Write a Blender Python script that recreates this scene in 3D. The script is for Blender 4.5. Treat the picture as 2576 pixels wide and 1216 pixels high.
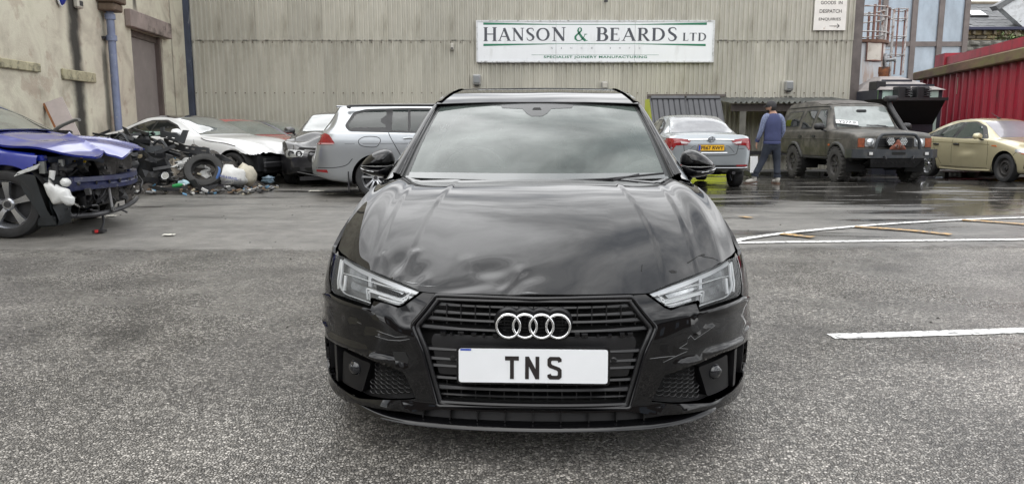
import bpy, bmesh, math, random
import numpy as np
from mathutils import Vector, Matrix, geometry
from mathutils.bvhtree import BVHTree

for o in list(bpy.data.objects):
    bpy.data.objects.remove(o, do_unlink=True)
SC = bpy.context.scene
COL = SC.collection
R = math.radians
rnd = random.Random(7)

# ------------------------------------------------------------------ camera
EYE = 1.23
FOC = 1935.0                      # focal length for a 2576 px wide picture
PITCH = math.atan(300.0 / FOC)
cam_d = bpy.data.cameras.new('camera')
cam_d.sensor_width = 36.0
cam_d.lens = 36.0 * FOC / 2576.0
cam_d.clip_start = 0.05
cam_d.clip_end = 2000
cam = bpy.data.objects.new('camera', cam_d)
cam.location = (0, 0, EYE)
cam.rotation_euler = (math.pi / 2 - PITCH, 0, 0)
COL.objects.link(cam)
SC.camera = cam

# ------------------------------------------------------------------ sky, sun, exposure
SUN_EL, SUN_AZ = R(58), R(205)    # azimuth clockwise from +Y
w = bpy.data.worlds.new('World')
SC.world = w
w.use_nodes = True
nt = w.node_tree
nt.nodes.clear()
def nd(tree, kind, **kw):
    n = tree.nodes.new(kind)
    for k, v in kw.items():
        if k in n.inputs.keys():
            n.inputs[k].default_value = v
        else:
            setattr(n, k, v)
    return n
wo = nd(nt, 'ShaderNodeOutputWorld')
sky = nd(nt, 'ShaderNodeTexSky')
sky.sky_type = 'NISHITA'
sky.sun_disc = False
sky.sun_elevation = SUN_EL
sky.sun_rotation = SUN_AZ
bg1 = nd(nt, 'ShaderNodeBackground', Strength=0.12)
nt.links.new(sky.outputs[0], bg1.inputs['Color'])
tc = nd(nt, 'ShaderNodeTexCoord')
sep = nd(nt, 'ShaderNodeSeparateXYZ')
nt.links.new(tc.outputs['Generated'], sep.inputs[0])
zc = nd(nt, 'ShaderNodeMath', operation='MAXIMUM'); zc.inputs[1].default_value = 0.0
nt.links.new(sep.outputs['Z'], zc.inputs[0])
zp = nd(nt, 'ShaderNodeMath', operation='ADD'); zp.inputs[1].default_value = 0.22
nt.links.new(zc.outputs[0], zp.inputs[0])
dv = nd(nt, 'ShaderNodeVectorMath', operation='DIVIDE')
cmb = nd(nt, 'ShaderNodeCombineXYZ')
for i in range(3):
    nt.links.new(zp.outputs[0], cmb.inputs[i])
nt.links.new(tc.outputs['Generated'], dv.inputs[0])
nt.links.new(cmb.outputs[0], dv.inputs[1])
n1 = nd(nt, 'ShaderNodeTexNoise', Scale=1.7, Detail=9.0, Roughness=0.58, Distortion=0.4)
mp = nd(nt, 'ShaderNodeMapping'); mp.inputs['Scale'].default_value = (0.8, 1.5, 1.0); mp.inputs['Location'].default_value = (0.3, 0.9, 0.0)
nt.links.new(dv.outputs[0], mp.inputs[0])
nt.links.new(mp.outputs[0], n1.inputs['Vector'])
cr = nd(nt, 'ShaderNodeValToRGB')
cr.color_ramp.elements[0].position = 0.36; cr.color_ramp.elements[0].color = (0.50, 0.52, 0.55, 1)
cr.color_ramp.elements[1].position = 0.66; cr.color_ramp.elements[1].color = (2.0, 2.0, 2.0, 1)
e = cr.color_ramp.elements.new(0.50); e.color = (1.03, 1.03, 1.03, 1)
nt.links.new(n1.outputs['Fac'], cr.inputs[0])
bg2 = nd(nt, 'ShaderNodeBackground', Strength=1.1)
nt.links.new(cr.outputs[0], bg2.inputs['Color'])
mx = nd(nt, 'ShaderNodeMixShader', Fac=0.9)
nt.links.new(bg1.outputs[0], mx.inputs[1]); nt.links.new(bg2.outputs[0], mx.inputs[2])
nt.links.new(mx.outputs[0], wo.inputs[0])

sun_d = bpy.data.lights.new('sun', 'SUN')
sun_d.energy = 0.6
sun_d.angle = R(60)
sun_d.color = (1.0, 0.97, 0.92)
sun = bpy.data.objects.new('sun', sun_d)
sd = Vector((math.sin(SUN_AZ) * math.cos(SUN_EL), math.cos(SUN_AZ) * math.cos(SUN_EL), math.sin(SUN_EL)))
sun.rotation_euler = sd.to_track_quat('Z', 'Y').to_euler()
sun.location = (0, -10, 30)
COL.objects.link(sun)
SC.view_settings.view_transform = 'Standard'
SC.view_settings.look = 'None'
SC.view_settings.exposure = 0.82
SC.view_settings.gamma = 1.0
SC.view_settings.use_curve_mapping = False
SC.render.engine = 'CYCLES'
SC.cycles.max_bounces = 8
SC.cycles.transparent_max_bounces = 12
SC.cycles.caustics_reflective = False
SC.cycles.caustics_refractive = False
SC.cycles.use_denoising = True

# ------------------------------------------------------------------ geometry helpers
def at(x, y, Y):
    """the point at depth Y seen at (x, y) of a 2576 px wide view"""
    u = (x - 1288) / FOC; v = (608 - y) / FOC
    cp, sp = math.cos(PITCH), math.sin(PITCH)
    t = Y / (cp + v * sp)
    return Vector((u * t, Y, EYE + (v * cp - sp) * t))
def gnd(x, y):
    u = (x - 1288) / FOC; v = (608 - y) / FOC
    cp, sp = math.cos(PITCH), math.sin(PITCH)
    t = EYE / (sp - v * cp)
    return Vector((u * t, (cp + v * sp) * t, 0))
def lerp(a, b, t): return a + (b - a) * t
def smooth(a, b, x):
    t = min(1, max(0, (x - a) / (b - a))); return t * t * (3 - 2 * t)
def interp(tab, x):
    """smooth (monotone cubic) interpolation in a table of (x, value) or (x, v1, v2 ..)"""
    n = len(tab)
    if x <= tab[0][0]: return tab[0][1] if len(tab[0]) == 2 else tab[0][1:]
    if x >= tab[-1][0]: return tab[-1][1] if len(tab[-1]) == 2 else tab[-1][1:]
    i = 0
    while tab[i + 1][0] < x: i += 1
    out = []
    h = tab[i + 1][0] - tab[i][0]; t = (x - tab[i][0]) / h
    for k in range(1, len(tab[0])):
        d = (tab[i + 1][k] - tab[i][k]) / h
        d0 = (tab[i][k] - tab[i - 1][k]) / (tab[i][0] - tab[i - 1][0]) if i > 0 else d
        d1 = (tab[i + 2][k] - tab[i + 1][k]) / (tab[i + 2][0] - tab[i + 1][0]) if i + 2 < n else d
        m0 = 0 if d0 * d <= 0 else 2 * d0 * d / (d0 + d)
        m1 = 0 if d1 * d <= 0 else 2 * d1 * d / (d1 + d)
        if i == 0: m0 = d
        if i + 2 >= n: m1 = d
        t2, t3 = t * t, t * t * t
        out.append((2 * t3 - 3 * t2 + 1) * tab[i][k] + (t3 - 2 * t2 + t) * h * m0 + (-2 * t3 + 3 * t2) * tab[i + 1][k] + (t3 - t2) * h * m1)
    return out[0] if len(out) == 1 else out
def in_poly(p, poly):
    x, y = p[0], p[1]; c = False; j = len(poly) - 1
    for i in range(len(poly)):
        a, b = poly[i], poly[j]
        if (a[1] > y) != (b[1] > y) and x < (b[0] - a[0]) * (y - a[1]) / (b[1] - a[1]) + a[0]: c = not c
        j = i
    return c
def round_poly(poly, r, n=4):
    """rounds the corners of a closed polygon"""
    out = []
    N = len(poly)
    for i in range(N):
        p = Vector(poly[i][:2]); a = Vector(poly[i - 1][:2]); b = Vector(poly[(i + 1) % N][:2])
        da, db = (a - p), (b - p)
        q = min(r, da.length * .45, db.length * .45)
        pa, pb = p + da.normalized() * q, p + db.normalized() * q
        for k in range(n + 1):
            t = k / n
            v = pa * (1 - t) ** 2 + p * 2 * t * (1 - t) + pb * t * t
            out.append((v.x, v.y))
    return out
def curve_pts(pts, n=8, closed=False):
    """Catmull-Rom through the points"""
    P = [Vector(p) for p in pts]; out = []
    N = len(P); rng = range(N if closed else N - 1)
    for i in rng:
        p1, p2 = P[i], P[(i + 1) % N]
        p0 = P[i - 1] if (closed or i > 0) else p1 * 2 - p2
        p3 = P[(i + 2) % N] if (closed or i + 2 < N) else p2 * 2 - p1
        for k in range(n):
            t = k / n
            out.append(0.5 * ((2 * p1) + (p2 - p0) * t + (2 * p0 - 5 * p1 + 4 * p2 - p3) * t * t + (3 * p1 - p0 - 3 * p2 + p3) * t ** 3))
    if not closed: out.append(P[-1])
    return out

class MB:
    def __init__(s):
        s.v = []; s.f = []; s.mi = []; s.cur = 0
    def add(s, vs, fs, M=None):
        b = len(s.v)
        if M is not None: vs = [M @ Vector(p) for p in vs]
        s.v += [tuple(p) for p in vs]
        s.f += [tuple(b + i for i in f) for f in fs]
        s.mi += [s.cur] * len(fs)
        return s
    def box(s, x0, x1, y0, y1, z0, z1, M=None, bev=0.0):
        if bev > 0:
            b = min(bev, abs(x1 - x0) / 2.01, abs(y1 - y0) / 2.01, abs(z1 - z0) / 2.01)
            vs = []; 
            for (sx, sy, sz) in [(i, j, k) for i in (0, 1) for j in (0, 1) for k in (0, 1)]:
                X, Y, Z = (x1 if sx else x0), (y1 if sy else y0), (z1 if sz else z0)
                dx, dy, dz = (-b if sx else b), (-b if sy else b), (-b if sz else b)
                vs += [(X, Y + dy, Z + dz), (X + dx, Y, Z + dz), (X + dx, Y + dy, Z)]
            I = lambda i, j, k, a: (i * 4 + j * 2 + k) * 3 + a
            fs = []
            for i in (0, 1): fs.append([I(i, 0, 0, 0), I(i, 0, 1, 0), I(i, 1, 1, 0), I(i, 1, 0, 0)][::(1 if i == 0 else -1)])
            for j in (0, 1): fs.append([I(0, j, 0, 1), I(1, j, 0, 1), I(1, j, 1, 1), I(0, j, 1, 1)][::(1 if j == 0 else -1)])
            for k in (0, 1): fs.append([I(0, 0, k, 2), I(0, 1, k, 2), I(1, 1, k, 2), I(1, 0, k, 2)][::(1 if k == 0 else -1)])
            for i in (0, 1):
                for j in (0, 1):
                    fs.append([I(i, j, 0, 0), I(i, j, 1, 0), I(i, j, 1, 1), I(i, j, 0, 1)])
            for i in (0, 1):
                for k in (0, 1):
                    fs.append([I(i, 0, k, 0), I(i, 1, k, 0), I(i, 1, k, 2), I(i, 0, k, 2)])
            for j in (0, 1):
                for k in (0, 1):
                    fs.append([I(0, j, k, 1), I(1, j, k, 1), I(1, j, k, 2), I(0, j, k, 2)])
            for i in (0, 1):
                for j in (0, 1):
                    for k in (0, 1): fs.append([I(i, j, k, 0), I(i, j, k, 1), I(i, j, k, 2)])
            return s.add(vs, fs, M)
        vs = [(x, y, z) for x in (x0, x1) for y in (y0, y1) for z in (z0, z1)]
        return s.add(vs, [(0, 1, 3, 2), (4, 6, 7, 5), (0, 4, 5, 1), (2, 3, 7, 6), (0, 2, 6, 4), (1, 5, 7, 3)], M)
    def grid(s, P, cu=False, cv=False, M=None):
        nu, nv = len(P), len(P[0])
        vs = [p for row in P for p in row]
        fs = []
        for i in range(nu if cu else nu - 1):
            for j in range(nv if cv else nv - 1):
                i2, j2 = (i + 1) % nu, (j + 1) % nv
                fs.append((i * nv + j, i2 * nv + j, i2 * nv + j2, i * nv + j2))
        return s.add(vs, fs, M)
    def tube(s, pts, r, n=8, closed=False, M=None, flat=1.0, caps=True):
        P = [Vector(p) for p in pts]; N = len(P)
        rings = []; prev = None
        for i in range(N):
            a = P[i - 1] if (i > 0 or closed) else P[i]
            b = P[(i + 1) % N] if (i < N - 1 or closed) else P[i]
            d = (b - a)
            d = d.normalized() if d.length > 1e-9 else Vector((0, 0, 1))
            if prev is None:
                up = Vector((0, 0, 1)) if abs(d.z) < .9 else Vector((1, 0, 0))
                n1 = d.cross(up).normalized()
            else:
                n1 = (prev - d * prev.dot(d))
                n1 = n1.normalized() if n1.length > 1e-6 else d.orthogonal().normalized()
            prev = n1; n2 = d.cross(n1)
            rr = r[i] if isinstance(r, (list, tuple)) else r
            rings.append([P[i] + (n1 * math.cos(2 * math.pi * k / n) + n2 * math.sin(2 * math.pi * k / n) * flat) * rr for k in range(n)])
        b = len(s.v)
        s.grid(rings, cu=closed, cv=True, M=M)
        if not closed and caps:
            s.f.append(tuple(b + k for k in range(n))[::-1]); s.f.append(tuple(b + (N - 1) * n + k for k in range(n))); s.mi += [s.cur] * 2
        return s
    def lathe(s, prof, n=24, M=None):
        """profile of (r, z) turned about z"""
        rings = [[(r * math.cos(2 * math.pi * k / n), r * math.sin(2 * math.pi * k / n), z) for k in range(n)] for r, z in prof]
        return s.grid(rings, cv=True, M=M)
    def prism(s, poly, z0, z1, M=None):
        n = len(poly)
        ar = sum(poly[i][0] * poly[(i + 1) % n][1] - poly[(i + 1) % n][0] * poly[i][1] for i in range(n))
        if ar < 0: poly = poly[::-1]
        vs = [(p[0], p[1], z0) for p in poly] + [(p[0], p[1], z1) for p in poly]
        fs = [tuple(range(n))[::-1], tuple(range(n, 2 * n))] + [(i, (i + 1) % n, n + (i + 1) % n, n + i) for i in range(n)]
        return s.add(vs, fs, M)
    def inflate(s, poly, h0, h1=0.0, rings=6, M=None, c=None, power=.5):
        """a bulging solid over a star-shaped outline in xy: +h0 up, -h1 down"""
        n = len(poly)
        if c is None: c = (sum(p[0] for p in poly) / n, sum(p[1] for p in poly) / n)
        P = []
        for side, h in ((1, h0), (-1, h1)):
            rr = [math.sin(math.pi / 2 * k / rings) for k in range(rings + 1)]
            ring_list = [[(c[0] + (p[0] - c[0]) * q, c[1] + (p[1] - c[1]) * q, side * h * (max(0, 1 - q * q)) ** power) for p in poly] for q in rr]
            P.append(ring_list)
        full = P[0][1:] + P[1][::-1][1:-1]
        b = len(s.v)
        s.grid(full, cv=True, M=M)
        k0 = len(s.v)
        tops = [(c[0], c[1], h0), (c[0], c[1], -h1)]
        if M is not None: tops = [tuple(M @ Vector(t)) for t in tops]
        s.v += tops
        last = b + (len(full) - 1) * n
        for i in range(n):
            s.f.append((b + i, b + (i + 1) % n, k0)); s.f.append((last + (i + 1) % n, last + i, k0 + 1)); s.mi += [s.cur] * 2
        return s

def set_tag(o, label=None, cat=None, group=None, kind=None):
    if label: o['label'] = label
    if cat: o['category'] = cat
    if group: o['group'] = group
    if kind: o['kind'] = kind
    return o
def empty(name, label, cat, loc=(0, 0, 0), rz=0.0, group=None, scale=1.0, rot=None):
    o = bpy.data.objects.new(name, None)
    o.empty_display_size = .2
    o.location = loc; o.rotation_euler = rot if rot else (0, 0, rz); o.scale = (scale,) * 3
    COL.objects.link(o)
    return set_tag(o, label, cat, group)
def mesh_of(name, mb, mats, smooth_deg=None, fix=True):
    me = bpy.data.meshes.new(name)
    me.from_pydata(mb.v, [], mb.f)
    if not isinstance(mats, (list, tuple)): mats = [mats]
    for m in mats: me.materials.append(m)
    if len(mats) > 1: me.polygons.foreach_set('material_index', mb.mi)
    if fix:
        bm = bmesh.new(); bm.from_mesh(me)
        bmesh.ops.recalc_face_normals(bm, faces=bm.faces)
        bm.to_mesh(me); bm.free()
    if smooth_deg:
        me.polygons.foreach_set('use_smooth', [True] * len(me.polygons))
        me.set_sharp_from_angle(angle=R(smooth_deg))
    me.update()
    return me
def obj(name, mb, mats, parent=None, smooth=None, loc=None, rz=0.0, label=None, cat=None, group=None, kind=None, fix=True, rot=None):
    o = bpy.data.objects.new(name, mesh_of(name, mb, mats, smooth, fix))
    COL.objects.link(o)
    if parent is not None: o.parent = parent
    if loc is not None: o.location = loc
    if rz: o.rotation_euler = (0, 0, rz)
    if rot: o.rotation_euler = rot
    return set_tag(o, label, cat, group, kind)
def inst(name, me, parent=None, loc=(0, 0, 0), rot=(0, 0, 0), scale=None):
    o = bpy.data.objects.new(name, me)
    COL.objects.link(o)
    if parent is not None: o.parent = parent
    o.location = loc; o.rotation_euler = rot
    if scale: o.scale = scale
    return o

# ------------------------------------------------------------------ materials
MATS = {}
def mat(name, col, rough=.5, metal=0.0, coat=0.0, var=0.0, vs=3.0, bump=0.0, bs=60.0, rvar=0.0, dirt=None, dscale=4.0, dlim=(.5, .7), alpha=None, spec=.5, emit=None, trans=0.0, crough=.03, stretch=None, ior=1.5):
    if name in MATS: return MATS[name]
    m = bpy.data.materials.new(name); m.use_nodes = True
    t = m.node_tree; p = t.nodes['Principled BSDF']
    c4 = (*col, 1)
    p.inputs['Base Color'].default_value = c4
    p.inputs['Roughness'].default_value = rough
    p.inputs['Metallic'].default_value = metal
    p.inputs['Coat Weight'].default_value = coat
    p.inputs['Coat Roughness'].default_value = crough
    p.inputs['Specular IOR Level'].default_value = spec
    p.inputs['IOR'].default_value = ior
    p.inputs['Transmission Weight'].default_value = trans
    if emit:
        p.inputs['Emission Color'].default_value = (*emit[:3], 1); p.inputs['Emission Strength'].default_value = emit[3]
    if var or bump or dirt or rvar:
        tc = nd(t, 'ShaderNodeTexCoord')
        src = tc.outputs['Object']
        if stretch:
            mpn = nd(t, 'ShaderNodeMapping'); mpn.inputs['Scale'].default_value = stretch
            t.links.new(src, mpn.inputs[0]); src = mpn.outputs[0]
    out = None
    if var:
        n = nd(t, 'ShaderNodeTexNoise', Scale=vs, Detail=6.0, Roughness=.6)
        t.links.new(src, n.inputs['Vector'])
        r = nd(t, 'ShaderNodeValToRGB')
        r.color_ramp.elements[0].position = .28; r.color_ramp.elements[1].position = .72
        r.color_ramp.elements[0].color = (*[max(0, c * (1 - var)) for c in col], 1)
        r.color_ramp.elements[1].color = (*[min(1, c * (1 + var)) for c in col], 1)
        t.links.new(n.outputs['Fac'], r.inputs[0]); out = r.outputs[0]
    if dirt:
        n = nd(t, 'ShaderNodeTexNoise', Scale=dscale, Detail=8.0, Roughness=.65)
        t.links.new(src, n.inputs['Vector'])
        mr = nd(t, 'ShaderNodeMapRange'); mr.inputs['From Min'].default_value = dlim[0]; mr.inputs['From Max'].default_value = dlim[1]
        mr.inputs['To Max'].default_value = dirt[3]
        t.links.new(n.outputs['Fac'], mr.inputs[0])
        mi = nd(t, 'ShaderNodeMix', data_type='RGBA')
        t.links.new(mr.outputs[0], mi.inputs['Factor'])
        if out: t.links.new(out, mi.inputs['A'])
        else: mi.inputs['A'].default_value = c4
        mi.inputs['B'].default_value = (*dirt[:3], 1)
        out = mi.outputs['Result']
    if out: t.links.new(out, p.inputs['Base Color'])
    if rvar:
        n = nd(t, 'ShaderNodeTexNoise', Scale=vs * 2.3, Detail=5.0)
        t.links.new(src, n.inputs['Vector'])
        mr = nd(t, 'ShaderNodeMapRange'); mr.inputs['From Min'].default_value = .3; mr.inputs['From Max'].default_value = .7
        mr.inputs['To Min'].default_value = max(0.02, rough - rvar); mr.inputs['To Max'].default_value = min(1, rough + rvar)
        t.links.new(n.outputs['Fac'], mr.inputs[0]); t.links.new(mr.outputs[0], p.inputs['Roughness'])
    if bump:
        n = nd(t, 'ShaderNodeTexNoise', Scale=bs, Detail=4.0)
        t.links.new(src, n.inputs['Vector'])
        b = nd(t, 'ShaderNodeBump', Strength=bump, Distance=.01)
        t.links.new(n.outputs['Fac'], b.inputs['Height']); t.links.new(b.outputs[0], p.inputs['Normal'])
    MATS[name] = m
    return m
def glass(name, tint=(.02, .025, .024), clear=.5, haze=0.0, hazecol=(.5, .55, .53), rough=.02, through=(.75, .82, .8), coat=1.0):
    """thin car glass: part clear, part tinted body, sharp reflection on top"""
    if name in MATS: return MATS[name]
    m = bpy.data.materials.new(name); m.use_nodes = True
    t = m.node_tree; p = t.nodes['Principled BSDF']; outn = t.nodes['Material Output']
    p.inputs['Base Color'].default_value = (*tint, 1); p.inputs['Roughness'].default_value = rough
    p.inputs['IOR'].default_value = 1.52; p.inputs['Coat Weight'].default_value = coat; p.inputs['Coat Roughness'].default_value = .01
    tr = nd(t, 'ShaderNodeBsdfTransparent'); tr.inputs[0].default_value = (*through, 1)
    fr = nd(t, 'ShaderNodeFresnel', IOR=1.5)
    mr = nd(t, 'ShaderNodeMapRange'); mr.inputs['From Min'].default_value = 0; mr.inputs['From Max'].default_value = 1
    mr.inputs['To Min'].default_value = 1 - clear; mr.inputs['To Max'].default_value = 1
    t.links.new(fr.outputs[0], mr.inputs[0])
    fac = mr.outputs[0]
    if haze:
        p.inputs['Base Color'].default_value = (*tint, 1)
        tcn = nd(t, 'ShaderNodeTexCoord')
        n = nd(t, 'ShaderNodeTexNoise', Scale=2.2, Detail=7.0, Roughness=.6, Distortion=.6)
        t.links.new(tcn.outputs['Object'], n.inputs['Vector'])
        m2 = nd(t, 'ShaderNodeMapRange'); m2.inputs['From Min'].default_value = .35; m2.inputs['From Max'].default_value = .7
        m2.inputs['To Min'].default_value = haze * .45; m2.inputs['To Max'].default_value = haze
        t.links.new(n.outputs['Fac'], m2.inputs[0])
        mi = nd(t, 'ShaderNodeMix', data_type='RGBA')
        t.links.new(m2.outputs[0], mi.inputs['Factor']); mi.inputs['A'].default_value = (*tint, 1); mi.inputs['B'].default_value = (*hazecol, 1)
        t.links.new(mi.outputs['Result'], p.inputs['Base Color'])
        ad = nd(t, 'ShaderNodeMath', operation='ADD', use_clamp=True)
        t.links.new(mr.outputs[0], ad.inputs[0]); t.links.new(m2.outputs[0], ad.inputs[1])
        fac = ad.outputs[0]
    mixn = nd(t, 'ShaderNodeMixShader')
    t.links.new(fac, mixn.inputs[0]); t.links.new(tr.outputs[0], mixn.inputs[1]); t.links.new(p.outputs[0], mixn.inputs[2])
    t.links.new(mixn.outputs[0], outn.inputs[0])
    MATS[name] = m
    return m

K_RUBBER = mat('tyre rubber', (.022, .022, .023), .75, var=.4, vs=8, bump=.25, bs=90)
K_BLACK = mat('black plastic', (.018, .018, .02), .45, var=.3, vs=10)
K_MATTE = mat('black matte void', (.008, .008, .008), .9)
K_DARK = mat('dark grey metal', (.05, .05, .053), .5, metal=.3, var=.4, vs=6)
K_ALLOY = mat('alloy wheel', (.62, .63, .65), .28, metal=.85, var=.08, vs=9)
K_STEELW = mat('grimy steel wheel', (.045, .042, .04), .65, metal=.2, var=.4, vs=12)
K_CHROME = mat('chrome', (.85, .86, .87), .08, metal=1.0)
K_WHITE = mat('white plastic', (.75, .76, .77), .4, var=.08, vs=5)
K_RED = mat('red lamp lens', (.24, .004, .007), .12, coat=1.0, var=.3, vs=25)
K_AMBER = mat('amber lamp lens', (.55, .14, .03), .15, coat=1.0)
K_LAMP = mat('clear lamp', (.6, .62, .63), .12, metal=.6, coat=1.0, var=.3, vs=14)
K_GLASS = glass('car window', clear=.45)
K_GLASSD = glass('dark car window', tint=(.012, .015, .014), clear=.15)
K_GAP = mat('panel gap', (.006, .006, .006), .8)
# ------------------------------------------------------------------ ground
def ground_mat():
    m = bpy.data.materials.new('wet tarmac'); m.use_nodes = True
    t = m.node_tree; p = t.nodes['Principled BSDF']; L = t.links.new
    tc = nd(t, 'ShaderNodeTexCoord'); src = tc.outputs['Object']
    sp = nd(t, 'ShaderNodeSeparateXYZ'); L(src, sp.inputs[0])
    # standing water: more to the right and far back
    mp = nd(t, 'ShaderNodeMapping'); mp.inputs['Scale'].default_value = (.36, 1.35, 1); L(src, mp.inputs[0])
    nb = nd(t, 'ShaderNodeTexNoise', Scale=1.0, Detail=8.0, Roughness=.62, Distortion=.4); L(mp.outputs[0], nb.inputs['Vector'])
    gx = nd(t, 'ShaderNodeMapRange', interpolation_type='SMOOTHSTEP'); gx.inputs['From Min'].default_value = -2; gx.inputs['From Max'].default_value = 4; L(sp.outputs['X'], gx.inputs[0])
    gx.inputs['To Min'].default_value = -.12; gx.inputs['To Max'].default_value = .05
    gy = nd(t, 'ShaderNodeMapRange', interpolation_type='SMOOTHSTEP'); gy.inputs['From Min'].default_value = 8.5; gy.inputs['From Max'].default_value = 13; L(sp.outputs['Y'], gy.inputs[0])
    gy.inputs['To Min'].default_value = -.10; gy.inputs['To Max'].default_value = .05
    a1 = nd(t, 'ShaderNodeMath', operation='ADD'); L(nb.outputs['Fac'], a1.inputs[0]); L(gx.outputs[0], a1.inputs[1])
    a2 = nd(t, 'ShaderNodeMath', operation='ADD'); L(a1.outputs[0], a2.inputs[0]); L(gy.outputs[0], a2.inputs[1])
    wet = nd(t, 'ShaderNodeMapRange', interpolation_type='SMOOTHSTEP'); wet.inputs['From Min'].default_value = .49; wet.inputs['From Max'].default_value = .60; L(a2.outputs[0], wet.inputs[0])
    damp = nd(t, 'ShaderNodeMapRange'); damp.inputs['From Min'].default_value = .3; damp.inputs['From Max'].default_value = .56; L(a2.outputs[0], damp.inputs[0])
    fine = nd(t, 'ShaderNodeTexNoise', Scale=75.0, Detail=5.0, Roughness=.8); L(src, fine.inputs['Vector'])
    big = nd(t, 'ShaderNodeTexNoise', Scale=.9, Detail=6.0, Roughness=.6); L(src, big.inputs['Vector'])
    r1 = nd(t, 'ShaderNodeValToRGB'); L(fine.outputs['Fac'], r1.inputs[0])
    r1.color_ramp.elements[0].position = .3; r1.color_ramp.elements[0].color = (.05, .048, .045, 1)
    r1.color_ramp.elements[1].position = .75; r1.color_ramp.elements[1].color = (.29, .277, .252, 1)
    r2 = nd(t, 'ShaderNodeMapRange'); r2.inputs['From Min'].default_value = .3; r2.inputs['From Max'].default_value = .7; r2.inputs['To Min'].default_value = .7; r2.inputs['To Max'].default_value = 1.25; L(big.outputs['Fac'], r2.inputs[0])
    blo = nd(t, 'ShaderNodeTexNoise', Scale=5.0, Detail=9.0, Roughness=.72); L(src, blo.inputs['Vector'])
    rb = nd(t, 'ShaderNodeMapRange'); rb.inputs['From Min'].default_value = .3; rb.inputs['From Max'].default_value = .7; rb.inputs['To Min'].default_value = .52; rb.inputs['To Max'].default_value = 1.12; L(blo.outputs['Fac'], rb.inputs[0])
    rbm = nd(t, 'ShaderNodeMath', operation='MULTIPLY'); L(r2.outputs[0], rbm.inputs[0]); L(rb.outputs[0], rbm.inputs[1])
    mm = nd(t, 'ShaderNodeVectorMath', operation='SCALE'); L(r1.outputs[0], mm.inputs[0]); L(rbm.outputs[0], mm.inputs['Scale'])
    dk = nd(t, 'ShaderNodeMapRange'); dk.inputs['To Min'].default_value = 1.0; dk.inputs['To Max'].default_value = .55; L(wet.outputs[0], dk.inputs[0])
    m3 = nd(t, 'ShaderNodeVectorMath', operation='SCALE'); L(mm.outputs[0], m3.inputs[0]); L(dk.outputs[0], m3.inputs['Scale'])
    dd = nd(t, 'ShaderNodeMapRange', interpolation_type='SMOOTHSTEP'); dd.inputs['From Min'].default_value = .25; dd.inputs['From Max'].default_value = .75; dd.inputs['To Min'].default_value = 1.12; dd.inputs['To Max'].default_value = .62; L(damp.outputs[0], dd.inputs[0])
    m4 = nd(t, 'ShaderNodeVectorMath', operation='SCALE'); L(m3.outputs[0], m4.inputs[0]); L(dd.outputs[0], m4.inputs['Scale'])
    L(m4.outputs[0], p.inputs['Base Color'])
    rr = nd(t, 'ShaderNodeMapRange'); rr.inputs['To Min'].default_value = .55; rr.inputs['To Max'].default_value = .3; L(damp.outputs[0], rr.inputs[0])
    r5 = nd(t, 'ShaderNodeMix', data_type='FLOAT'); L(wet.outputs[0], r5.inputs[0]); L(rr.outputs[0], r5.inputs[2]); r5.inputs[3].default_value = .08
    L(r5.outputs[0], p.inputs['Roughness'])
    bs = nd(t, 'ShaderNodeMapRange'); bs.inputs['To Min'].default_value = .8; bs.inputs['To Max'].default_value = .025; L(wet.outputs[0], bs.inputs[0])
    b = nd(t, 'ShaderNodeBump', Distance=.006); L(bs.outputs[0], b.inputs['Strength']); L(fine.outputs['Fac'], b.inputs['Height'])
    L(b.outputs[0], p.inputs['Normal'])
    return m
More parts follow.
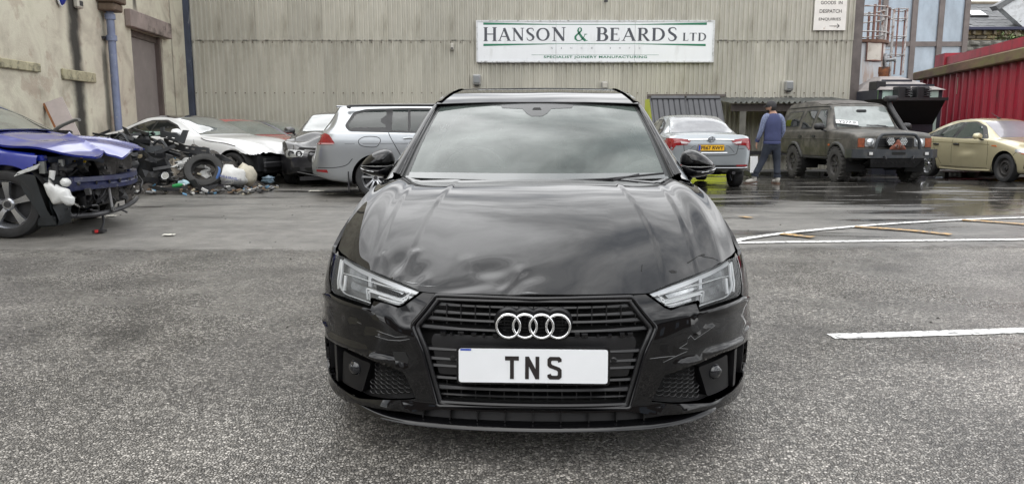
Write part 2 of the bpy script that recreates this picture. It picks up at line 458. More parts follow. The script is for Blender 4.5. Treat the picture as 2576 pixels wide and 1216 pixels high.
def chip_mat():
    m = bpy.data.materials.new('coarse chippings'); m.use_nodes = True
    t = m.node_tree; p = t.nodes['Principled BSDF']; L = t.links.new
    tc = nd(t, 'ShaderNodeTexCoord'); src = tc.outputs['Object']
    v = nd(t, 'ShaderNodeTexVoronoi', Scale=86.0, Randomness=1.0); L(src, v.inputs['Vector'])
    v2 = nd(t, 'ShaderNodeTexVoronoi', Scale=86.0, Randomness=1.0, feature='DISTANCE_TO_EDGE'); L(src, v2.inputs['Vector'])
    sp = nd(t, 'ShaderNodeSeparateColor'); L(v.outputs['Color'], sp.inputs[0])
    r1 = nd(t, 'ShaderNodeValToRGB'); L(sp.outputs[0], r1.inputs[0])
    r1.color_ramp.elements[0].position = .0; r1.color_ramp.elements[0].color = (.10, .095, .087, 1)
    r1.color_ramp.elements[1].position = 1.0; r1.color_ramp.elements[1].color = (.56, .53, .485, 1)
    e = r1.color_ramp.elements.new(.6); e.color = (.285, .27, .244, 1)
    ed = nd(t, 'ShaderNodeMapRange'); ed.inputs['From Max'].default_value = .22; ed.inputs['To Min'].default_value = .33; ed.inputs['To Max'].default_value = 1; L(v2.outputs['Distance'], ed.inputs[0])  # crevice shade between the stones put into the colour
    big = nd(t, 'ShaderNodeTexNoise', Scale=1.3, Detail=7.0, Roughness=.62); L(src, big.inputs['Vector'])
    r2 = nd(t, 'ShaderNodeMapRange'); r2.inputs['From Min'].default_value = .3; r2.inputs['From Max'].default_value = .7; r2.inputs['To Min'].default_value = .55; r2.inputs['To Max'].default_value = 1.35; L(big.outputs['Fac'], r2.inputs[0])
    q = nd(t, 'ShaderNodeMath', operation='MULTIPLY'); L(ed.outputs[0], q.inputs[0]); L(r2.outputs[0], q.inputs[1])
    s3 = nd(t, 'ShaderNodeVectorMath', operation='SCALE'); L(r1.outputs[0], s3.inputs[0]); L(q.outputs[0], s3.inputs['Scale'])
    L(s3.outputs[0], p.inputs['Base Color'])
    w = nd(t, 'ShaderNodeTexNoise', Scale=.55, Detail=5.0); L(src, w.inputs['Vector'])
    rr = nd(t, 'ShaderNodeMapRange'); rr.inputs['From Min'].default_value = .35; rr.inputs['From Max'].default_value = .65; rr.inputs['To Min'].default_value = .42; rr.inputs['To Max'].default_value = .2; L(w.outputs['Fac'], rr.inputs[0])
    L(rr.outputs[0], p.inputs['Roughness'])
    hh = nd(t, 'ShaderNodeMath', operation='MULTIPLY_ADD'); L(ed.outputs[0], hh.inputs[0]); hh.inputs[1].default_value = 1.0
    L(sp.outputs[1], hh.inputs[2])
    b = nd(t, 'ShaderNodeBump', Distance=.008, Strength=1.0); L(hh.outputs[0], b.inputs['Height']); L(b.outputs[0], p.inputs['Normal'])
    # dark oil and damp stains
    st = nd(t, 'ShaderNodeTexNoise', Scale=.75, Detail=8.0, Roughness=.66, Distortion=.6); L(src, st.inputs['Vector'])
    sr = nd(t, 'ShaderNodeMapRange', interpolation_type='SMOOTHSTEP'); sr.inputs['From Min'].default_value = .54; sr.inputs['From Max'].default_value = .68; sr.inputs['To Min'].default_value = 1.0; sr.inputs['To Max'].default_value = .62; L(st.outputs['Fac'], sr.inputs[0])
    s4 = nd(t, 'ShaderNodeVectorMath', operation='SCALE'); L(s3.outputs[0], s4.inputs[0]); L(sr.outputs[0], s4.inputs['Scale']); L(s4.outputs[0], p.inputs['Base Color'])
    # the far edge of the dressing is worn away
    px = nd(t, 'ShaderNodeSeparateXYZ'); L(src, px.inputs[0])
    xm = nd(t, 'ShaderNodeMath', operation='MAXIMUM'); L(px.outputs['X'], xm.inputs[0]); xm.inputs[1].default_value = 1.8
    ye = nd(t, 'ShaderNodeMath', operation='MULTIPLY_ADD'); L(xm.outputs[0], ye.inputs[0]); ye.inputs[1].default_value = .075; ye.inputs[2].default_value = 7.36
    dd = nd(t, 'ShaderNodeMath', operation='SUBTRACT'); L(ye.outputs[0], dd.inputs[0]); L(px.outputs['Y'], dd.inputs[1])
    ns = nd(t, 'ShaderNodeTexNoise', Scale=6.0, Detail=8.0, Roughness=.75); L(src, ns.inputs['Vector'])
    ad = nd(t, 'ShaderNodeMath', operation='MULTIPLY_ADD'); L(ns.outputs['Fac'], ad.inputs[0]); ad.inputs[1].default_value = -1.1; L(dd.outputs[0], ad.inputs[2])
    al = nd(t, 'ShaderNodeMapRange', interpolation_type='SMOOTHSTEP'); al.inputs['From Min'].default_value = -.62; al.inputs['From Max'].default_value = -.25; L(ad.outputs[0], al.inputs[0])
    tr = nd(t, 'ShaderNodeBsdfTransparent'); mx_ = nd(t, 'ShaderNodeMixShader'); L(al.outputs[0], mx_.inputs[0]); L(tr.outputs[0], mx_.inputs[1]); L(p.outputs[0], mx_.inputs[2])
    L(mx_.outputs[0], t.nodes['Material Output'].inputs[0])
    return m
# one sheet, fine near the yard and reaching the horizon
def gz(x, y):
    """the yard falls a little towards the wall on the right"""
    return -.045 * max(0, min(y, 30) - 16.0) * smooth(0.0, 4.0, x) * (1 - smooth(16, 22, x))
mb = MB()
xs = [-600, -150, -60, -30, -20] + [x * .75 for x in range(-20, 30)] + [30, 60, 150, 600]
ys = [-300, -80, -30, -12] + [y * .8 for y in range(-12, 40)] + [40, 60, 150, 700]
mb.grid([[(x, y, gz(x, y)) for y in ys] for x in xs])
obj('ground', mb, ground_mat(), smooth=40, kind='structure')
# the coarse chippings of the nearer bay, laid over it with a wavy edge
mb = MB(); row0, row1 = [], []
prof = [(-14, 7.3), (-8, 7.42), (-3.8, 7.46), (-1, 7.5), (2.8, 7.62), (4, 7.82), (5.5, 8.0), (9, 8.15), (14, 8.3)]
for i in range(141):
    x = -14 + i * .2
    row0.append((x, -9, .004)); row1.append((x, interp(prof, x) + rnd.uniform(-.02, .02), .004))
mb.grid([row0, row1])
obj('yard_surface', mb, chip_mat(), kind='structure')

def paint_mat(name, col, lim=(.50, .60)):
    m = mat(name, col, .45, var=.08, vs=20, dirt=(.1, .1, .1, .85), dscale=22.0, dlim=lim, bump=.25, bs=90)
    return m
K_LINE = paint_mat('white road paint', (.78, .78, .76))
K_YLINE = paint_mat('worn orange road paint', (.58, .34, .09), (.42, .56))
def strip(pts, wd, z, name, m):
    mb = MB(); a, b = [], []
    P = curve_pts(pts, 10)
    for i, p in enumerate(P):
        d = (P[min(i + 1, len(P) - 1)] - P[max(i - 1, 0)]).normalized(); n = Vector((-d.y, d.x, 0)) * wd / 2
        j = rnd.uniform(-.006, .006)
        q = p + n * (1 + j * 8); r_ = p - n * (1 - j * 8)
        a.append((q.x, q.y, z)); b.append((r_.x, r_.y, z))
    mb.grid([a, b]); return obj(name, mb, m, kind='structure')
strip([(1.85, 4.325, 0), (2.3, 4.37, 0), (3.2, 4.47, 0), (5.5, 4.72, 0)], .105, .008, 'road_marking', K_LINE)
strip([gnd(1800, 613), gnd(1880, 611), gnd(2100, 608), gnd(2576, 603), gnd(2800, 601)], .105, .008, 'road_marking', K_LINE)
strip([gnd(1840, 611), gnd(1880, 601), gnd(2000, 585), gnd(2200, 567), gnd(2400, 555), gnd(2576, 548.5), gnd(2760, 545)], .10, .012, 'road_marking', K_LINE)
strip([gnd(1965, 590), gnd(2045, 599)], .12, .016, 'road_marking', K_YLINE)
strip([gnd(2150, 572), gnd(2270, 580), gnd(2392, 592)], .13, .016, 'road_marking', K_YLINE)
strip([gnd(2420, 555), gnd(2500, 560), gnd(2600, 568)], .13, .016, 'road_marking', K_YLINE)
strip([gnd(1862, 546), gnd(1890, 550)], .10, .016, 'road_marking', K_YLINE)

# ------------------------------------------------------------------ corrugated building
WY = 24.0
WX0, WX1 = at(492, 300, WY).x, at(2143, 300, WY).x
K_CLAD = mat('weathered grey green cladding', (.445, .43, .37), .55, var=.12, vs=1.2, dirt=(.2, .185, .14, .6), dscale=1.8, dlim=(.5, .75), bump=.08, bs=20, stretch=(1, 1, .35))
_t = K_CLAD.node_tree; _p = _t.nodes['Principled BSDF']; _src = _p.inputs['Base Color'].links[0].from_socket
_oi = nd(_t, 'ShaderNodeObjectInfo'); _mr = nd(_t, 'ShaderNodeMapRange'); _mr.inputs['To Min'].default_value = .91; _mr.inputs['To Max'].default_value = 1.07
_sc = nd(_t, 'ShaderNodeVectorMath', operation='SCALE')
_t.links.new(_oi.outputs['Random'], _mr.inputs[0]); _t.links.new(_src, _sc.inputs[0]); _t.links.new(_mr.outputs[0], _sc.inputs['Scale']); _t.links.new(_sc.outputs[0], _p.inputs['Base Color'])
hall = empty('corrugated_hall', 'large hall clad in grey green corrugated sheets behind the parked cars', 'building', (0, WY, -.6))
SW = (WX1 - WX0 - .1) / 20; RIBP = SW / 7
def sheet(h, wd):
    """one profiled sheet: pans with raised ribs"""
    mb = MB(); xs = []
    n = int(round(wd / RIBP))
    for k in range(n):
        x = k * RIBP
        xs += [(x, 0), (x + .050, 0), (x + .068, -.042), (x + .106, -.042), (x + .124, 0)]
    xs.append((n * RIBP, 0))
    mb.grid([[(x, y, 0) for x, y in xs], [(x, y, h) for x, y in xs]])
    return mb
ZS = at(1000, 98, WY).z + .6        # the lap between the two tiers
low = mesh_of('cladding_sheet', sheet(ZS - .03, SW), K_CLAD, 20)
high = mesh_of('cladding_sheet_upper', sheet(3.4, SW), K_CLAD, 20)
nsh = 20
DOORX0, DOORX1, DOORZ = at(1632, 300, WY).x, at(1801, 300, WY).x, at(1700, 243, WY).z + .6
shd = sheet(ZS - .03 - DOORZ, SW)
over = mesh_of('cladding_over_door', shd, K_CLAD, 20)
for i in range(nsh):
    x = WX0 + i * SW
    mid = x + SW / 2
    if DOORX0 - .3 < mid < DOORX1 + .3:
        inst('cladding_sheet', over, hall, (x, rnd.uniform(-.004, .004), DOORZ))
    else:
        inst('cladding_sheet', low, hall, (x, rnd.uniform(-.004, .004), 0))
    inst('cladding_sheet', high, hall, (x, -.018 + rnd.uniform(-.004, .004), ZS - .05))
mb = MB()
mb.box(WX0 - .1, WX1 - .02, .06, .3, 0, DOORZ); mb.box(WX0 - .1, DOORX0, .3, .5, 0, 8.2); mb.box(WX0 - .1, WX1 - .02, .06, 12, DOORZ + .003, 8.0)
obj('hall_frame', mb, K_DARK, hall)
# flashings
K_FLASH = mat('dark brown flashing', (.10, .085, .08), .5, var=.3, vs=3)
mb = MB(); mb.box(WX1 - .14, WX1 + .12, -.07, .12, 0, 8.2); mb.box(WX1 + .0, WX1 + .12, .12, 12, 0, 8.2); obj('corner_flashing', mb, K_FLASH, hall)
K_BLUEGREY = mat('dark blue flaking paint', (.045, .055, .085), .5, var=.4, vs=6, dirt=(.5, .5, .48, .8), dscale=3, dlim=(.58, .68), stretch=(1, 1, .3))
mb = MB(); mb.box(WX0 - .22, WX0 + .03, -.12, .05, .9, 8.2); obj('corner_flashing', mb, K_BLUEGREY, hall, label='dark blue flaking corner board')
mb = MB()
for i in range(int((WX1 - WX0) / .3)):
    for z in (at(1000, 234, WY).z + .6, ZS - .1):
        x = WX0 + .09 + i * .3
        if DOORX0 < x < DOORX1 and z < DOORZ: continue
        mb.box(x - .014, x + .014, -.058, -.03, z - .014, z + .014)
obj('fixing_bolt', mb, mat('rusty bolt', (.09, .06, .045), .7), hall, kind='stuff')
mb = MB()
for i in range(60):
    x = WX0 + rnd.uniform(.2, WX1 - WX0 - .2); mb.box(x, x + rnd.uniform(.03, .12), -.062, -.04, ZS - .05, ZS - .035)
obj('lap_grime', mb, K_DARK, hall, kind='stuff')
# roller door
K_SLAT = mat('grey green roller slat', (.13, .145, .135), .4, metal=.3, var=.2, vs=5)
rd = obj('roller_door', MB().box(DOORX0 - .05, DOORX1 + .02, .3, .34, 0, DOORZ - .02), K_MATTE, hall)
sl = MB(); ww = DOORX1 - DOORX0 - .16
sl.grid([[(0, -.0, 0), (0, -.03, .02), (0, -.035, .06), (0, -.008, .105)], [(ww, 0, 0), (ww, -.03, .02), (ww, -.035, .06), (ww, -.008, .105)]])
slm = mesh_of('slat', sl, K_SLAT, 60)
k = 0
while .3 + k * .115 < DOORZ - .12:
    inst('slat', slm, rd, (DOORX0 + .08, .29, .3 + k * .115)); k += 1
mb = MB(); mb.box(DOORX0 - .08, DOORX0, -.06, .25, 0, DOORZ); mb.box(DOORX1, DOORX1 + .08, -.06, .25, 0, DOORZ); mb.box(DOORX0 - .08, DOORX1 + .25, -.075, .25, DOORZ, DOORZ + .07)
obj('door_frame', mb, K_FLASH, hall)

# ---- lettering
def text_mb(s, size, bold=0.0, xscale=1.0, spacing=1.0):
    cu = bpy.data.curves.new('lettering', 'FONT')
    cu.body = s; cu.size = size; cu.offset = bold; cu.space_character = spacing; cu.resolution_u = 3; cu.extrude = 0.0
    o = bpy.data.objects.new('lettering', cu); COL.objects.link(o)
    bpy.context.view_layer.update()
    me = o.to_mesh()
    mb = MB()
    mb.add([(v.co.x * xscale, 0, v.co.y) for v in me.vertices], [tuple(p.vertices) for p in me.polygons])
    o.to_mesh_clear()
    bpy.data.objects.remove(o, do_unlink=True); bpy.data.curves.remove(cu)
    if not mb.v: return mb, 0, 0
    x0 = min(v[0] for v in mb.v); x1 = max(v[0] for v in mb.v); z0 = min(v[2] for v in mb.v); z1 = max(v[2] for v in mb.v)
    mb.v = [(v[0] - x0, 0, v[2] - z0) for v in mb.v]
    return mb, x1 - x0, z1 - z0
def fit_text(s, x0, x1, z0, z1, y, M, name, parent, bold=0.0, spacing=1.0):
    mb, w_, h_ = text_mb(s, 1.0, bold, 1.0, spacing)
    mb.v = [(x0 + v[0] / w_ * (x1 - x0), y, z0 + v[2] / h_ * (z1 - z0)) for v in mb.v]
    return obj(name, mb, M, parent)
# a roman alphabet of thick and thin strokes: lists of (x, y, half-width) in a 0..1 high box
def ring_pts(cx, cy, rx, ry, a0, a1, thick, thin, n=14):
    out = []
    for i in range(n + 1):
        a = R(a0 + (a1 - a0) * i / n)
        out.append((cx + rx * math.cos(a), cy + ry * math.sin(a), thin + (thick - thin) * abs(math.cos(a)) ** 1.3))
    return out
TK, TN = .082, .032
def serif(x, y, hw=.13, h=.022): return [(x - hw, y, h), (x + hw, y, h)]
ROMAN = {
 'H': (.86, [[(.16, .02, TK), (.16, .98, TK)], [(.70, .02, TK), (.70, .98, TK)], [(.16, .51, TN), (.70, .51, TN)], serif(.16, .022), serif(.16, .978), serif(.70, .022), serif(.70, .978)]),
 'A': (.86, [[(.12, .02, TN), (.44, .98, TN)], [(.42, .98, TK), (.74, .02, TK)], [(.23, .34, TN), (.62, .34, TN)], serif(.12, .022, .11), serif(.74, .022, .13)]),
 'N': (.84, [[(.15, .02, TN), (.15, .98, TN)], [(.15, .95, TK), (.68, .05, TK)], [(.69, .0, TN), (.69, .98, TN)], serif(.15, .022, .11), serif(.12, .978, .11), serif(.69, .978, .11)]),
 'S': (.62, [[(.53, .78, .02), (.50, .90, .03), (.42, .965, .032), (.30, .97, .036), (.17, .92, .055), (.115, .78, .075), (.17, .64, .08), (.30, .53, .085), (.44, .42, .085), (.52, .28, .08), (.48, .12, .06), (.36, .035, .036), (.24, .03, .032), (.14, .09, .03), (.09, .24, .02)]]),
 'O': (.92, [ring_pts(.46, .5, .36, .465, 0, 360, TK, TN, 28)]),
 'B': (.70, [[(.18, .02, TK), (.18, .98, TK)], [(.05, .968, TN), (.36, .968, TN)] + ring_pts(.36, .745, .17, .222, 90, -90, TK * .95, TN, 12) + [(.18, .523, TN)], [(.18, .523, TN), (.38, .523, TN)] + ring_pts(.38, .278, .21, .245, 90, -90, TK, TN, 12) + [(.05, .032, TN)]]),
 'E': (.66, [[(.18, .02, TK), (.18, .98, TK)], [(.05, .968, TN), (.55, .968, TN)], [(.18, .52, TN), (.46, .52, TN)], [(.05, .032, TN), (.58, .032, TN)], [(.545, .98, .02), (.555, .80, .01)], [(.57, .02, .022), (.60, .24, .01)], [(.455, .62, .014), (.455, .42, .014)]]),
 'R': (.78, [[(.18, .02, TK), (.18, .98, TK)], [(.05, .968, TN), (.36, .968, TN)] + ring_pts(.37, .735, .19, .232, 90, -90, TK, TN, 12) + [(.18, .503, TN)], [(.36, .5, .06), (.66, .03, .075), (.76, .02, .025)], serif(.18, .022)]),
 'D': (.86, [[(.18, .02, TK), (.18, .98, TK)], [(.05, .968, TN), (.34, .968, TN)] + ring_pts(.36, .5, .38, .467, 90, -90, TK, TN, 16) + [(.05, .032, TN)]]),
 'L': (.62, [[(.18, .02, TK), (.18, .98, TK)], serif(.18, .978), [(.05, .032, TN), (.55, .032, TN)], [(.545, .02, .022), (.575, .26, .01)]]),
 'T': (.74, [[(.36, .02, TK), (.36, .98, TK)], [(.04, .965, TN), (.68, .965, TN)], [(.05, .98, .02), (.03, .78, .008)], [(.67, .98, .02), (.69, .78, .008)], serif(.36, .022)]),
 '&': (.98, [[(.80, .05, .085), (.62, .2, .085), (.36, .60, .07), (.30, .76, .06), (.34, .92, .04), (.43, .965, .032), (.52, .91, .04), (.53, .78, .05), (.44, .64, .045), (.25, .48, .055), (.13, .32, .07), (.14, .16, .07), (.26, .045, .04), (.40, .03, .032), (.56, .1, .028), (.70, .3, .024), (.77, .47, .022), (.84, .52, .03)], serif(.82, .5, .1), [(.74, .035, .028), (.95, .05, .025)]]),
}
def roman(s, x, z, h, y, track=.06):
    """adds the word's strokes; returns mesh and end x"""
    mb = MB()
    lay = 0
    for ch in s:
        wd, strokes = ROMAN[ch]
        for st in strokes:
            lay += 1
            L_, R_ = [], []
            for i, p in enumerate(st):
                a = Vector(st[max(i - 1, 0)][:2]); b = Vector(st[min(i + 1, len(st) - 1)][:2]); d = (b - a)
                d = d.normalized() if d.length > 0 else Vector((1, 0)); n = Vector((-d.y, d.x)) * p[2]
                q = Vector(p[:2])
                yy = y - .00025 * (lay % 8)
                L_.append((x + (q.x + n.x) * h, yy, z + (q.y + n.y) * h)); R_.append((x + (q.x - n.x) * h, yy, z + (q.y - n.y) * h))
            mb.grid([L_, R_])
        x += (wd + track) * h
    return mb, x - track * h
# main sign
SY = WY - .12
S0, S1 = at(1200, 155, SY), at(1797, 53, SY)
sign = empty('company_sign', 'wide white company sign with green stripes and grey capitals on the corrugated hall', 'sign', (S0.x, SY, S0.z))
SWD, SHT = S1.x - S0.x, S1.z - S0.z
K_SIGN = mat('white sign face', (.74, .76, .78), .35, var=.03, vs=1.5, dirt=(.45, .46, .44, .5), dscale=2.5, dlim=(.55, .8), stretch=(1.5, 1, .4))
K_SGREY = mat('sign charcoal', (.055, .06, .075), .4)
K_SGREEN = mat('sign green', (.015, .16, .085), .4)
sx = lambda u: (u - 150) / (2468 - 150) * SWD          # from the enlargement of the sign
sz = lambda v: (500 - v) / (500 - 108) * SHT
for a, b in ((150, 925), (925, 1698), (1698, 2468)):
    obj('sign_panel', MB().box(sx(a) + .004, sx(b) - .004, 0, .04, .02, SHT - .02), K_SIGN, sign)
fb = MB()
fb.box(-.02, 0.03, -.015, .06, -.02, SHT + .02); fb.box(SWD - .03, SWD + .02, -.015, .06, -.02, SHT + .02); fb.box(.031, SWD - .031, -.014, .06, SHT - .02, SHT + .025); fb.box(.031, SWD - .031, -.014, .06, -.025, .02)
obj('sign_frame', fb, mat('sign frame', (.6, .61, .62), .4, var=.15, vs=3, dirt=(.12, .12, .1, .8), dscale=6, dlim=(.5, .65)), sign)
hh = sz(170) - sz(302)
def word(s, u0, u1, v0, v1, m):
    h = sz(v0) - sz(v1)
    mb, xe = roman(s, 0, 0, h, 0)
    x0 = min(p[0] for p in mb.v); x1 = max(p[0] for p in mb.v)
    k = (sx(u1) - sx(u0)) / (x1 - x0)
    mb.v = [(sx(u0) + (p[0] - x0) * k, p[1] - .004, sz(v1) + p[2]) for p in mb.v]
    obj('lettering', mb, m, sign)
word('H', 216, 344, 168, 302, K_SGREY); word('ANSO', 356, 862, 174, 299, K_SGREY); word('N', 884, 1018, 168, 302, K_SGREY)
word('&', 1104, 1234, 168, 302, K_SGREEN)
word('B', 1320, 1436, 168, 302, K_SGREY); word('EARD', 1454, 1990, 174, 299, K_SGREY); word('S', 2016, 2110, 168, 302, K_SGREY); word('LTD', 2166, 2394, 222, 299, K_SGREY)
mb = MB()
for (pts) in ([(214, 122), (925, 139), (1700, 139), (2396, 122), (2396, 146), (1700, 144), (925, 144), (214, 144)], [(214, 328), (925, 325), (1700, 325), (2392, 329), (2392, 350), (1700, 330), (925, 330), (214, 350)]):
    mb.add([(sx(u), -.004, sz(v)) for u, v in pts], [(0, 1, 6, 7), (1, 2, 5, 6), (2, 3, 4, 5)])
obj('green_stripe', mb, K_SGREEN, sign)
obj('thin_rule', MB().add([(sx(685), -.004, sz(434)), (sx(1936), -.004, sz(434)), (sx(1936), -.004, sz(436.5)), (sx(685), -.004, sz(436.5))], [(0, 1, 2, 3)]), K_SGREEN, sign)
fit_text('SPECIALIST JOINERY MANUFACTURING', sx(806), sx(1820), sz(474), sz(443), -.004, K_SGREEN, 'lettering', sign, bold=.022, spacing=1.12)
K_FADED = mat('faded lettering', (.33, .34, .36), .5)
for ch, u in zip('SINCE', (885, 978, 1075, 1178, 1280)): fit_text(ch, sx(u - (10 if ch != 'I' else 4)), sx(u + (10 if ch != 'I' else 4)), sz(378), sz(360), -.004, K_FADED, 'lettering', sign)
for ch, u in zip('1972', (1458, 1551, 1645, 1744)): fit_text(ch, sx(u - (9 if ch != '1' else 4)), sx(u + (9 if ch != '1' else 4)), sz(378), sz(360), -.004, K_FADED, 'lettering', sign)
# goods in sign
G0, G1 = at(2046, 76.5, SY), at(2133.5, -30, SY)
gs = empty('direction_sign', 'weathered white board reading goods in, despatch and enquiries with an arrow', 'sign', (G0.x, SY, G0.z))
gw, gh = G1.x - G0.x, G1.z - G0.z
K_OLDW = mat('weathered white board', (.70, .68, .64), .5, var=.08, vs=3, dirt=(.3, .16, .08, .6), dscale=5, dlim=(.6, .72))
obj('board', MB().box(0, gw, 0, .03, 0, gh, bev=.006), K_OLDW, gs)
gxx = lambda u: (u - 2046) / 87.5 * gw
gzz = lambda v: (76.5 - v) / (76.5 + 30) * gh
K_LETT = mat('dark brown lettering', (.05, .042, .04), .5)
for s_, u0, u1, v0, v1 in (('GOODS  IN', 2062, 2121, 2.5, 11), ('DESPATCH', 2060, 2120, 23.5, 32.5), ('ENQUIRIES', 2059, 2119, 44.5, 53)):
    fit_text(s_, gxx(u0), gxx(u1), gzz(v1), gzz(v0), -.004, K_LETT, 'lettering', gs, bold=.012)
mb = MB(); zz = gzz(65.5)
mb.box(gxx(2089), gxx(2116), -.006, -.002, zz - .008, zz + .008)
for sgn in (1, -1):
    mb.add([(gxx(2117), -.0045, zz + .004 * sgn), (gxx(2110), -.0045, zz + sgn * .07), (gxx(2109), -.0045, zz + sgn * .055), (gxx(2114.5), -.0045, zz - .004 * sgn)], [(0, 1, 2, 3)])
obj('arrow', mb, K_LETT, gs)

# ---- floodlights and boxes on the hall wall
def floodlight(px, py0, py1, lab, lit):
    a, b = at(px, py1, WY), at(px, py0, WY); h = b.z - a.z; wd = h * .78
    t = empty('floodlight', lab, 'lamp', (a.x, WY, a.z), group='floodlights on the hall wall')
    obj('mounting_plate', MB().box(-wd * .8, wd * .8, -.058, -.04, -h * .5, h * 1.05), K_CLAD, t)
    obj('housing', MB().box(-wd / 2, wd / 2, -.26, -.06, .0, h, bev=.03), mat('light grey housing', (.3, .3, .29), .5), t)
    g = mat('lamp glass grey', (.35, .37, .38), .1, metal=.4, coat=1) if lit else mat('dull lamp cover', (.42, .40, .36), .4)
    obj('lens', MB().box(-wd * .42, wd * .42, -.285, -.255, h * .18, h * .9, bev=.02), g, t)
    obj('gland', MB().box(-wd * .25, wd * .25, -.2, -.1, -h * .12, .0), K_BLACK, t)
floodlight(1200, 188, 214, 'grey floodlight below the left end of the white company sign', True)
floodlight(1519, 206, 226, 'small beige floodlight below the middle of the white company sign', False)
floodlight(1979, 204, 229, 'grey floodlight above the lean-to roof by the person', True)
p = at(1138, 118, WY)
sb = empty('alarm_sensor', 'small beige box on the cladding left of the white company sign', 'sensor', (p.x, WY - .04, p.z - .1))
obj('case', MB().box(-.05, .05, -.1, 0, 0, .2, bev=.015), mat('beige plastic', (.45, .43, .38), .5), sb); obj('eye', MB().box(-.03, .03, -.115, -.1, .03, .07), K_DARK, sb)
p = at(1521, 4, WY)
sb = empty('bracket_lamp', 'small dark bracket lamp above the white company sign', 'lamp', (p.x, WY - .04, p.z - .1))
obj('arm', MB().box(-.02, .02, -.3, 0, .1, .14), K_DARK, sb); obj('lamp_head', MB().lathe([(.0, .02), (.06, .03), (.05, .14), (0, .15)], 12, Matrix.Translation((0, -.3, 0))), K_BLACK, sb, 40)

# ------------------------------------------------------------------ rendered building on the left
def wx(Y): return -7.38 - .105 * Y
WDIR = Vector((-.105, 1, 0)).normalized()
WANG = math.atan2(WDIR.y, WDIR.x)
def wallY(px):           # depth at which column px meets the wall
    return -7.38 / ((px - 1288) / FOC + .105)
def stucco():
    m = bpy.data.materials.new('old stained render'); m.use_nodes = True
    t = m.node_tree; p = t.nodes['Principled BSDF']; L = t.links.new
    tc = nd(t, 'ShaderNodeTexCoord'); src = tc.outputs['Object']
    sp = nd(t, 'ShaderNodeSeparateXYZ'); L(src, sp.inputs[0])
    a = nd(t, 'ShaderNodeTexNoise', Scale=1.1, Detail=9.0, Roughness=.62, Distortion=.5); L(src, a.inputs['Vector'])
    r = nd(t, 'ShaderNodeValToRGB'); L(a.outputs['Fac'], r.inputs[0])
    E_ = r.color_ramp.elements
    E_[0].position = .3; E_[0].color = (.34, .31, .245, 1); E_[1].position = .72; E_[1].color = (.50, .475, .37, 1)
    e = E_.new(.46); e.color = (.50, .46, .37, 1); e = E_.new(.56); e.color = (.58, .55, .44, 1)
    # patches of exposed pinkish under-coat
    b = nd(t, 'ShaderNodeTexNoise', Scale=1.9, Detail=7.0, Roughness=.55); mp = nd(t, 'ShaderNodeMapping'); mp.inputs['Location'].default_value = (5, 2, 1); L(src, mp.inputs[0]); L(mp.outputs[0], b.inputs['Vector'])
    mr = nd(t, 'ShaderNodeMapRange'); mr.inputs['From Min'].default_value = .58; mr.inputs['From Max'].default_value = .64; mr.inputs['To Max'].default_value = .5; L(b.outputs['Fac'], mr.inputs[0])
    m1 = nd(t, 'ShaderNodeMix', data_type='RGBA'); L(mr.outputs[0], m1.inputs['Factor']); L(r.outputs[0], m1.inputs['A']); m1.inputs['B'].default_value = (.36, .28, .22, 1)
    out = m1.outputs['Result']
    # soot streaks: position along the wall (x), half width, bottom, top
    nz = nd(t, 'ShaderNodeTexNoise', Scale=2.2, Detail=6.0); L(src, nz.inputs['Vector'])
    for (x0, hw, zb, zt, am) in STREAKS:
        d = nd(t, 'ShaderNodeMath', operation='SUBTRACT'); L(sp.outputs['X'], d.inputs[0]); d.inputs[1].default_value = x0
        ab = nd(t, 'ShaderNodeMath', operation='ABSOLUTE'); L(d.outputs[0], ab.inputs[0])
        off = nd(t, 'ShaderNodeMath', operation='MULTIPLY_ADD'); L(nz.outputs['Fac'], off.inputs[0]); off.inputs[1].default_value = hw * 1.1; L(ab.outputs[0], off.inputs[2])
        m2 = nd(t, 'ShaderNodeMapRange', interpolation_type='SMOOTHSTEP'); m2.inputs['From Min'].default_value = hw * 1.75; m2.inputs['From Max'].default_value = hw * .85; L(off.outputs[0], m2.inputs[0])
        m4 = nd(t, 'ShaderNodeMapRange', interpolation_type='SMOOTHSTEP'); m4.inputs['From Min'].default_value = zb; m4.inputs['From Max'].default_value = zb + .5; L(sp.outputs['Z'], m4.inputs[0])
        m5 = nd(t, 'ShaderNodeMapRange', interpolation_type='SMOOTHSTEP'); m5.inputs['From Min'].default_value = zt; m5.inputs['From Max'].default_value = zt - .3; L(sp.outputs['Z'], m5.inputs[0])
        q = nd(t, 'ShaderNodeMath', operation='MULTIPLY'); L(m2.outputs[0], q.inputs[0]); L(m4.outputs[0], q.inputs[1])
        q2 = nd(t, 'ShaderNodeMath', operation='MULTIPLY'); L(q.outputs[0], q2.inputs[0]); L(m5.outputs[0], q2.inputs[1])
        q3 = nd(t, 'ShaderNodeMath', operation='MULTIPLY'); L(q2.outputs[0], q3.inputs[0]); q3.inputs[1].default_value = am
        mi = nd(t, 'ShaderNodeMix', data_type='RGBA'); L(q3.outputs[0], mi.inputs['Factor']); L(out, mi.inputs['A']); mi.inputs['B'].default_value = (.022, .02, .017, 1)
        out = mi.outputs['Result']
    L(out, p.inputs['Base Color'])
    p.inputs['Roughness'].default_value = .85
    f = nd(t, 'ShaderNodeTexNoise', Scale=26.0, Detail=6.0); L(src, f.inputs['Vector'])
    hs = nd(t, 'ShaderNodeMath', operation='MULTIPLY_ADD'); L(mr.outputs[0], hs.inputs[0]); hs.inputs[1].default_value = -1.2; L(f.outputs['Fac'], hs.inputs[2])
    bn = nd(t, 'ShaderNodeBump', Strength=.5, Distance=.012); L(hs.outputs[0], bn.inputs['Height']); L(bn.outputs[0], p.inputs['Normal'])
    return m
def along(px): return (wallY(px) - 9.0) / WDIR.y     # distance along the wall from its near end
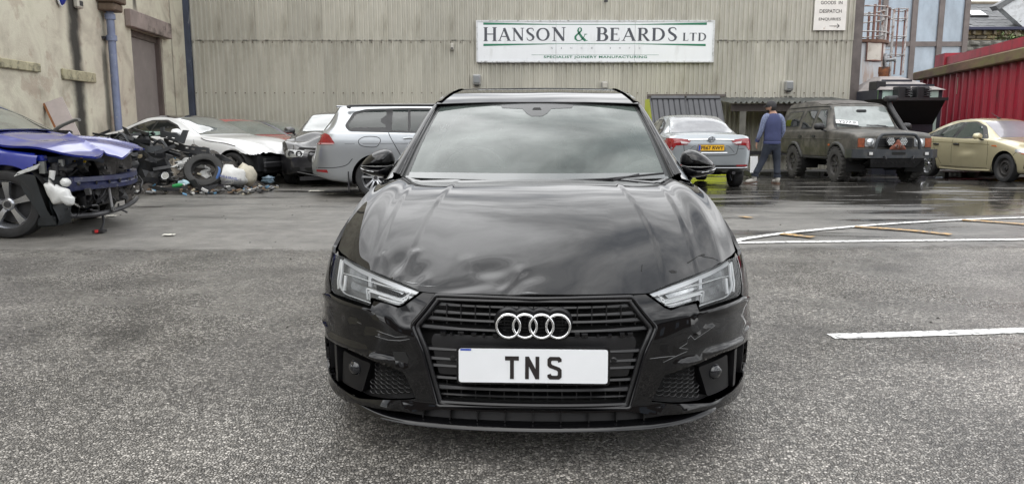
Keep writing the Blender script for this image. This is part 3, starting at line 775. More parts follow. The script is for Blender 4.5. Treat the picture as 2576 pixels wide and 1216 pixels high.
def wz(px, py): return at(px, py, wallY(px)).z
STREAKS = [(along(219), .34, .35, 9.0, .97), (along(298) - .25, .16, .2, 3.0, .7), (along(371), .16, 3.75, 9, .85), (along(58), .55, wz(60, 162) - .1, wz(60, 150) + .05, .75), (along(216), .5, wz(216, 190), wz(216, 172), .9), (along(455), .07, .3, 9, .5), (along(408), .3, wz(400, 92), wz(400, 76) + .1, .6)]
left = empty('rendered_building', 'tall old building with stained beige render on the left of the yard', 'building', (wx(9.0), 9.0, 0), WANG)
K_ST = stucco()
D0, D1 = along(357), along(432); DZ = wz(395, 83)
LEN = (24.0 - 9.0) / WDIR.y + .02
mb = MB(); mb.box(-9, D0, 0, .5, -.3, 9); mb.box(D1, LEN, 0, .5, -.3, 9); mb.box(D0, D1, 0, .5, DZ, 9)
obj('wall', mb, K_ST, left)
K_DOOR = mat('taupe door paint', (.235, .205, .195), .5, var=.12, vs=2.5, dirt=(.3, .27, .25, .5), dscale=5, dlim=(.6, .68))
dr = obj('door', MB().box(D0 - .02, D1 - .12, .17, .24, -.3, DZ - .16), K_DOOR, left)
mb = MB(); mb.box(D1 - .12, D1 - .003, .05, .3, -.3, DZ - .003); mb.box(D0 + .003, D1 - .121, .12, .3, DZ - .16, DZ - .004)
obj('door_frame', mb, mat('brown frame', (.11, .085, .075), .55, var=.2), left)
mb = MB(); mb.box(D0 - .35, D1 + .38, -.16, -.002, DZ + .0, DZ + .42, bev=.02)
obj('lintel', mb, mat('stained concrete lintel', (.27, .22, .2), .8, var=.25, vs=2, dirt=(.05, .04, .03, .9), dscale=2.2, dlim=(.52, .66)), left)
K_STONE = mat('lichened stone', (.36, .33, .22), .85, var=.3, vs=4, dirt=(.06, .055, .04, .9), dscale=5, dlim=(.5, .66), bump=.4, bs=14)
def ledge(x0, x1, ya, yb):
    z0, z1 = wz((x0 + x1) / 2, yb), wz((x0 + x1) / 2, ya)
    obj('stone_ledge', MB().box(along(x0), along(x1), -.06, -.001, z0, z1, bev=.015), K_STONE, left)
ledge(24, 122, 152, 176); ledge(177, 257, 178, 204)
# blue flaking board where the two buildings meet is on the hall; downpipe and hopper head
K_PIPE = mat('blue grey pipe paint', (.17, .20, .30), .45, var=.2, vs=4, dirt=(.4, .4, .38, .6), dscale=7, dlim=(.6, .7))
pa = along(291)
pipe = empty('downpipe', 'blue grey drainpipe with hopper running down the stained wall', 'drainpipe', Vector((wx(9.0), 9.0, 0)) + Vector((WDIR.x, WDIR.y, 0)) * pa, WANG)
obj('pipe', MB().tube([(0, -.16, .3), (0, -.16, wz(287, 28))], .085, 14), K_PIPE, pipe, 40)
for z in (wz(291, 96), wz(285, 40), .55):
    obj('collar', MB().tube([(0, -.16, z - .06), (0, -.16, z + .06)], .115, 14), K_PIPE if z > .6 else K_BLACK, pipe, 40)
obj('wall_bracket', MB().box(-.16, .16, -.06, -.002, wz(291, 96) - .03, wz(291, 96) + .03), K_DARK, pipe)
zt = wz(285, 20)
obj('hopper', MB().box(-.34, .34, -.42, -.002, zt + .12, zt + .5, bev=.03).box(-.26, .26, -.36, -.003, zt - .06, zt + .12, bev=.03), mat('rusty brown hopper', (.12, .085, .06), .8, var=.4, vs=8), pipe)
zt = wz(230, 10)
al = empty('alarm_box', 'beige alarm box high on the stained wall beside the soot streak', 'alarm box', Vector((wx(9.0), 9.0, 0)) + Vector((WDIR.x, WDIR.y, 0)) * along(227), WANG)
obj('case', MB().box(-.13, .13, -.12, -.002, zt - .1, zt + .4, bev=.03), mat('cream plastic', (.5, .47, .4), .5), al); obj('grille', MB().box(-.08, .08, -.126, -.12, zt - .05, zt + .05), K_DARK, al)
zt = wz(185, 14)
al = empty('wall_lamp', 'rounded blue badge with white rim at the top of the stained wall', 'lamp', Vector((wx(9.0), 9.0, 0)) + Vector((WDIR.x, WDIR.y, 0)) * along(186), WANG)
obj('shade', MB().inflate([(.14 * math.cos(a * .2618), .3 * math.sin(a * .2618)) for a in range(24)], .12, .02, M=Matrix.Translation((0, -.05, zt + .3)) @ Matrix.Rotation(R(90), 4, 'X')), mat('blue enamel', (.02, .035, .3), .3), al, 50)  # blue face of the badge, which gives no light
obj('rim', MB().tube([(.145 * math.cos(a * .2618), -.05, zt + .3 + .305 * math.sin(a * .2618)) for a in range(24)], .02, 6, closed=True), K_WHITE, al, 50)

# ------------------------------------------------------------------ lean-to on the right
K_LEAN = mat('dark weathered corrugated roofing', (.075, .08, .078), .5, var=.3, vs=2, dirt=(.25, .25, .23, .5), dscale=3, dlim=(.5, .7))
LX0, LX1 = at(1832, 250, 22.3).x, at(2150, 250, 22.3).x
lz0, lz1 = at(1990, 260, 22.0).z, at(1990, 249, WY).z
lean = empty('lean_to', 'low lean-to with dark corrugated roof against the hall wall', 'shelter', (LX0, 22.0, gz(7, 22)))
g0 = gz(7, 22)
nroof = 6; rw = (LX1 - LX0) / nroof
mb = MB(); row = []
for k in range(41):
    x = rw * 1.03 * k / 40; ph = (k / 40 * 4.0) % 1
    row.append((x, .055 * (max(0, 1 - abs(ph - .5) * 3.2))))
mb.grid([[(x, -.15, z) for x, z in row], [(x, 1.92, z + (lz1 - lz0)) for x, z in row]])
rm = mesh_of('roof_sheet', mb, K_LEAN, 35)
for i in range(nroof): inst('roof_sheet', rm, lean, (i * rw, rnd.uniform(-.02, .02), lz0 - g0 + .005 * (i % 2)))
obj('front_beam', MB().box(.0, LX1 - LX0, .0, .09, lz0 - g0 - .22, lz0 - g0 - .02), mat('dark timber', (.04, .032, .028), .7, var=.3), lean)
for x in (.35, LX1 - LX0 - .3): obj('post', MB().box(x - .09, x + .09, .0, .1, 0, lz0 - g0 - .22), mat('grey timber', (.13, .125, .11), .8, var=.3, vs=6), lean)
z = at(1900, 384, 23.7).z - g0
obj('rail', MB().box(.0, LX1 - LX0, 1.55, 1.62, z - .06, z + .06), K_DARK, lean)
# ------------------------------------------------------------------ yard beyond the hall corner
# glazed tower
GY = 34.0
K_MULL = mat('brown mullion', (.16, .135, .125), .55, var=.2, vs=3)
K_PANE = mat('milky pale blue glazing', (.30, .365, .43), .10, var=.3, vs=1.1, coat=.6, stretch=(1, 1, .5), dirt=(.2, .24, .28, .6), dscale=1.2, dlim=(.56, .75))
K_PANE2 = mat('grey blue glazing', (.17, .21, .27), .2, var=.3, vs=1.1, coat=.6, stretch=(1, 1, .5))
gt = empty('glazed_tower', 'tall glazed tower with brown mullions behind the ladder', 'building', (at(2100, 300, GY).x, GY, 0))
gxo = gt.location.x
cols = [at(x, 60, GY).x - gxo for x in (2090, 2150, 2222, 2297, 2364, 2428)]
zrow = [-.3, 2.2, at(2300, 111, GY).z, 9.4, 13]
for i in range(len(cols)):
    obj('mullion', MB().box(cols[i] - .11, cols[i] + .11, -.12, .1, -.3, 13), K_MULL, gt)
for j in (1, 2, 3): obj('transom', MB().box(cols[0], cols[-1], -.09, .08, zrow[j] - .1, zrow[j] + .1), K_MULL, gt)
for i in range(len(cols) - 1):
    for j in range(4):
        m = K_PANE2 if (i == 0 and j >= 2) or (i == 1 and j == 3) else K_PANE
        obj('pane', MB().box(cols[i] + .111, cols[i + 1] - .111, -.02 + rnd.uniform(-.01, .01), .03, zrow[j] + .101, zrow[j + 1] - .101), m, gt)
obj('side_wall', MB().box(cols[0] + .0, cols[-1] + .1, .12, 8, -.3, 13), K_MULL, gt)
# silo with top rail
SYY = 28.5
sc_ = at(2142, 150, SYY).x; srad = at(2219, 150, SYY).x - sc_
ztop = at(2180, 100, SYY - srad).z
K_SILO = mat('white silo paint with rust', (.56, .59, .61), .45, var=.1, vs=1.5, dirt=(.36, .17, .05, .85), dscale=1.5, dlim=(.52, .68), stretch=(1.5, 1.5, .25))
silo = empty('silo', 'white rust streaked cylindrical silo with a railing on top beside the hall corner', 'silo', (sc_, SYY, 0))
mb = MB(); mb.lathe([(srad * .98, -.3), (srad * .98, ztop - .02), (0, ztop)], 40)
obj('shell', mb, K_SILO, silo, 40)
mb = MB(); mb.lathe([(srad * 1.0, ztop - .1), (srad * 1.07, ztop - .08), (srad * 1.07, ztop + .02), (srad * .9, ztop + .03)], 40)
obj('rim', mb, mat('rusty brown steel', (.13, .07, .045), .75, var=.5, vs=4), silo, 40)
K_RAIL = mat('peeling white rail', (.5, .5, .49), .5, var=.2, vs=6, dirt=(.2, .09, .05, .9), dscale=5, dlim=(.5, .62))
K_RUSTR = mat('rusty rail', (.2, .11, .09), .7, var=.4, vs=6)
zr = [at(2150, y, SYY - srad).z for y in (79, 39, 15)]
for z in zr:
    obj('rail', MB().tube([(srad * 1.03 * math.cos(2 * math.pi * k / 36), srad * 1.03 * math.sin(2 * math.pi * k / 36), z) for k in range(36)], .05, 6, closed=True, flat=.5), K_RAIL, silo, 60)
for k in range(12):
    a = 2 * math.pi * (k + .35) / 12
    obj('post', MB().tube([(srad * 1.03 * math.cos(a), srad * 1.03 * math.sin(a), ztop), (srad * 1.03 * math.cos(a), srad * 1.03 * math.sin(a), zr[2] + .05)], .045, 6), K_RUSTR if k % 2 else K_RAIL, silo, 60)
# notice panel and door valve on the silo
def on_cyl(a0, a1, z0, z1, off): 
    P = [[((srad + off) * math.sin(a), -(srad + off) * math.cos(a), z) for z in (z0, z1)] for a in [a0 + (a1 - a0) * k / 8 for k in range(9)]]
    return MB().grid(P)
obj('access_panel', on_cyl(.02, .62, at(2160, 152, SYY - srad).z, at(2160, 106, SYY - srad).z, .02), mat('silo panel', (.56, .53, .47), .4, var=.12, vs=1.4, dirt=(.25, .2, .12, .7), dscale=2, dlim=(.5, .66)), silo, 30)
obj('panel_frame', MB().tube([tuple(Vector(((srad + .03) * math.sin(a), -(srad + .03) * math.cos(a), z))) for a, z in ((.02, at(2160, 152, SYY - srad).z), (.32, at(2160, 152, SYY - srad).z), (.62, at(2160, 152, SYY - srad).z), (.62, at(2160, 106, SYY - srad).z), (.32, at(2160, 106, SYY - srad).z), (.02, at(2160, 106, SYY - srad).z))], .035, 4, closed=True), K_RUSTR, silo)
a = .98; zv = at(2198, 151, SYY - srad * .6).z
vm = Matrix.Translation((srad * math.sin(a), -srad * math.cos(a), zv)) @ Matrix.Rotation(a, 4, 'Z') @ Matrix.Rotation(R(90), 4, 'X')
obj('valve', MB().lathe([(0, .0), (.24, .0), (.24, .05), (.07, .06), (.06, .3), (.1, .3), (.1, .36), (0, .36)], 20, vm), mat('grey valve', (.33, .34, .35), .4, metal=.5), silo, 40)
# caged ladder
LY = 29.5
lc = at(2246, 100, LY).x; lw = (at(2262, 100, LY).x - at(2229, 100, LY).x) / 2
lad = empty('caged_ladder', 'white and rusty caged ladder standing between the silo and the glazed tower', 'ladder', (lc, LY, 0))
ztl = at(2246, 30, LY).z
for s in (-1, 1): obj('stile', MB().box(lc * 0 + s * .28 - .3 - .035, s * .28 - .3 + .035, -.02, .05, -.3, ztl + (2.5 if s < 0 else .1)), K_RAIL if s > 0 else K_RUSTR, lad)
k = 0; rg = mesh_of('rung', MB().tube([(-.56, .015, 0), (-.04, .015, 0)], .018, 6), K_RAIL, 60)
while k * .28 < ztl: inst('rung', rg, lad, (0, 0, k * .28)); k += 1
for y in (28, 52, 96, 141):
    z = at(2246, y, LY).z
    obj('cage_hoop', MB().tube([(-.58, 0, z)] + [(-.3 + .28 + .34 * math.cos(R(t)) * 1.0, -.1 - .62 * math.sin(R(t)) * .9, z + .0) for t in (170, 150, 125, 100, 75, 50, 25, 0, -10)] + [(.36, .1, z), (-.02, .02, z)], .045, 6, flat=.4), K_RAIL, lad, 60)
for x, y in ((.34, -.1), (.18, -.58), (-.16, -.62)):
    obj('cage_bar', MB().box(x - .025, x + .025, y - .015, y + .015, at(2246, 190, LY).z, ztl + .05), K_RAIL if x > 0 and y < -.3 else K_RUSTR, lad)

# ------------------------------------------------------------------ stone house with slate roof
HY = 46.0
hs = empty('stone_house', 'stone house with grey slate roof and skylight beyond the red container', 'house', (at(2420, 300, HY).x, HY, 0))
hx = hs.location.x
K_SLATE = mat('grey slate', (.115, .12, .125), .5, var=.35, vs=5, dirt=(.2, .2, .19, .5), dscale=7)
K_STONEW = mat('sandstone block', (.30, .235, .13), .85, var=.35, vs=2.5, bump=.4, bs=8)
K_STONED = mat('dark sandstone block', (.16, .135, .10), .85, var=.35, vs=2.5, bump=.4, bs=8)
ze, zrg = at(2500, 73, HY).z, at(2500, 12, HY + 3.6).z
xe0, xe1 = -1.0, at(2790, 60, HY).x - hx
obj('core_wall', MB().box(xe0, xe1, .16, 7.5, -.5, ze - .05), mat('mortar', (.2, .18, .14), .9), hs)
me1 = [mesh_of('stone', MB().box(-.29, .29, 0, .17, .012, .188, bev=.02), K_STONEW), mesh_of('stone', MB().box(-.29, .29, 0, .17, .012, .188, bev=.02), K_STONED)]
zb0 = at(2450, 135, HY).z
nrow = int((ze - .35 - zb0) / .2); cnt = 0
for r_ in range(nrow):
    z = ze - .35 - (r_ + 1) * .2
    for c in range(12):
        x = .1 + c * .62 + (.31 if r_ % 2 else 0)
        inst('stone', me1[rnd.random() < .35], hs, (x, rnd.uniform(-.03, .0), z), scale=(rnd.uniform(.9, 1.0), 1, rnd.uniform(.92, 1.0))); cnt += 1
mb = MB()
for c in range(14): mb.box(.05 + c * .6, .2 + c * .6, -.28, .16, ze - .3, ze - .12)
obj('eaves_corbel', mb, K_STONED, hs)
obj('eaves_course', MB().box(xe0, xe1, -.06, .16, ze - .33, ze - .3 + .28), K_STONEW, hs)
obj('gutter', MB().box(xe0, xe1, -.42, -.2, ze - .1, ze + .08, bev=.03), mat('navy gutter', (.02, .022, .06), .4), hs)
rl = math.hypot(3.9, zrg - ze); ra = math.atan2(zrg - ze, 3.9)
roof = obj('roof', MB().box(xe0, xe1, 0, rl, -.12, 0), mat('roof under-layer', (.05, .05, .052), .8), hs, loc=(0, -.3, ze + .05), rot=(ra, 0, 0))
sm = [mesh_of('slate', MB().box(-.235, .235, 0, .42, 0, .022).add([], []), K_SLATE)]
nr = int(rl / .27); cnt = 0; rest = MB()
for r_ in range(nr):
    for c in range(int((xe1 - .0) / .48) + 1):
        x = .1 + c * .48 + (.24 if r_ % 2 else 0)
        if x > 9.5: continue
        if cnt < 290:
            inst('slate', sm[0], roof, (x, r_ * .27 - .05, .012 + rnd.uniform(0, .012)), rot=(-.05, 0, rnd.uniform(-.02, .02))); cnt += 1
        else:
            rest.box(x - .235, x + .235, r_ * .27 - .05, r_ * .27 + .37, .012, .034 + rnd.uniform(0, .012), M=Matrix.Translation((0, 0, 0)))
if rest.v: obj('slate', rest, K_SLATE, roof, kind='stuff')
obj('ridge', MB().tube([(xe0, -.3 + 3.9, zrg + .05), (xe1, -.3 + 3.9, zrg + .05)], .16, 8), K_STONED, hs, 40)
a0 = at(2432, 44, HY + 1.6).x - hx; a1 = at(2478, 44, HY + 1.6).x - hx
ya = .39 * rl; yb = .63 * rl
sk = obj('skylight', MB().box(a0, a1, ya, yb, .0, .13, bev=.03), K_BLACK, hs, loc=(0, -.3, ze + .05), rot=(ra, 0, 0))
obj('pane', MB().box(a0 + .1, a1 - .1, ya + .1, yb - .1, .131, .15), mat('skylight pane', (.5, .52, .52), .15, coat=1), sk)
# white rendered gable dormer on the right
gx0, gx1 = at(2510, 30, HY - .2).x - hx, at(2700, 30, HY - .2).x - hx
zg0 = at(2560, 60, HY).z
K_GAB = mat('stained white render', (.62, .64, .66), .8, var=.1, vs=2, dirt=(.25, .25, .24, .7), dscale=2.5, dlim=(.5, .7))
obj('gable_wall', MB().prism([(gx0, zg0 + .9), (gx0 + 1.9, zg0 - .6), (gx1, zg0 - .6), (gx1, zg0 + 3.5), (gx0 + 1.7, zg0 + 1.65)], 0, .5, Matrix.Translation((0, .1, 0)) @ Matrix.Rotation(R(90), 4, 'X')), K_GAB, hs)
obj('gable_roof', MB().prism([(gx0 - .3, zg0 + .95), (gx1, zg0 + 3.75), (gx1, zg0 + 3.5), (gx0 - .1, zg0 + .72)], 0, .62, Matrix.Translation((0, .16, 0)) @ Matrix.Rotation(R(90), 4, 'X')), K_SLATE, hs)
# rubble garden wall and shrub before the house
gw_ = empty('rubble_wall', 'low grey rubble wall with ivy behind the red container', 'wall', (at(2400, 200, 42).x, 42.0, 0))
zt = at(2440, 100, 42).z
obj('core', MB().box(-.5, 12, .1, .6, -.5, zt), mat('rubble core', (.12, .115, .10), .9), gw_)
rs = [mesh_of('stone', MB().inflate(round_poly([(-.27, -.13), (.27, -.15), (.29, .12), (-.25, .14)], .08), .12, .0, 3, M=Matrix.Rotation(R(90), 4, 'X')), mat('grey rubble', (.17, .165, .145), .9, var=.4, vs=4, bump=.4, bs=9), 50) for _ in range(1)]
for r_ in range(5):
    for c in range(9): inst('stone', rs[0], gw_, (c * .6 - .2 + (.3 if r_ % 2 else 0), .1, zt - .18 - r_ * .31), rot=(0, rnd.uniform(-.1, .1), 0), scale=(rnd.uniform(.8, 1.0), rnd.uniform(.6, 1.2), rnd.uniform(.8, 1.0)))
def leafy(name, lab, c, r3, n, cols, lsz, cat='shrub'):
    t = empty(name, lab, cat, c)
    for q, m in enumerate(cols):
        mb = MB()
        for _ in range(n // len(cols)):
            v = Vector((rnd.gauss(0, .45), rnd.gauss(0, .45), rnd.gauss(0, .4)))
            v = Vector((v.x * r3[0], v.y * r3[1], r3[2] + v.z * r3[2]))
            if v.z < 0: continue
            M_ = Matrix.Translation(v) @ Matrix.Rotation(rnd.uniform(0, 6.28), 4, 'Z') @ Matrix.Rotation(rnd.uniform(-1.2, 1.2), 4, 'X')
            s_ = lsz * rnd.uniform(.6, 1.4)
            mb.add([(-s_ * .4, 0, 0), (0, -s_ * .7, .0), (s_ * .4, 0, s_ * .1), (0, s_ * .8, 0)], [(0, 1, 2, 3)], M_)
        obj('foliage', mb, m, t, kind='stuff')
    mb = MB()
    for _ in range(7):
        mb.tube([(0, 0, -.1), (rnd.uniform(-.3, .3) * r3[0], rnd.uniform(-.3, .3) * r3[1], r3[2] * .7), (rnd.uniform(-.8, .8) * r3[0], rnd.uniform(-.6, .6) * r3[1], r3[2] * 1.5)], [.04, .03, .01], 5)
    obj('stem', mb, mat('twig', (.10, .07, .05), .9), t)
K_LEAF = mat('fresh green leaf', (.09, .14, .035), .6, var=.5, vs=2); K_LEAFD = mat('dull brown green leaf', (.085, .075, .04), .7, var=.5, vs=2)
leafy('shrub', 'scraggy green and brown shrub growing by the gable above the red container', (at(2566, 90, 43).x, 43, at(2566, 136, 43).z), (1.3, .8, .62), 1500, [K_LEAF, K_LEAFD, K_LEAFD], .13)

# ------------------------------------------------------------------ red container
CD = Vector((.24, 1, 0)).normalized(); CANG = math.atan2(CD.y, CD.x)
c0 = Vector((7.93 + .24 * 15.5, 15.5, 0))
CL = (28.6 - 15.5) / CD.y
K_REDC = mat('red container paint', (.33, .016, .036), .45, var=.2, vs=2, dirt=(.09, .03, .03, .75), dscale=2.5, dlim=(.48, .68), stretch=(1, 1, .5))
K_MOSS = mat('mossy rusted beam', (.14, .085, .055), .7, var=.4, vs=2.5, dirt=(.16, .15, .05, .9), dscale=2, dlim=(.42, .6), stretch=(.5, 1, 1.5))
ctn = empty('red_container', 'long red ribbed container with a mossy top beam at the right edge', 'container', c0, CANG)
# local x runs away along the container, local y to the left (towards the yard)
obj('side_panel', MB().box(0, CL, -2.4, -.06, .35, 2.74), K_REDC, ctn)
rb = MB().prism([(0, -.0), (.05, .09), (.15, .09), (.2, 0)], .3, 2.73)
rbm = mesh_of('rib', rb, K_REDC)
for k in range(int(CL / .62)): inst('rib', rbm, ctn, (.2 + k * .62, -.062, 0))
obj('top_beam', MB().box(-.1, CL + .1, -.3, .16, 2.74, 3.03, bev=.03), K_MOSS, ctn)
obj('ledge_strip', MB().box(0, CL * .86, -.35, -.05, 3.031, 3.09), mat('rust strip', (.13, .06, .05), .7, var=.4), ctn)
obj('upper_rim', MB().box(.0, CL * .86, -2.3, -.36, 3.0, 3.42), K_REDC, ctn)
obj('end_box', MB().box(CL * .86, CL * .94, -2.2, -.3, 3.0, 3.55), K_REDC, ctn)
obj('bottom_rail', MB().box(0, CL, -2.3, .02, .15, .349), K_DARK, ctn)
obj('patch', MB().box(CL * .66, CL * .66 + .2, .002, .012, 2.1, 2.6), mat('pale patch', (.4, .38, .3), .5), ctn)
# ------------------------------------------------------------------ green burner unit with black hopper
MY = 22.6
mx0, mx1 = at(2160, 230, MY + 1.2).x, at(2370, 240, MY).x
ug = empty('burner_unit', 'pale green machine housing with grey pyramid roof, rusty flue and black hopper', 'machine', (mx0, MY, gz(11, 22)))
gg = gz(11, 22)
zt = at(2290, 226, MY).z - gg; W_ = mx1 - mx0
K_PALE = mat('pale green panel', (.42, .55, .49), .45, var=.08, vs=2); K_GREENP = mat('leaf green panel', (.13, .22, .10), .5, var=.2, vs=2); K_NAVY = mat('blue black steel', (.028, .03, .042), .5, var=.3)
obj('housing', MB().box(.0, W_, .0, 2.2, .0, zt), K_NAVY, ug)
for u0, u1, m in ((2160, 2208, K_GREENP), (2219, 2258, K_PALE), (2284, 2310, K_PALE), (2339, 2359, K_PALE)):
    a = max(at(u0, 240, MY).x - mx0, .02); b_ = at(u1, 240, MY).x - mx0
    obj('panel', MB().box(a, b_, -.03, -.001, .9, zt - .02), m, ug)
z1 = at(2270, 193, MY + 1.0).z - gg; zc_ = at(2290, 213, MY + .5).z - gg
xa = lambda px, Y=MY + .4: at(px, 200, Y).x - mx0
mb = MB()
P0 = [(xa(2195), -.1, zt), (W_ + .05, -.1, zt), (W_ + .05, 2.2, zt), (xa(2195), 2.2, zt)]
P1 = [(xa(2232), .85, z1), (xa(2282), .85, z1), (xa(2282), 1.3, z1), (xa(2232), 1.3, z1)]
mb.add(P0 + P1, [(0, 1, 5, 4), (1, 2, 6, 5), (2, 3, 7, 6), (3, 0, 4, 7), (4, 5, 6, 7)])
obj('pyramid_roof', mb, mat('dusty grey sheet', (.30, .275, .265), .6, var=.25, vs=3), ug)
sl_ = math.atan2(z1 - zt, .95)
for (a, b_, f) in ((2206, 2340, .28), (2222, 2298, .62)):
    yy = -.1 + .95 * f; zz = zt + (z1 - zt) * f
    obj('roof_rib', MB().box(xa(a), xa(b_), yy - .025, yy + .025, zz - .02, zz + .05), K_NAVY, ug)
fl = Vector((xa(2249), 1.05, 0)); fr_ = (at(2262, 180, MY + 1).x - at(2235, 180, MY + 1).x) / 2
zf = at(2249, 168, MY + 1.0).z - gg
obj('flue', MB().lathe([(fr_ * .95, z1 - .05), (fr_ * .95, (z1 + zf) / 2 - .08), (fr_ * 1.02, (z1 + zf) / 2 - .06), (fr_, zf), (fr_ * .9, zf), (fr_ * .9, zf - .2)], 20, Matrix.Translation(fl)), mat('rusted flue', (.20, .075, .03), .8, var=.6, vs=2, dirt=(.03, .03, .03, .9), dscale=1.5, dlim=(.5, .6)), ug, 40)
for u0, u1 in ((2260, 2291), (2307, 2338)):
    a, b_ = at(u0, 240, MY - .4).x - mx0, at(u1, 240, MY - .4).x - mx0
    zl0, zl1 = at(2270, 247, MY - .4).z - gg, at(2270, 217, MY - .4).z - gg
    bx = obj('fan_cowl', MB().box(a, b_, -.4, -.031, zl0, zl1, bev=.02), K_BLACK, ug)
    for k in range(4):
        zz = zl0 + .06 + k * (zl1 - zl0 - .08) / 4
        obj('louvre', MB().add([(b_ - .16, -.42, zz + .05), (b_ - .02, -.5, zz), (b_ + .0, -.5, zz + .01), (b_ - .14, -.42, zz + .06)], [(0, 1, 2, 3)]).box(b_ - .16, b_ + .02, -.47, -.401, zz, zz + .015), K_DARK, bx)
# hopper: open funnel towards the yard
hz0, hz1 = at(2300, 313, MY - .6).z - gg, at(2300, 248, MY - 1.6).z - gg
ha, hb = at(2223, 248, MY - 1.6).x - mx0, at(2381, 248, MY - 1.6).x - mx0
hc, hd = at(2261, 312, MY - .6).x - mx0, at(2346, 312, MY - .6).x - mx0
K_HOP = mat('black hopper steel', (.012, .012, .013), .5, var=.3, vs=3)
mb = MB(); mb.add([(ha, -1.6, hz1), (hb, -1.6, hz1), (hd, -.6, hz0), (hc, -.6, hz0), (ha + .15, -.05, hz1), (hb - .1, -.05, hz1), (hd, -.05, hz0), (hc, -.05, hz0)], [(0, 1, 2, 3), (0, 3, 7, 4), (1, 5, 6, 2), (3, 2, 6, 7), (0, 4, 5, 1)])
obj('hopper', mb, K_HOP, ug)
obj('hopper_rim', MB().box(ha - .02, hb + .02, -1.66, -1.601, hz1 - .05, hz1 + .03), K_BLACK, ug)
obj('hopper_chute', MB().box(hc, hd, -.62, -.04, .0, hz0 - .001), K_NAVY, ug)
obj('control_box', MB().box(.02, .3, .1, .6, zt, zt + .26, bev=.02), K_BLACK, ug)

# ------------------------------------------------------------------ yellow green bin with black ribbed lids
BY = 21.2; bg = gz(5.3, 21)
K_LIME = mat('lime yellow paint', (.50, .56, .03), .45, var=.1, vs=2)
K_LID = mat('black ribbed lid', (.05, .052, .058), .45, var=.25, vs=3)
bx0, bx1 = at(1648, 300, BY).x, at(1834, 300, BY).x
bn = empty('waste_container', 'lime green waste container with sloping black ribbed lids behind the silver saloon', 'waste container', (bx0, BY, bg))
BWD = bx1 - bx0
zb1 = at(1740, 249, BY + 1.0).z - bg; zb0 = zb1 - 1.25
mb = MB().prism([(0, .01), (-.0, zb0), (1.0, zb1), (1.7, zb1), (1.7, .01)], 0, BWD, Matrix(((0, 0, 1, 0), (1, 0, 0, 0), (0, 1, 0, 0), (0, 0, 0, 1))))
obj('body', mb, K_LIME, bn)
la = math.atan2(zb1 - zb0, 1.0); ll = math.hypot(zb1 - zb0, 1.0)
for s in (0, 1):
    xa_ = .0 + s * BWD / 2; ld = obj('lid', MB().box(.004, BWD / 2 - .003, 0, ll, .012, .05), K_LID, bn, loc=(xa_, -.0, zb0), rot=(la, 0, 0))
    for k in range(6):
        x = .06 + (BWD / 2 - .14) * k / 5.6
        obj('lid_rib', MB().box(x, x + (BWD / 2 - .14) / 5.6 - .014, .03, ll - .02, .0505, .085, bev=.014), K_LID, ld)
    obj('lid_edge', MB().box(.03, BWD / 2 - .02, ll - .08, ll + .03, .051, .12, bev=.015), K_LID, ld)
for x in (.3, BWD - .3):
    for y in (): obj('castor', MB().lathe([(0, -.05), (.1, -.05), (.1, .05), (0, .05)], 14, Matrix.Translation((x, y, .1)) @ Matrix.Rotation(R(90), 4, 'Y')), K_BLACK, bn, 40)
# ------------------------------------------------------------------ car kit
def tri_fill(poly, holes=(), step=.07):
    """triangles of a polygon with holes, with extra inner points so that it can follow a curved body"""
    pts, edges = [], []
    def ring(pl):
        b = len(pts); sub = []
        for i in range(len(pl)):
            a, c = Vector(pl[i][:2]), Vector(pl[(i + 1) % len(pl)][:2])
            k = max(1, int((c - a).length / step))
            for j in range(k): sub.append(a.lerp(c, j / k))
        n = len(sub)
        pts.extend(sub); edges.extend([(b + i, b + (i + 1) % n) for i in range(n)])
        return list(range(b, b + n))
    outer = ring(poly); rings = [outer] + [ring(h) for h in holes]
    x0 = min(p[0] for p in poly); x1 = max(p[0] for p in poly); y0 = min(p[1] for p in poly); y1 = max(p[1] for p in poly)
    def seg_d(p):
        best = 9
        for a, b in edges:
            A, B = pts[a], pts[b]; d = B - A; l2 = d.length_squared
            t = 0 if l2 == 0 else max(0, min(1, (p - A).dot(d) / l2)); best = min(best, (p - A - d * t).length)
        return best
    inner = []
    nx = int((x1 - x0) / step); ny = int((y1 - y0) / (step * .87))
    for j in range(ny + 1):
        for i in range(nx + 1):
            p = Vector((x0 + (i + .5 * (j % 2)) * step, y0 + j * step * .87))
            if in_poly(p, poly) and not any(in_poly(p, h) for h in holes) and seg_d(p) > step * .4: inner.append(p)
    nb = len(pts)
    V, E_, F, ov, oe, of = geometry.delaunay_2d_cdt(pts + inner, edges, [], 0, 1e-6)
    F2 = []
    for f in F:
        c = (V[f[0]] + V[f[1]] + V[f[2]]) / 3
        if in_poly(c, poly) and not any(in_poly(c, h) for h in holes): F2.append(tuple(f))
    back = {}
    for i, o_ in enumerate(ov):
        for q in o_: back[q] = i
    return V, F2, [[back[q] for q in r] for r in rings]

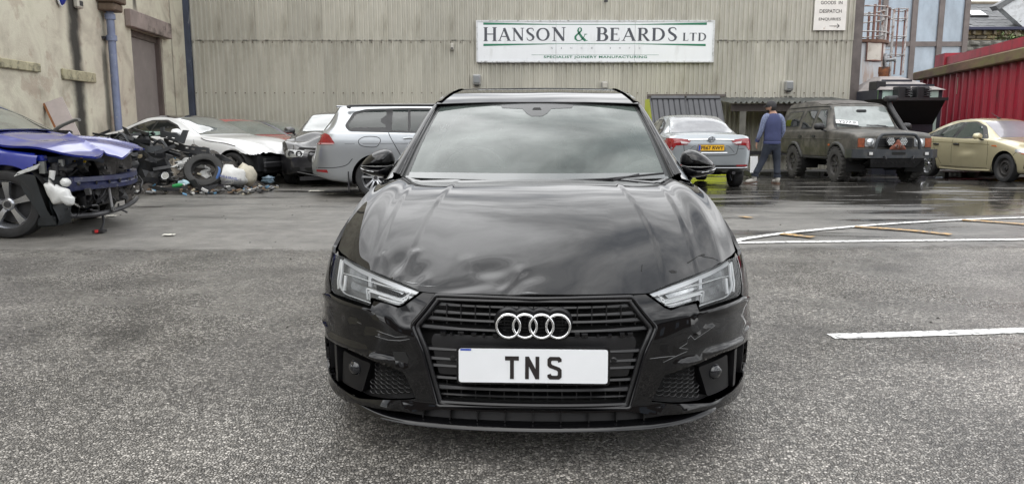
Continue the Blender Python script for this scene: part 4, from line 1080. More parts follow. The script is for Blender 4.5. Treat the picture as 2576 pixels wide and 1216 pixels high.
class Body:
    def __init__(s, L): s.L = L; s.bvh = None
    def hit(s, p, axis):
        L = s.L
        if axis == 'L': o, d = Vector((-p[0], 3, p[1])), Vector((0, -1, 0))
        elif axis == 'R': o, d = Vector((-p[0], -3, p[1])), Vector((0, 1, 0))
        elif axis == 'F': o, d = Vector((3, p[0], p[1])), Vector((-1, 0, 0))
        elif axis == 'B': o, d = Vector((-L - 3, p[0], p[1])), Vector((1, 0, 0))
        else: o, d = Vector((-p[0], p[1], 6)), Vector((0, 0, -1))
        loc, nor, idx, dist = s.bvh.ray_cast(o, d)
        if loc is None:
            loc, nor, idx, dist = s.bvh.find_nearest(o + d * 2.2)
            if nor.dot(d) > 0: nor = -nor
            return loc, nor
        if nor.dot(d) > 0: nor = -nor
        return loc, nor
    def patch(s, poly, axis, off=.004, deep=.012, holes=(), step=.07):
        V, F, rings = tri_fill(poly, holes, step)
        mb = MB(); top, bot = [], []
        for p in V:
            l, n = s.hit(p, axis); top.append(l + n * off); bot.append(l - n * deep)
        mb.add(top, F)
        for r in rings:
            k = len(r); mb.add([top[i] for i in r] + [bot[i] for i in r], [(i, (i + 1) % k, k + (i + 1) % k, k + i) for i in range(k)])
        return mb
    def seam(s, pts, axis, wd=.009, off=.0015, n=6, closed=False):
        P = curve_pts([(*p, 0) for p in pts], n, closed) if n > 1 else [Vector((*p, 0)) for p in pts]
        if closed: P.append(P[0])
        a, b = [], []
        for i, p in enumerate(P):
            d = (P[min(i + 1, len(P) - 1)] - P[max(i - 1, 0)]); d = d.normalized() if d.length > 0 else Vector((1, 0, 0)); nn = Vector((-d.y, d.x, 0)) * wd / 2
            for lst, q in ((a, p + nn), (b, p - nn)):
                l, nr = s.hit((q.x, q.y), axis); lst.append(l + nr * off)
        return MB().grid([a, b])
    def bar(s, pts, axis, r, off=0.0, n=6, flat=1.0, closed=False):
        P = curve_pts([(*p, 0) for p in pts], n, closed) if n > 1 else [Vector((*p, 0)) for p in pts]
        Q = []
        for p in P:
            l, nr = s.hit((p.x, p.y), axis); Q.append(l + nr * off)
        return MB().tube(Q, r, 8, closed=closed, flat=flat)

def section(sp, d):
    W = interp(sp['W'], d); zb = interp(sp['zb'], d); zs = interp(sp['zs'], d); zt = interp(sp['zt'], d); wt = interp(sp['wt'], d)
    zt = max(zt, zs + .015); h = zt - zs
    cr = min(.075, h * .42); ze = zt - cr
    q = sp.get('belly', 1.0)
    pts = [(0, zb), (W * .6, zb), (W * .86, zb + .005), (W * .955, zb + .05), (W * (1 - .012 * q), zb + .32 * (zs - zb)), (W, zb + .56 * (zs - zb)), (W * (1 - .006 * q), zb + .8 * (zs - zb)), (W * (1 - .03 * q), zs - .03), (W * (1 - .055 * q), zs)]
    tall = smooth(.12, .3, h)
    b0 = W * (1 - .085 * q)
    gx = [(b0, zs + min(.02, h * .3))]
    for t in (.25, .5, .75):
        bow = .018 * math.sin(math.pi * t) * tall
        gx.append((lerp(b0, wt, t) + bow, lerp(gx[0][1], ze, t)))
    gx += [(wt, ze), (wt * .95, ze + cr * .45), (wt * .8, ze + cr * .75), (wt * .5, zt - cr * .07), (wt * .25, zt - cr * .01), (0, zt)]
    a = curve_pts([(x, z, 0) for x, z in pts], 3)
    b = curve_pts([(x, z, 0) for x, z in gx], 3)
    return [(v.x, v.y) for v in a] + [(v.x, v.y) for v in b]

def shell(sp, d0=None, d1=None):
    """the body as rings along the length; the arches are cut out"""
    L = sp['L']; d0 = 0 if d0 is None else d0; d1 = L if d1 is None else d1
    st = []
    d = d0
    while d < d1 - 1e-4:
        st.append(d)
        near = min(abs(d - sp['wf']), abs(d - sp['wr']))
        d += .03 if near < sp['r'] + .14 else (.035 if (d < .3 or d > L - .5) else .06)
    st.append(d1)
    rings = []
    for d in st:
        half = section(sp, d)
        rings.append([(-d, y, z) for y, z in half] + [(-d, -y, z) for y, z in half[1:-1][::-1]])
    mb = MB(); mb.grid(rings, cv=True)
    n = len(rings[0])
    def cap(ring, sgn, depth):
        b = len(mb.v); cy = 0; cz = (max(p[2] for p in ring) + min(p[2] for p in ring)) / 2
        prev = ring; R_ = [ring]
        for k, (sc, dx) in enumerate(((.97, .35), (.9, .7), (.7, .92), (.35, 1.0))):
            R_.append([(p[0] + sgn * depth * dx, p[1] * sc, cz + (p[2] - cz) * sc) for p in ring])
        mb.grid(R_, cv=True)
        k0 = len(mb.v); mb.v.append((ring[0][0] + sgn * depth, 0, cz)); last = k0 - n
        for i in range(n): mb.f.append((last + i, last + (i + 1) % n, k0)); mb.mi.append(0)
    if d0 == 0 and sp.get('capf', .05) is not None: cap(rings[0], 1, sp.get('capf', .05))
    if d1 == L: cap(rings[-1], -1, sp.get('capb', .05))
    bvh = BVHTree.FromPolygons([Vector(v) for v in mb.v], mb.f)
    # wheel arches
    Ra = sp['r'] + sp.get('gap', .055); zc = sp['r'] + sp.get('wz', 0)
    keep, V = [], [list(v) for v in mb.v]
    W = max(w for _, w in sp['W'])
    def ing(i): return min(math.hypot(V[i][0] + c, V[i][2] - zc) for c in (sp['wf'], sp['wr']))
    used_cut, used_keep = set(), set()
    for f in mb.f:
        c = [sum(V[i][k] for i in f) / len(f) for k in range(3)]
        if abs(c[1]) > W * .55 and min(math.hypot(c[0] + q, c[2] - zc) for q in (sp['wf'], sp['wr'])) < Ra: used_cut.update(f)
        else: keep.append(f); used_keep.update(f)
    for i in used_cut & used_keep:
        v = V[i]
        q = min((sp['wf'], sp['wr']), key=lambda q: math.hypot(v[0] + q, v[2] - zc))
        dx, dz = v[0] + q, v[2] - zc; l = math.hypot(dx, dz)
        if l > 1e-4 and abs(l - Ra) < .09 and abs(v[1]) > W * .6: v[0] = -q + dx / l * Ra; v[2] = zc + dz / l * Ra
    mb.v = [tuple(v) for v in V]; mb.f = keep; mb.mi = [0] * len(keep)
    b = Body(L); b.bvh = bvh
    return mb, b

def tyre_mb(r, w, rim=.68, lugs=0):
    mb = MB(); ri = r * rim
    pr = [(ri, -w * .40), (ri + .01, -w * .47), (lerp(ri, r, .5), -w * .52), (r * .955, -w * .47), (r * .99, -w * .36), (r, -w * .2), (r, w * .2), (r * .99, w * .36), (r * .955, w * .47), (lerp(ri, r, .5), w * .52), (ri + .01, w * .47), (ri, w * .40)]
    mb.lathe(pr, 40)
    if lugs:
        for k in range(lugs):
            a = 2 * math.pi * k / lugs
            for s in (-1, 1):
                M_ = Matrix.Rotation(a + (.5 * math.pi / lugs if s > 0 else 0), 4, 'Z') @ Matrix.Translation((r, 0, s * w * .33))
                mb.box(-.02, .014, -.022, .022, -w * .17, w * .17, M_ @ Matrix.Rotation(s * .35, 4, 'X'))
    return mb
def rim_mb(r, w, style, rim=.68):
    """faces +z"""
    ri = r * rim; mb = MB(); zf = w * .38
    mb.lathe([(ri * .98, -w * .4), (ri * .86, -w * .3), (ri * .88, zf - .05), (ri * .985, zf - .004), (ri * 1.015, zf + .006), (ri * 1.015, zf - .02)], 40)
    if style == 'steel':
        mb.lathe([(ri * .9, zf - .05), (ri * .86, zf - .03), (ri * .62, zf - .015), (ri * .55, zf - .05), (ri * .3, zf - .06), (ri * .27, zf - .03), (0, zf - .03)], 32)
        return mb
    n, tw, half = {'five': (5, 0.0, .15), 'twin5': (5, .21, .085), 'ten': (10, 0, .07), 'modular': (8, 0, .2)}[style]
    for k in range(n):
        for s in ((-1, 1) if tw else (0,)):
            a = 2 * math.pi * k / n + math.pi / 2
            aa = a + s * tw
            M_ = Matrix.Rotation(aa, 4, 'Z')
            h0 = ri * half * (.8 if not tw else .75); h1 = ri * half * 1.25
            P = []
            for q, h, zz in ((.16, h0, zf - .035), (.4, h0 * .95, zf - .02), (.7, lerp(h0, h1, .5), zf - .012), (.94, h1, zf - .012)):
                x = ri * q
                P.append([(x, -h, zz - .03), (x, -h * .8, zz), (x, h * .8, zz), (x, h, zz - .03)])
            mb.grid(P, M=M_)
    mb.lathe([(ri * .27, zf - .06), (ri * .26, zf - .025), (ri * .2, zf - .012), (0, zf - .012)], 24)
    return mb
WHEEL_CACHE = {}
def add_wheel(root, x, y, r, w, style, m_rim, turn=0.0, lugs=0, cap=None, rim=.68):
    key = (r, w, style, m_rim.name, lugs, rim)
    if key not in WHEEL_CACHE:
        WHEEL_CACHE[key] = (mesh_of('wheel', tyre_mb(r, w, rim, lugs), K_RUBBER, 35), mesh_of('rim', rim_mb(r, w, style, rim), m_rim, 40),
            mesh_of('brake_disc', MB().lathe([(r * .2, -.01), (r * rim * .8, -.01), (r * rim * .8, .01), (r * .2, .01), (r * .2, .03), (0, .03)], 28), K_DARK, 40),
            mesh_of('hub_cap', MB().lathe([(r * .1, 0), (r * .09, .012), (0, .014)], 16), K_DARK, 40))
    t, q, bd, hc = WHEEL_CACHE[key]
    s = 1 if y > 0 else -1
    wl = inst('wheel', t, root, (x, y, r), (math.pi / 2 * -s, 0, turn))
    inst('rim', q, wl, (0, 0, 0)); inst('brake_disc', bd, wl, (0, 0, -.03)); inst('hub_cap', hc, wl, (0, 0, w * .38 - .014))
    return wl
def add_arches(root, sp, b):
    Ra = sp['r'] + sp.get('gap', .055) + .02; W = max(w for _, w in sp['W'])
    for c in (sp['wf'], sp['wr']):
        for s in (1, -1):
            if (c, s) in sp.get('no_arch', ()): continue
            rows = []
            for k in range(19):
                a = R(-18 + 216 * k / 18)
                rows.append([(-c + Ra * math.cos(a), s * W * q, sp['r'] + Ra * math.sin(a)) for q in (.5, .975)])
            mb = MB(); mb.grid(rows)
            mb.prism([(Ra * math.cos(R(k * 15 - 20)), max(-.12, Ra * math.sin(R(k * 15 - 20)))) for k in range(16)], -.005, .005, Matrix.Translation((-c, s * W * .5, sp['r'])) @ Matrix.Rotation(R(90), 4, 'X'))
            obj('wheel_arch', mb, K_MATTE, root)
def mirror_pair(root, b, d, z, y, m_cap, size=1.0, sides=(1, -1), rake=0.0):
    """door mirrors: a bulged cap with a glass behind it and an arm"""
    for s in sides:
        pl = round_poly([(-.10, -.055), (.075, -.065), (.11, -.01), (.085, .06), (-.04, .075), (-.11, .03)], .05, 4)
        M_ = Matrix.Translation((-d, s * y, z)) @ Matrix.Rotation(R(90), 4, 'Z') @ Matrix.Rotation(R(90), 4, 'X') @ Matrix.Scale(size, 4)
        if s < 0: M_ = M_ @ Matrix.Scale(-1, 4, (1, 0, 0))
        mr = obj('mirror', MB().inflate(pl, .085, .03, M=M_), m_cap, root, 50)
        obj('mirror_arm', MB().tube([(-d - .02, s * (y - .06), z - .055 * size), (-d + .03, s * (y - .2), z - .09 * size)], [.03, .045], 8, flat=.5), K_BLACK, mr, 40)
def plate(root, M_, text, face, w=.52, h=.111, frame=True, bold=.03, blue=True, lx0=None, lx1=None):
    """number plate in the xz plane of M_, facing -y"""
    p = obj('number_plate', MB().prism(round_poly([(-w / 2, -h / 2), (w / 2, -h / 2), (w / 2, h / 2), (-w / 2, h / 2)], .012, 3), 0, .012, M_ @ Matrix.Rotation(R(90), 4, 'X')), face, root)
    if blue: obj('blue_band', MB().box(-w / 2 + .003, -w / 2 + .045, -.0135, -.0125, -h / 2 + .004, h / 2 - .004, M_), mat('plate blue', (.01, .06, .4), .4), p)
    mb, tw, th = text_mb(text, 1.0, bold)
    x0 = -w / 2 + .055 if lx0 is None else lx0; x1 = w / 2 - .012 if lx1 is None else lx1
    zz0, zz1 = -h * .34, h * .34
    mb.v = [(x0 + v[0] / tw * (x1 - x0), -.0137, zz0 + v[2] / th * (zz1 - zz0)) for v in mb.v]
    mb.v = [tuple(M_ @ Vector(v)) for v in mb.v]
    obj('lettering', mb, mat('plate black', (.01, .01, .01), .4), p)
    return p
def seats(root, d, y, z0, H=.62):
    for s in (1, -1):
        st = obj('seat', MB().box(-d - .12, -d + .1, s * y - .23, s * y + .23, z0, z0 + H, bev=.06).box(-d - .1, -d + .42, s * y - .24, s * y + .24, z0 - .12, z0 + .06, bev=.05), mat('seat cloth', (.03, .03, .032), .9), root)
        obj('headrest', MB().box(-d - .12, -d - .02, s * y - .13, s * y + .13, z0 + H + .05, z0 + H + .22, bev=.04), mat('seat cloth', (.03, .03, .032), .9), st)
def paint(name, col, metal=.0, rough=.35, flake=.06, **kw):
    return mat(name, col, rough, metal=metal, coat=1.0, var=flake, vs=2.0, **kw)
# ------------------------------------------------------------------ the cars parked behind
def windows(root, b, polys, m=K_GLASSD, off=.005, step=.09, name='side_window'):
    for poly, ax in polys: obj(name, b.patch(poly, ax, off, .01, step=step), m, root, 40)
def put_car(name, label, F, heading, scale=1.0, pitch=0.0, roll=0.0, group='cars parked in the yard'):
    return empty(name, label, 'car', F, rot=(roll, pitch, heading), group=group, scale=scale)
# ---- silver estate
SP = dict(L=4.50, wf=.88, wr=3.55, r=.316,
    W=[(0, .66), (.08, .76), (.25, .83), (.6, .885), (1.2, .9), (3.7, .9), (4.1, .875), (4.32, .83), (4.44, .77), (4.50, .70)],
    zb=[(0, .28), (.3, .2), (1, .19), (3.6, .2), (4.2, .26), (4.50, .36)],
    zs=[(0, .5), (.1, .62), (.5, .76), (1.2, .95), (2, 1.0), (3.5, 1.035), (4.15, 1.04), (4.36, .95), (4.44, .80), (4.50, .62)],
    zt=[(0, .55), (.1, .68), (.5, .83), (1.2, 1.0), (1.6, 1.23), (2.05, 1.44), (2.5, 1.505), (3.2, 1.50), (3.85, 1.475), (4.06, 1.45), (4.2, 1.25), (4.36, 1.03), (4.44, .88), (4.50, .66)],
    wt=[(0, .5), (.5, .7), (1.2, .74), (2.05, .60), (2.6, .57), (4.0, .56), (4.2, .62), (4.38, .7), (4.50, .6)])
K_SILV = paint('silver metallic paint', (.40, .42, .44), metal=.75, rough=.3)
vwR = Vector((-3.62, 12.95, 0)); th = R(11)
# rear wheel contact at (-2.34, 12.78) on its right-hand side
hd = Vector((math.cos(th), math.sin(th), 0)); rt = Vector((hd.y, -hd.x, 0))
F = Vector((-2.27, 12.8, 0)) + hd * SP['wr'] * 1.04 - rt * .80 * 1.04
est = put_car('estate_car', 'silver estate car with red tail lamp parked side on behind the black saloon', F, th, 1.04)
mb, b = shell(SP); obj('body', mb, K_SILV, est, 35); add_arches(est, SP, b)
for c in (SP['wf'], SP['wr']):
    for s in (1, -1): add_wheel(est, -c, s * .79, .316, .215, 'twin5', K_ALLOY)
K_GLASSV = glass('estate window', tint=(.03, .04, .038), clear=.35)
W1 = round_poly([(3.38, 1.065), (3.34, 1.37), (3.62, 1.36), (3.82, 1.31), (3.96, 1.13), (3.90, 1.07)], .04)
for ax in 'LR':
    fr_ = obj('window_frame', b.patch(round_poly([(1.62, 1.0), (1.95, 1.30), (2.3, 1.41), (3.0, 1.415), (3.66, 1.395), (3.86, 1.345), (4.01, 1.13), (3.94, 1.045), (2.2, .995)], .05), ax, .003, .01), K_BLACK, est, 40)
    for pl in (W1, [(3.28, 1.055), (3.24, 1.375), (3.0, 1.38), (3.02, 1.05)], [(2.98, 1.05), (2.96, 1.38), (2.32, 1.375), (2.22, 1.34), (2.23, 1.03)], [(2.12, 1.03), (2.12, 1.32), (1.80, 1.05), (1.82, 1.03)]):
        obj('pane', b.patch(pl, ax, .006, .008, step=.12), K_GLASSV, fr_, 40)
    for sm_ in ([(3.33, 1.04), (3.30, .95), (3.14, .65), (3.06, .45)], [(2.17, 1.0), (2.17, .3)], [(1.2, .9), (1.16, .6), (1.3, .3)], [(3.90, .62), (4.0, .52), (4.2, .48), (4.47, .48)]): obj('door_gap', b.seam(sm_, ax, .011), K_GAP, est)
    obj('crease', b.seam([(1.2, .82), (2.5, .85), (4.25, .855)], ax, .012, .003), mat('silver shade line', (.2, .21, .22), .4), est)
    h = obj('door_handle', b.bar([(3.10, .93), (3.02, .94), (2.92, .935)], ax, .016, .022), K_SILV, est, 40)
    h = obj('door_handle', b.bar([(2.02, .91), (1.94, .915), (1.84, .91)], ax, .016, .022), K_SILV, est, 40)
    obj('side_marker', b.patch([(4.28, .40), (4.46, .42), (4.46, .45), (4.30, .45)], ax, .006), K_RED, est)
    obj('tail_lamp', b.patch(round_poly([(4.2, .84), (4.16, .86), (4.24, .99), (4.30, 1.01), (4.40, .98), (4.47, .86), (4.45, .84)], .02), ax, .012, .01, step=.05), K_RED, est, 40)
    obj('lamp_band', b.patch([(4.18, .845), (4.17, .865), (4.46, .865), (4.46, .845)], ax, .016, .005, step=.05), mat('pale lamp band', (.6, .35, .35), .2, coat=1), est, 40)
    obj('roof_rail', b.bar([(2.1, 1.32), (2.25, 1.405), (3.8, 1.395), (3.92, 1.36)], ax, .02, .075, n=8), K_BLACK, est, 40)
    obj('mud_flap', MB().box(-3.98, -3.96, (.66 if ax == 'L' else -.88), (.88 if ax == 'L' else -.66), .1, .42), K_BLACK, est)
    obj('sill', b.bar([(1.3, .24), (2.2, .22), (3.08, .24)], ax, .03, -.01), K_BLACK, est, 40)
obj('fuel_flap', b.seam([(3.55, .80), (3.48, .85), (3.46, .92), (3.53, .96), (3.70, .96), (3.80, .90), (3.75, .82)], 'R', .01, closed=True), K_GAP, est)
obj('rear_window', b.patch(round_poly([(-.55, 1.06), (.55, 1.06), (.48, 1.40), (-.48, 1.40)], .06), 'B', .005), K_GLASSD, est, 40)
obj('spoiler', MB().box(-4.14, -3.85, -.42, .42, 1.425, 1.452, bev=.012), K_SILV, est)
obj('windscreen', b.patch([(1.30, -.66), (1.95, -.52), (1.95, .52), (1.30, .66)], 'T', .004), K_GLASSD, est, 40)
mirror_pair(est, b, 1.75, 1.0, .98, K_SILV)
seats(est, 2.45, .36, .62)

# ---- silver saloon seen from behind
SP = dict(L=4.74, wf=.95, wr=3.65, r=.32,
    W=[(0, .6), (.1, .74), (.4, .86), (.9, .9), (3.7, .905), (4.3, .885), (4.6, .85), (4.74, .80)],
    zb=[(0, .28), (.4, .2), (3.8, .21), (4.4, .27), (4.74, .33)],
    zs=[(0, .5), (.2, .68), (.9, .84), (1.3, .93), (3.6, .99), (4.2, 1.0), (4.6, .985), (4.74, .95)],
    zt=[(0, .55), (.2, .75), (.9, .93), (1.25, .99), (1.7, 1.22), (2.15, 1.42), (2.7, 1.48), (3.2, 1.455), (3.6, 1.34), (4.12, 1.06), (4.3, 1.03), (4.55, 1.035), (4.66, 1.03), (4.74, .97)],
    wt=[(0, .5), (1.2, .74), (2.15, .6), (2.7, .575), (3.3, .575), (4.1, .70), (4.3, .74), (4.74, .7)], capb=.06)
K_SILV2 = paint('cool silver paint', (.33, .36, .38), metal=.7, rough=.3)
sc = .90
T0 = Vector((3.60, 14.05, 0)); th = R(90.5)
hd = Vector((math.cos(th), math.sin(th), 0))
sal = put_car('silver_saloon', 'silver saloon with yellow plate seen from behind in front of the lime container', T0 + hd * 4.74 * sc , th, sc, pitch=R(1.2))
mb, b = shell(SP); obj('body', mb, K_SILV2, sal, 35); add_arches(sal, SP, b)
for c in (SP['wf'], SP['wr']):
    for s in (1, -1): add_wheel(sal, -c, s * (.84 if c > 2 else .79), .32, .215, 'twin5', K_ALLOY).location.z = .235
obj('rear_window', b.patch(round_poly([(4.06, -.66), (4.06, .66), (3.32, .53), (3.32, -.53)], .08), 'T', .005, .008, step=.12), mat('misted rear window', (.16, .165, .175), .25, coat=1, var=.15, vs=3, dirt=(.3, .31, .32, .7), dscale=2, dlim=(.45, .7)), sal, 40)
for ax in 'LR':
    fr_ = obj('window_frame', b.patch(round_poly([(1.6, .97), (2.0, 1.28), (2.4, 1.39), (3.0, 1.38), (3.35, 1.30), (3.72, 1.10), (3.66, 1.01), (2.2, .96)], .05), ax, .003, .01), K_BLACK, sal, 40)
    for pl in ([(1.75, .99), (2.1, 1.27), (2.42, 1.36), (2.62, 1.36), (2.64, .99)], [(2.7, 1.0), (2.7, 1.355), (3.0, 1.345), (3.24, 1.29), (3.24, 1.02)], [(3.29, 1.03), (3.29, 1.27), (3.6, 1.1), (3.56, 1.05)]):
        obj('pane', b.patch(pl, ax, .006, .008, step=.12), K_GLASSD, fr_, 40)
    for sm_ in ([(2.66, 1.0), (2.66, .35)], [(1.55, .95), (1.5, .35)], [(3.32, .98), (3.3, .7), (3.2, .4)]): obj('door_gap', b.seam(sm_, ax, .01), K_GAP, sal)
    s = 1 if ax == 'L' else -1
    tl = obj('tail_lamp', b.patch([(s * .38, .925), (s * .84, .955), (s * .86, .80), (s * .77, .715), (s * .70, .81), (s * .48, .83)], 'B', .012, .02, step=.05), K_RED, sal, 40)
    obj('reversing_lens', b.patch([(s * .43, .865), (s * .62, .90), (s * .60, .85), (s * .50, .845)], 'B', .018, .005, step=.05), mat('pale lens', (.6, .55, .56), .1, coat=1), tl, 40)
    obj('tail_lamp', b.patch([(4.42, .90), (4.60, .945), (4.73, .94), (4.73, .73), (4.66, .70), (4.5, .84)], ax, .012, .02, step=.05), K_RED, sal, 40)
    obj('rear_reflector', b.patch([(s * .52, .425), (s * .74, .43), (s * .75, .395), (s * .53, .392)], 'B', .01), K_RED, sal)
    obj('boot_gap', b.seam([(s * .56, .93), (s * .55, .82), (s * .53, .70), (s * .46, .625), (0, .60)], 'B', .01, .003), K_GAP, sal)
    obj('boot_crease', b.seam([(s * .30, .80), (s * .36, .79), (s * .47, .675)], 'B', .014, .003), mat('silver dark line', (.13, .14, .15), .4), sal)
obj('chrome_bar', b.bar([(-.46, .915), (-.15, .925), (.15, .925), (.46, .915)], 'B', .012, .012), K_CHROME, sal, 40)
em = obj('badge', MB().tube([(-4.83, .07 * math.cos(k * .314), .935 + .05 * math.sin(k * .314)) for k in range(20)], .009, 6, closed=True).tube([(-4.83, .025 * math.cos(k * .314), .94 + .045 * math.sin(k * .314)) for k in range(20)], .007, 6, closed=True).tube([(-4.832, .055 * math.cos(k * .314), .957 + .02 * math.sin(k * .314)) for k in range(20)], .007, 6, closed=True), K_CHROME, sal, 60)
obj('badge_back', MB().inflate([(.068 * math.cos(k * .314), .048 * math.sin(k * .314)) for k in range(20)], .01, .01, M=Matrix.Translation((-4.81, 0, .935)) @ Matrix.Rotation(R(90), 4, 'Z') @ Matrix.Rotation(R(90), 4, 'X')), mat('badge silver', (.4, .42, .44), .2, metal=.8), sal, 60)
PM = Matrix.Translation((-4.815, 0, .765)) @ Matrix.Rotation(R(-90), 4, 'Z')
obj('plate_recess', b.patch([(-.30, .70), (.30, .70), (.26, .835), (-.26, .835)], 'B', .003), mat('silver dark line', (.13, .14, .15), .4), sal)
plate(sal, PM, 'FE67 RWY', mat('yellow plate', (.72, .40, .015), .35))
obj('boot_lip', b.bar([(-.33, .665), (0, .66), (.33, .665)], 'B', .012, .0), K_CHROME, sal, 40)
obj('bumper_band', b.patch([(-.76, .375), (.76, .375), (.74, .425), (.5, .42), (-.5, .42), (-.74, .425)], 'B', .006), K_BLACK, sal, 40)
obj('chrome_strip', b.bar([(-.76, .375), (-.5, .365), (.5, .365), (.76, .375)], 'B', .01, .008), K_CHROME, sal, 40)
obj('rear_valance', b.patch([(-.70, .345), (.70, .345), (.72, .365), (-.72, .365)], 'B', .005), K_DARK, sal, 40)
obj('exhaust', MB().tube([(-4.2, -.5, .27), (-4.72, -.5, .26)], .035, 10), K_DARK, sal, 40)
obj('axle', MB().tube([(-3.65, -.7, .3), (-3.65, .7, .3)], .06, 8).box(-4.3, -3.9, -.4, .4, .2, .35, bev=.04), K_MATTE, sal)
for s_ in ([(-.575, 1.03), (-.56, 0.935)], [(.575, 1.03), (.56, .935)]): pass
obj('windscreen', b.patch([(1.32, -.66), (2.05, -.54), (2.05, .54), (1.32, .66)], 'T', .004), K_GLASSD, sal, 40)
mirror_pair(sal, b, 1.75, 1.02, .98, K_SILV2)
pl = obj('wordmark', b.patch([(-.56, .742), (-.68, .742), (-.68, .76), (-.565, .76)], 'B', .004), K_CHROME, sal)

# ---- grimy off-roader
SP = dict(L=4.55, wf=.82, wr=3.36, r=.40, gap=.075, belly=.55, capf=.015, capb=.02,
    W=[(0, .84), (.06, .87), (.4, .92), (4.3, .92), (4.55, .89)],
    zb=[(0, .62), (.3, .52), (1.2, .50), (3.0, .50), (4.55, .6)],
    zs=[(0, 1.02), (.15, 1.09), (1.2, 1.16), (1.5, 1.18), (4.4, 1.2), (4.55, 1.15)],
    zt=[(0, 1.06), (.1, 1.12), (.5, 1.17), (1.25, 1.22), (1.40, 1.34), (1.62, 1.62), (1.78, 1.80), (1.95, 1.86), (2.4, 1.88), (2.75, 1.955), (3.2, 1.97), (4.3, 1.95), (4.46, 1.86), (4.55, 1.3)],
    wt=[(0, .72), (1.25, .78), (1.75, .68), (1.9, .665), (4.4, .68), (4.55, .8)])
sc = .915
K_OLIVE = mat('dirty olive matt paint', (.05, .047, .04), .55, coat=.12, var=.3, vs=2, dirt=(.17, .155, .135, .8), dscale=3.5, dlim=(.45, .72), bump=.1, bs=30, crough=.3)
K_OLIVER = mat('dusty roof paint', (.078, .07, .062), .6, var=.25, vs=4, dirt=(.16, .15, .14, .7), dscale=6, dlim=(.42, .7))
th = R(-88.6)
hd = Vector((math.cos(th), math.sin(th), 0)); rt = Vector((hd.y, -hd.x, 0))
F = Vector((6.98, 16.45, 0)) + hd * SP['wf'] * sc - rt * .83 * sc
off = put_car('off_roader', 'muddy olive off-roader with bull bar, snorkel and chunky tyres beside the gold hatchback', F, th, sc, pitch=R(-1.2))
mb, b = shell(SP); obj('body', mb, K_OLIVE, off, 35); add_arches(off, SP, b)
K_TYM = mat('muddy tyre', (.045, .043, .04), .85, var=.4, vs=9)
kr = K_RUBBER; K_RUBBER = K_TYM
for c in (SP['wf'], SP['wr']):
    for s in (1, -1): add_wheel(off, -c, s * .83, .40, .27, 'modular', K_STEELW, lugs=24, rim=.56)
K_RUBBER = kr
obj('roof_skin', b.patch(round_poly([(1.86, -.64), (1.86, .64), (4.3, .65), (4.3, -.65)], .08), 'T', .012, .02, step=.15), K_OLIVER, off, 40)
K_SCR = glass('misty windscreen', tint=(.05, .06, .058), clear=.2, haze=.75, hazecol=(.38, .42, .41))
obj('windscreen', b.patch(round_poly([(-.70, 1.27), (.70, 1.27), (.62, 1.76), (-.62, 1.76)], .05), 'F', .006, .01, step=.12), K_SCR, off, 40)
obj('screen_surround', b.seam([(-.73, 1.24), (.73, 1.24), (.645, 1.79), (-.645, 1.79)], 'F', .05, .003, n=1, closed=True), K_BLACK, off)
for ax in 'LR':
    for pl in ([(1.56, 1.24), (1.86, 1.70), (2.28, 1.71), (2.28, 1.24)], [(2.40, 1.24), (2.40, 1.71), (3.04, 1.71), (3.10, 1.24)], [(3.26, 1.3), (3.2, 1.71), (4.2, 1.71), (4.32, 1.3)]):
        fr_ = obj('window_frame', b.patch(round_poly(pl, .05), ax, .003, .01, step=.12), K_BLACK, off, 40)
        cx = sum(p[0] for p in pl) / len(pl); cz = sum(p[1] for p in pl) / len(pl)
        obj('pane', b.patch(round_poly([(cx + (p[0] - cx) * .9, cz + (p[1] - cz) * .88) for p in pl], .05), ax, .006, .008, step=.12), K_GLASSD, fr_, 40)
    for sm_ in ([(2.34, 1.2), (2.34, .56)], [(1.42, 1.17), (1.40, .56)], [(3.16, 1.2), (3.14, .95), (2.96, .75), (2.92, .56)], [(1.4, .57), (2.9, .57)]): obj('door_gap', b.seam(sm_, ax, .012), K_GAP, off)
    obj('crease', b.bar([(.6, .98), (2.2, 1.0), (4.4, 1.0)], ax, .01, .0), K_OLIVE, off)
    for c in (SP['wf'], SP['wr']):
        obj('arch_flare', b.bar([(c + .49 * math.cos(R(t)), .40 + .49 * math.sin(R(t))) for t in range(-6, 187, 16)], ax, .045, .0, n=2), mat('faded black flare', (.055, .055, .052), .6, var=.3, vs=5), off, 40)
    for d_ in (2.16, 3.0): obj('door_handle', b.patch(round_poly([(d_ - .09, 1.02), (d_ + .09, 1.02), (d_ + .09, 1.08), (d_ - .09, 1.08)], .02), ax, .015), K_BLACK, off)
    obj('side_repeater', b.patch(round_poly([(1.2, .83), (1.28, .83), (1.28, .87), (1.2, .87)], .015), ax, .012), mat('orange repeater', (.5, .1, .02), .3), off)
    obj('side_step', b.bar([(1.4, .53), (2.8, .53)], ax, .04, -.02, n=1), K_DARK, off, 40)
obj('drip_rail', b.bar([(1.72, 1.76), (2.4, 1.79), (3.2, 1.80), (4.4, 1.80)], 'R', .014, .004), K_BLACK, off)
obj('drip_rail', b.bar([(1.72, 1.76), (2.4, 1.79), (3.2, 1.80), (4.4, 1.80)], 'L', .014, .004), K_BLACK, off)
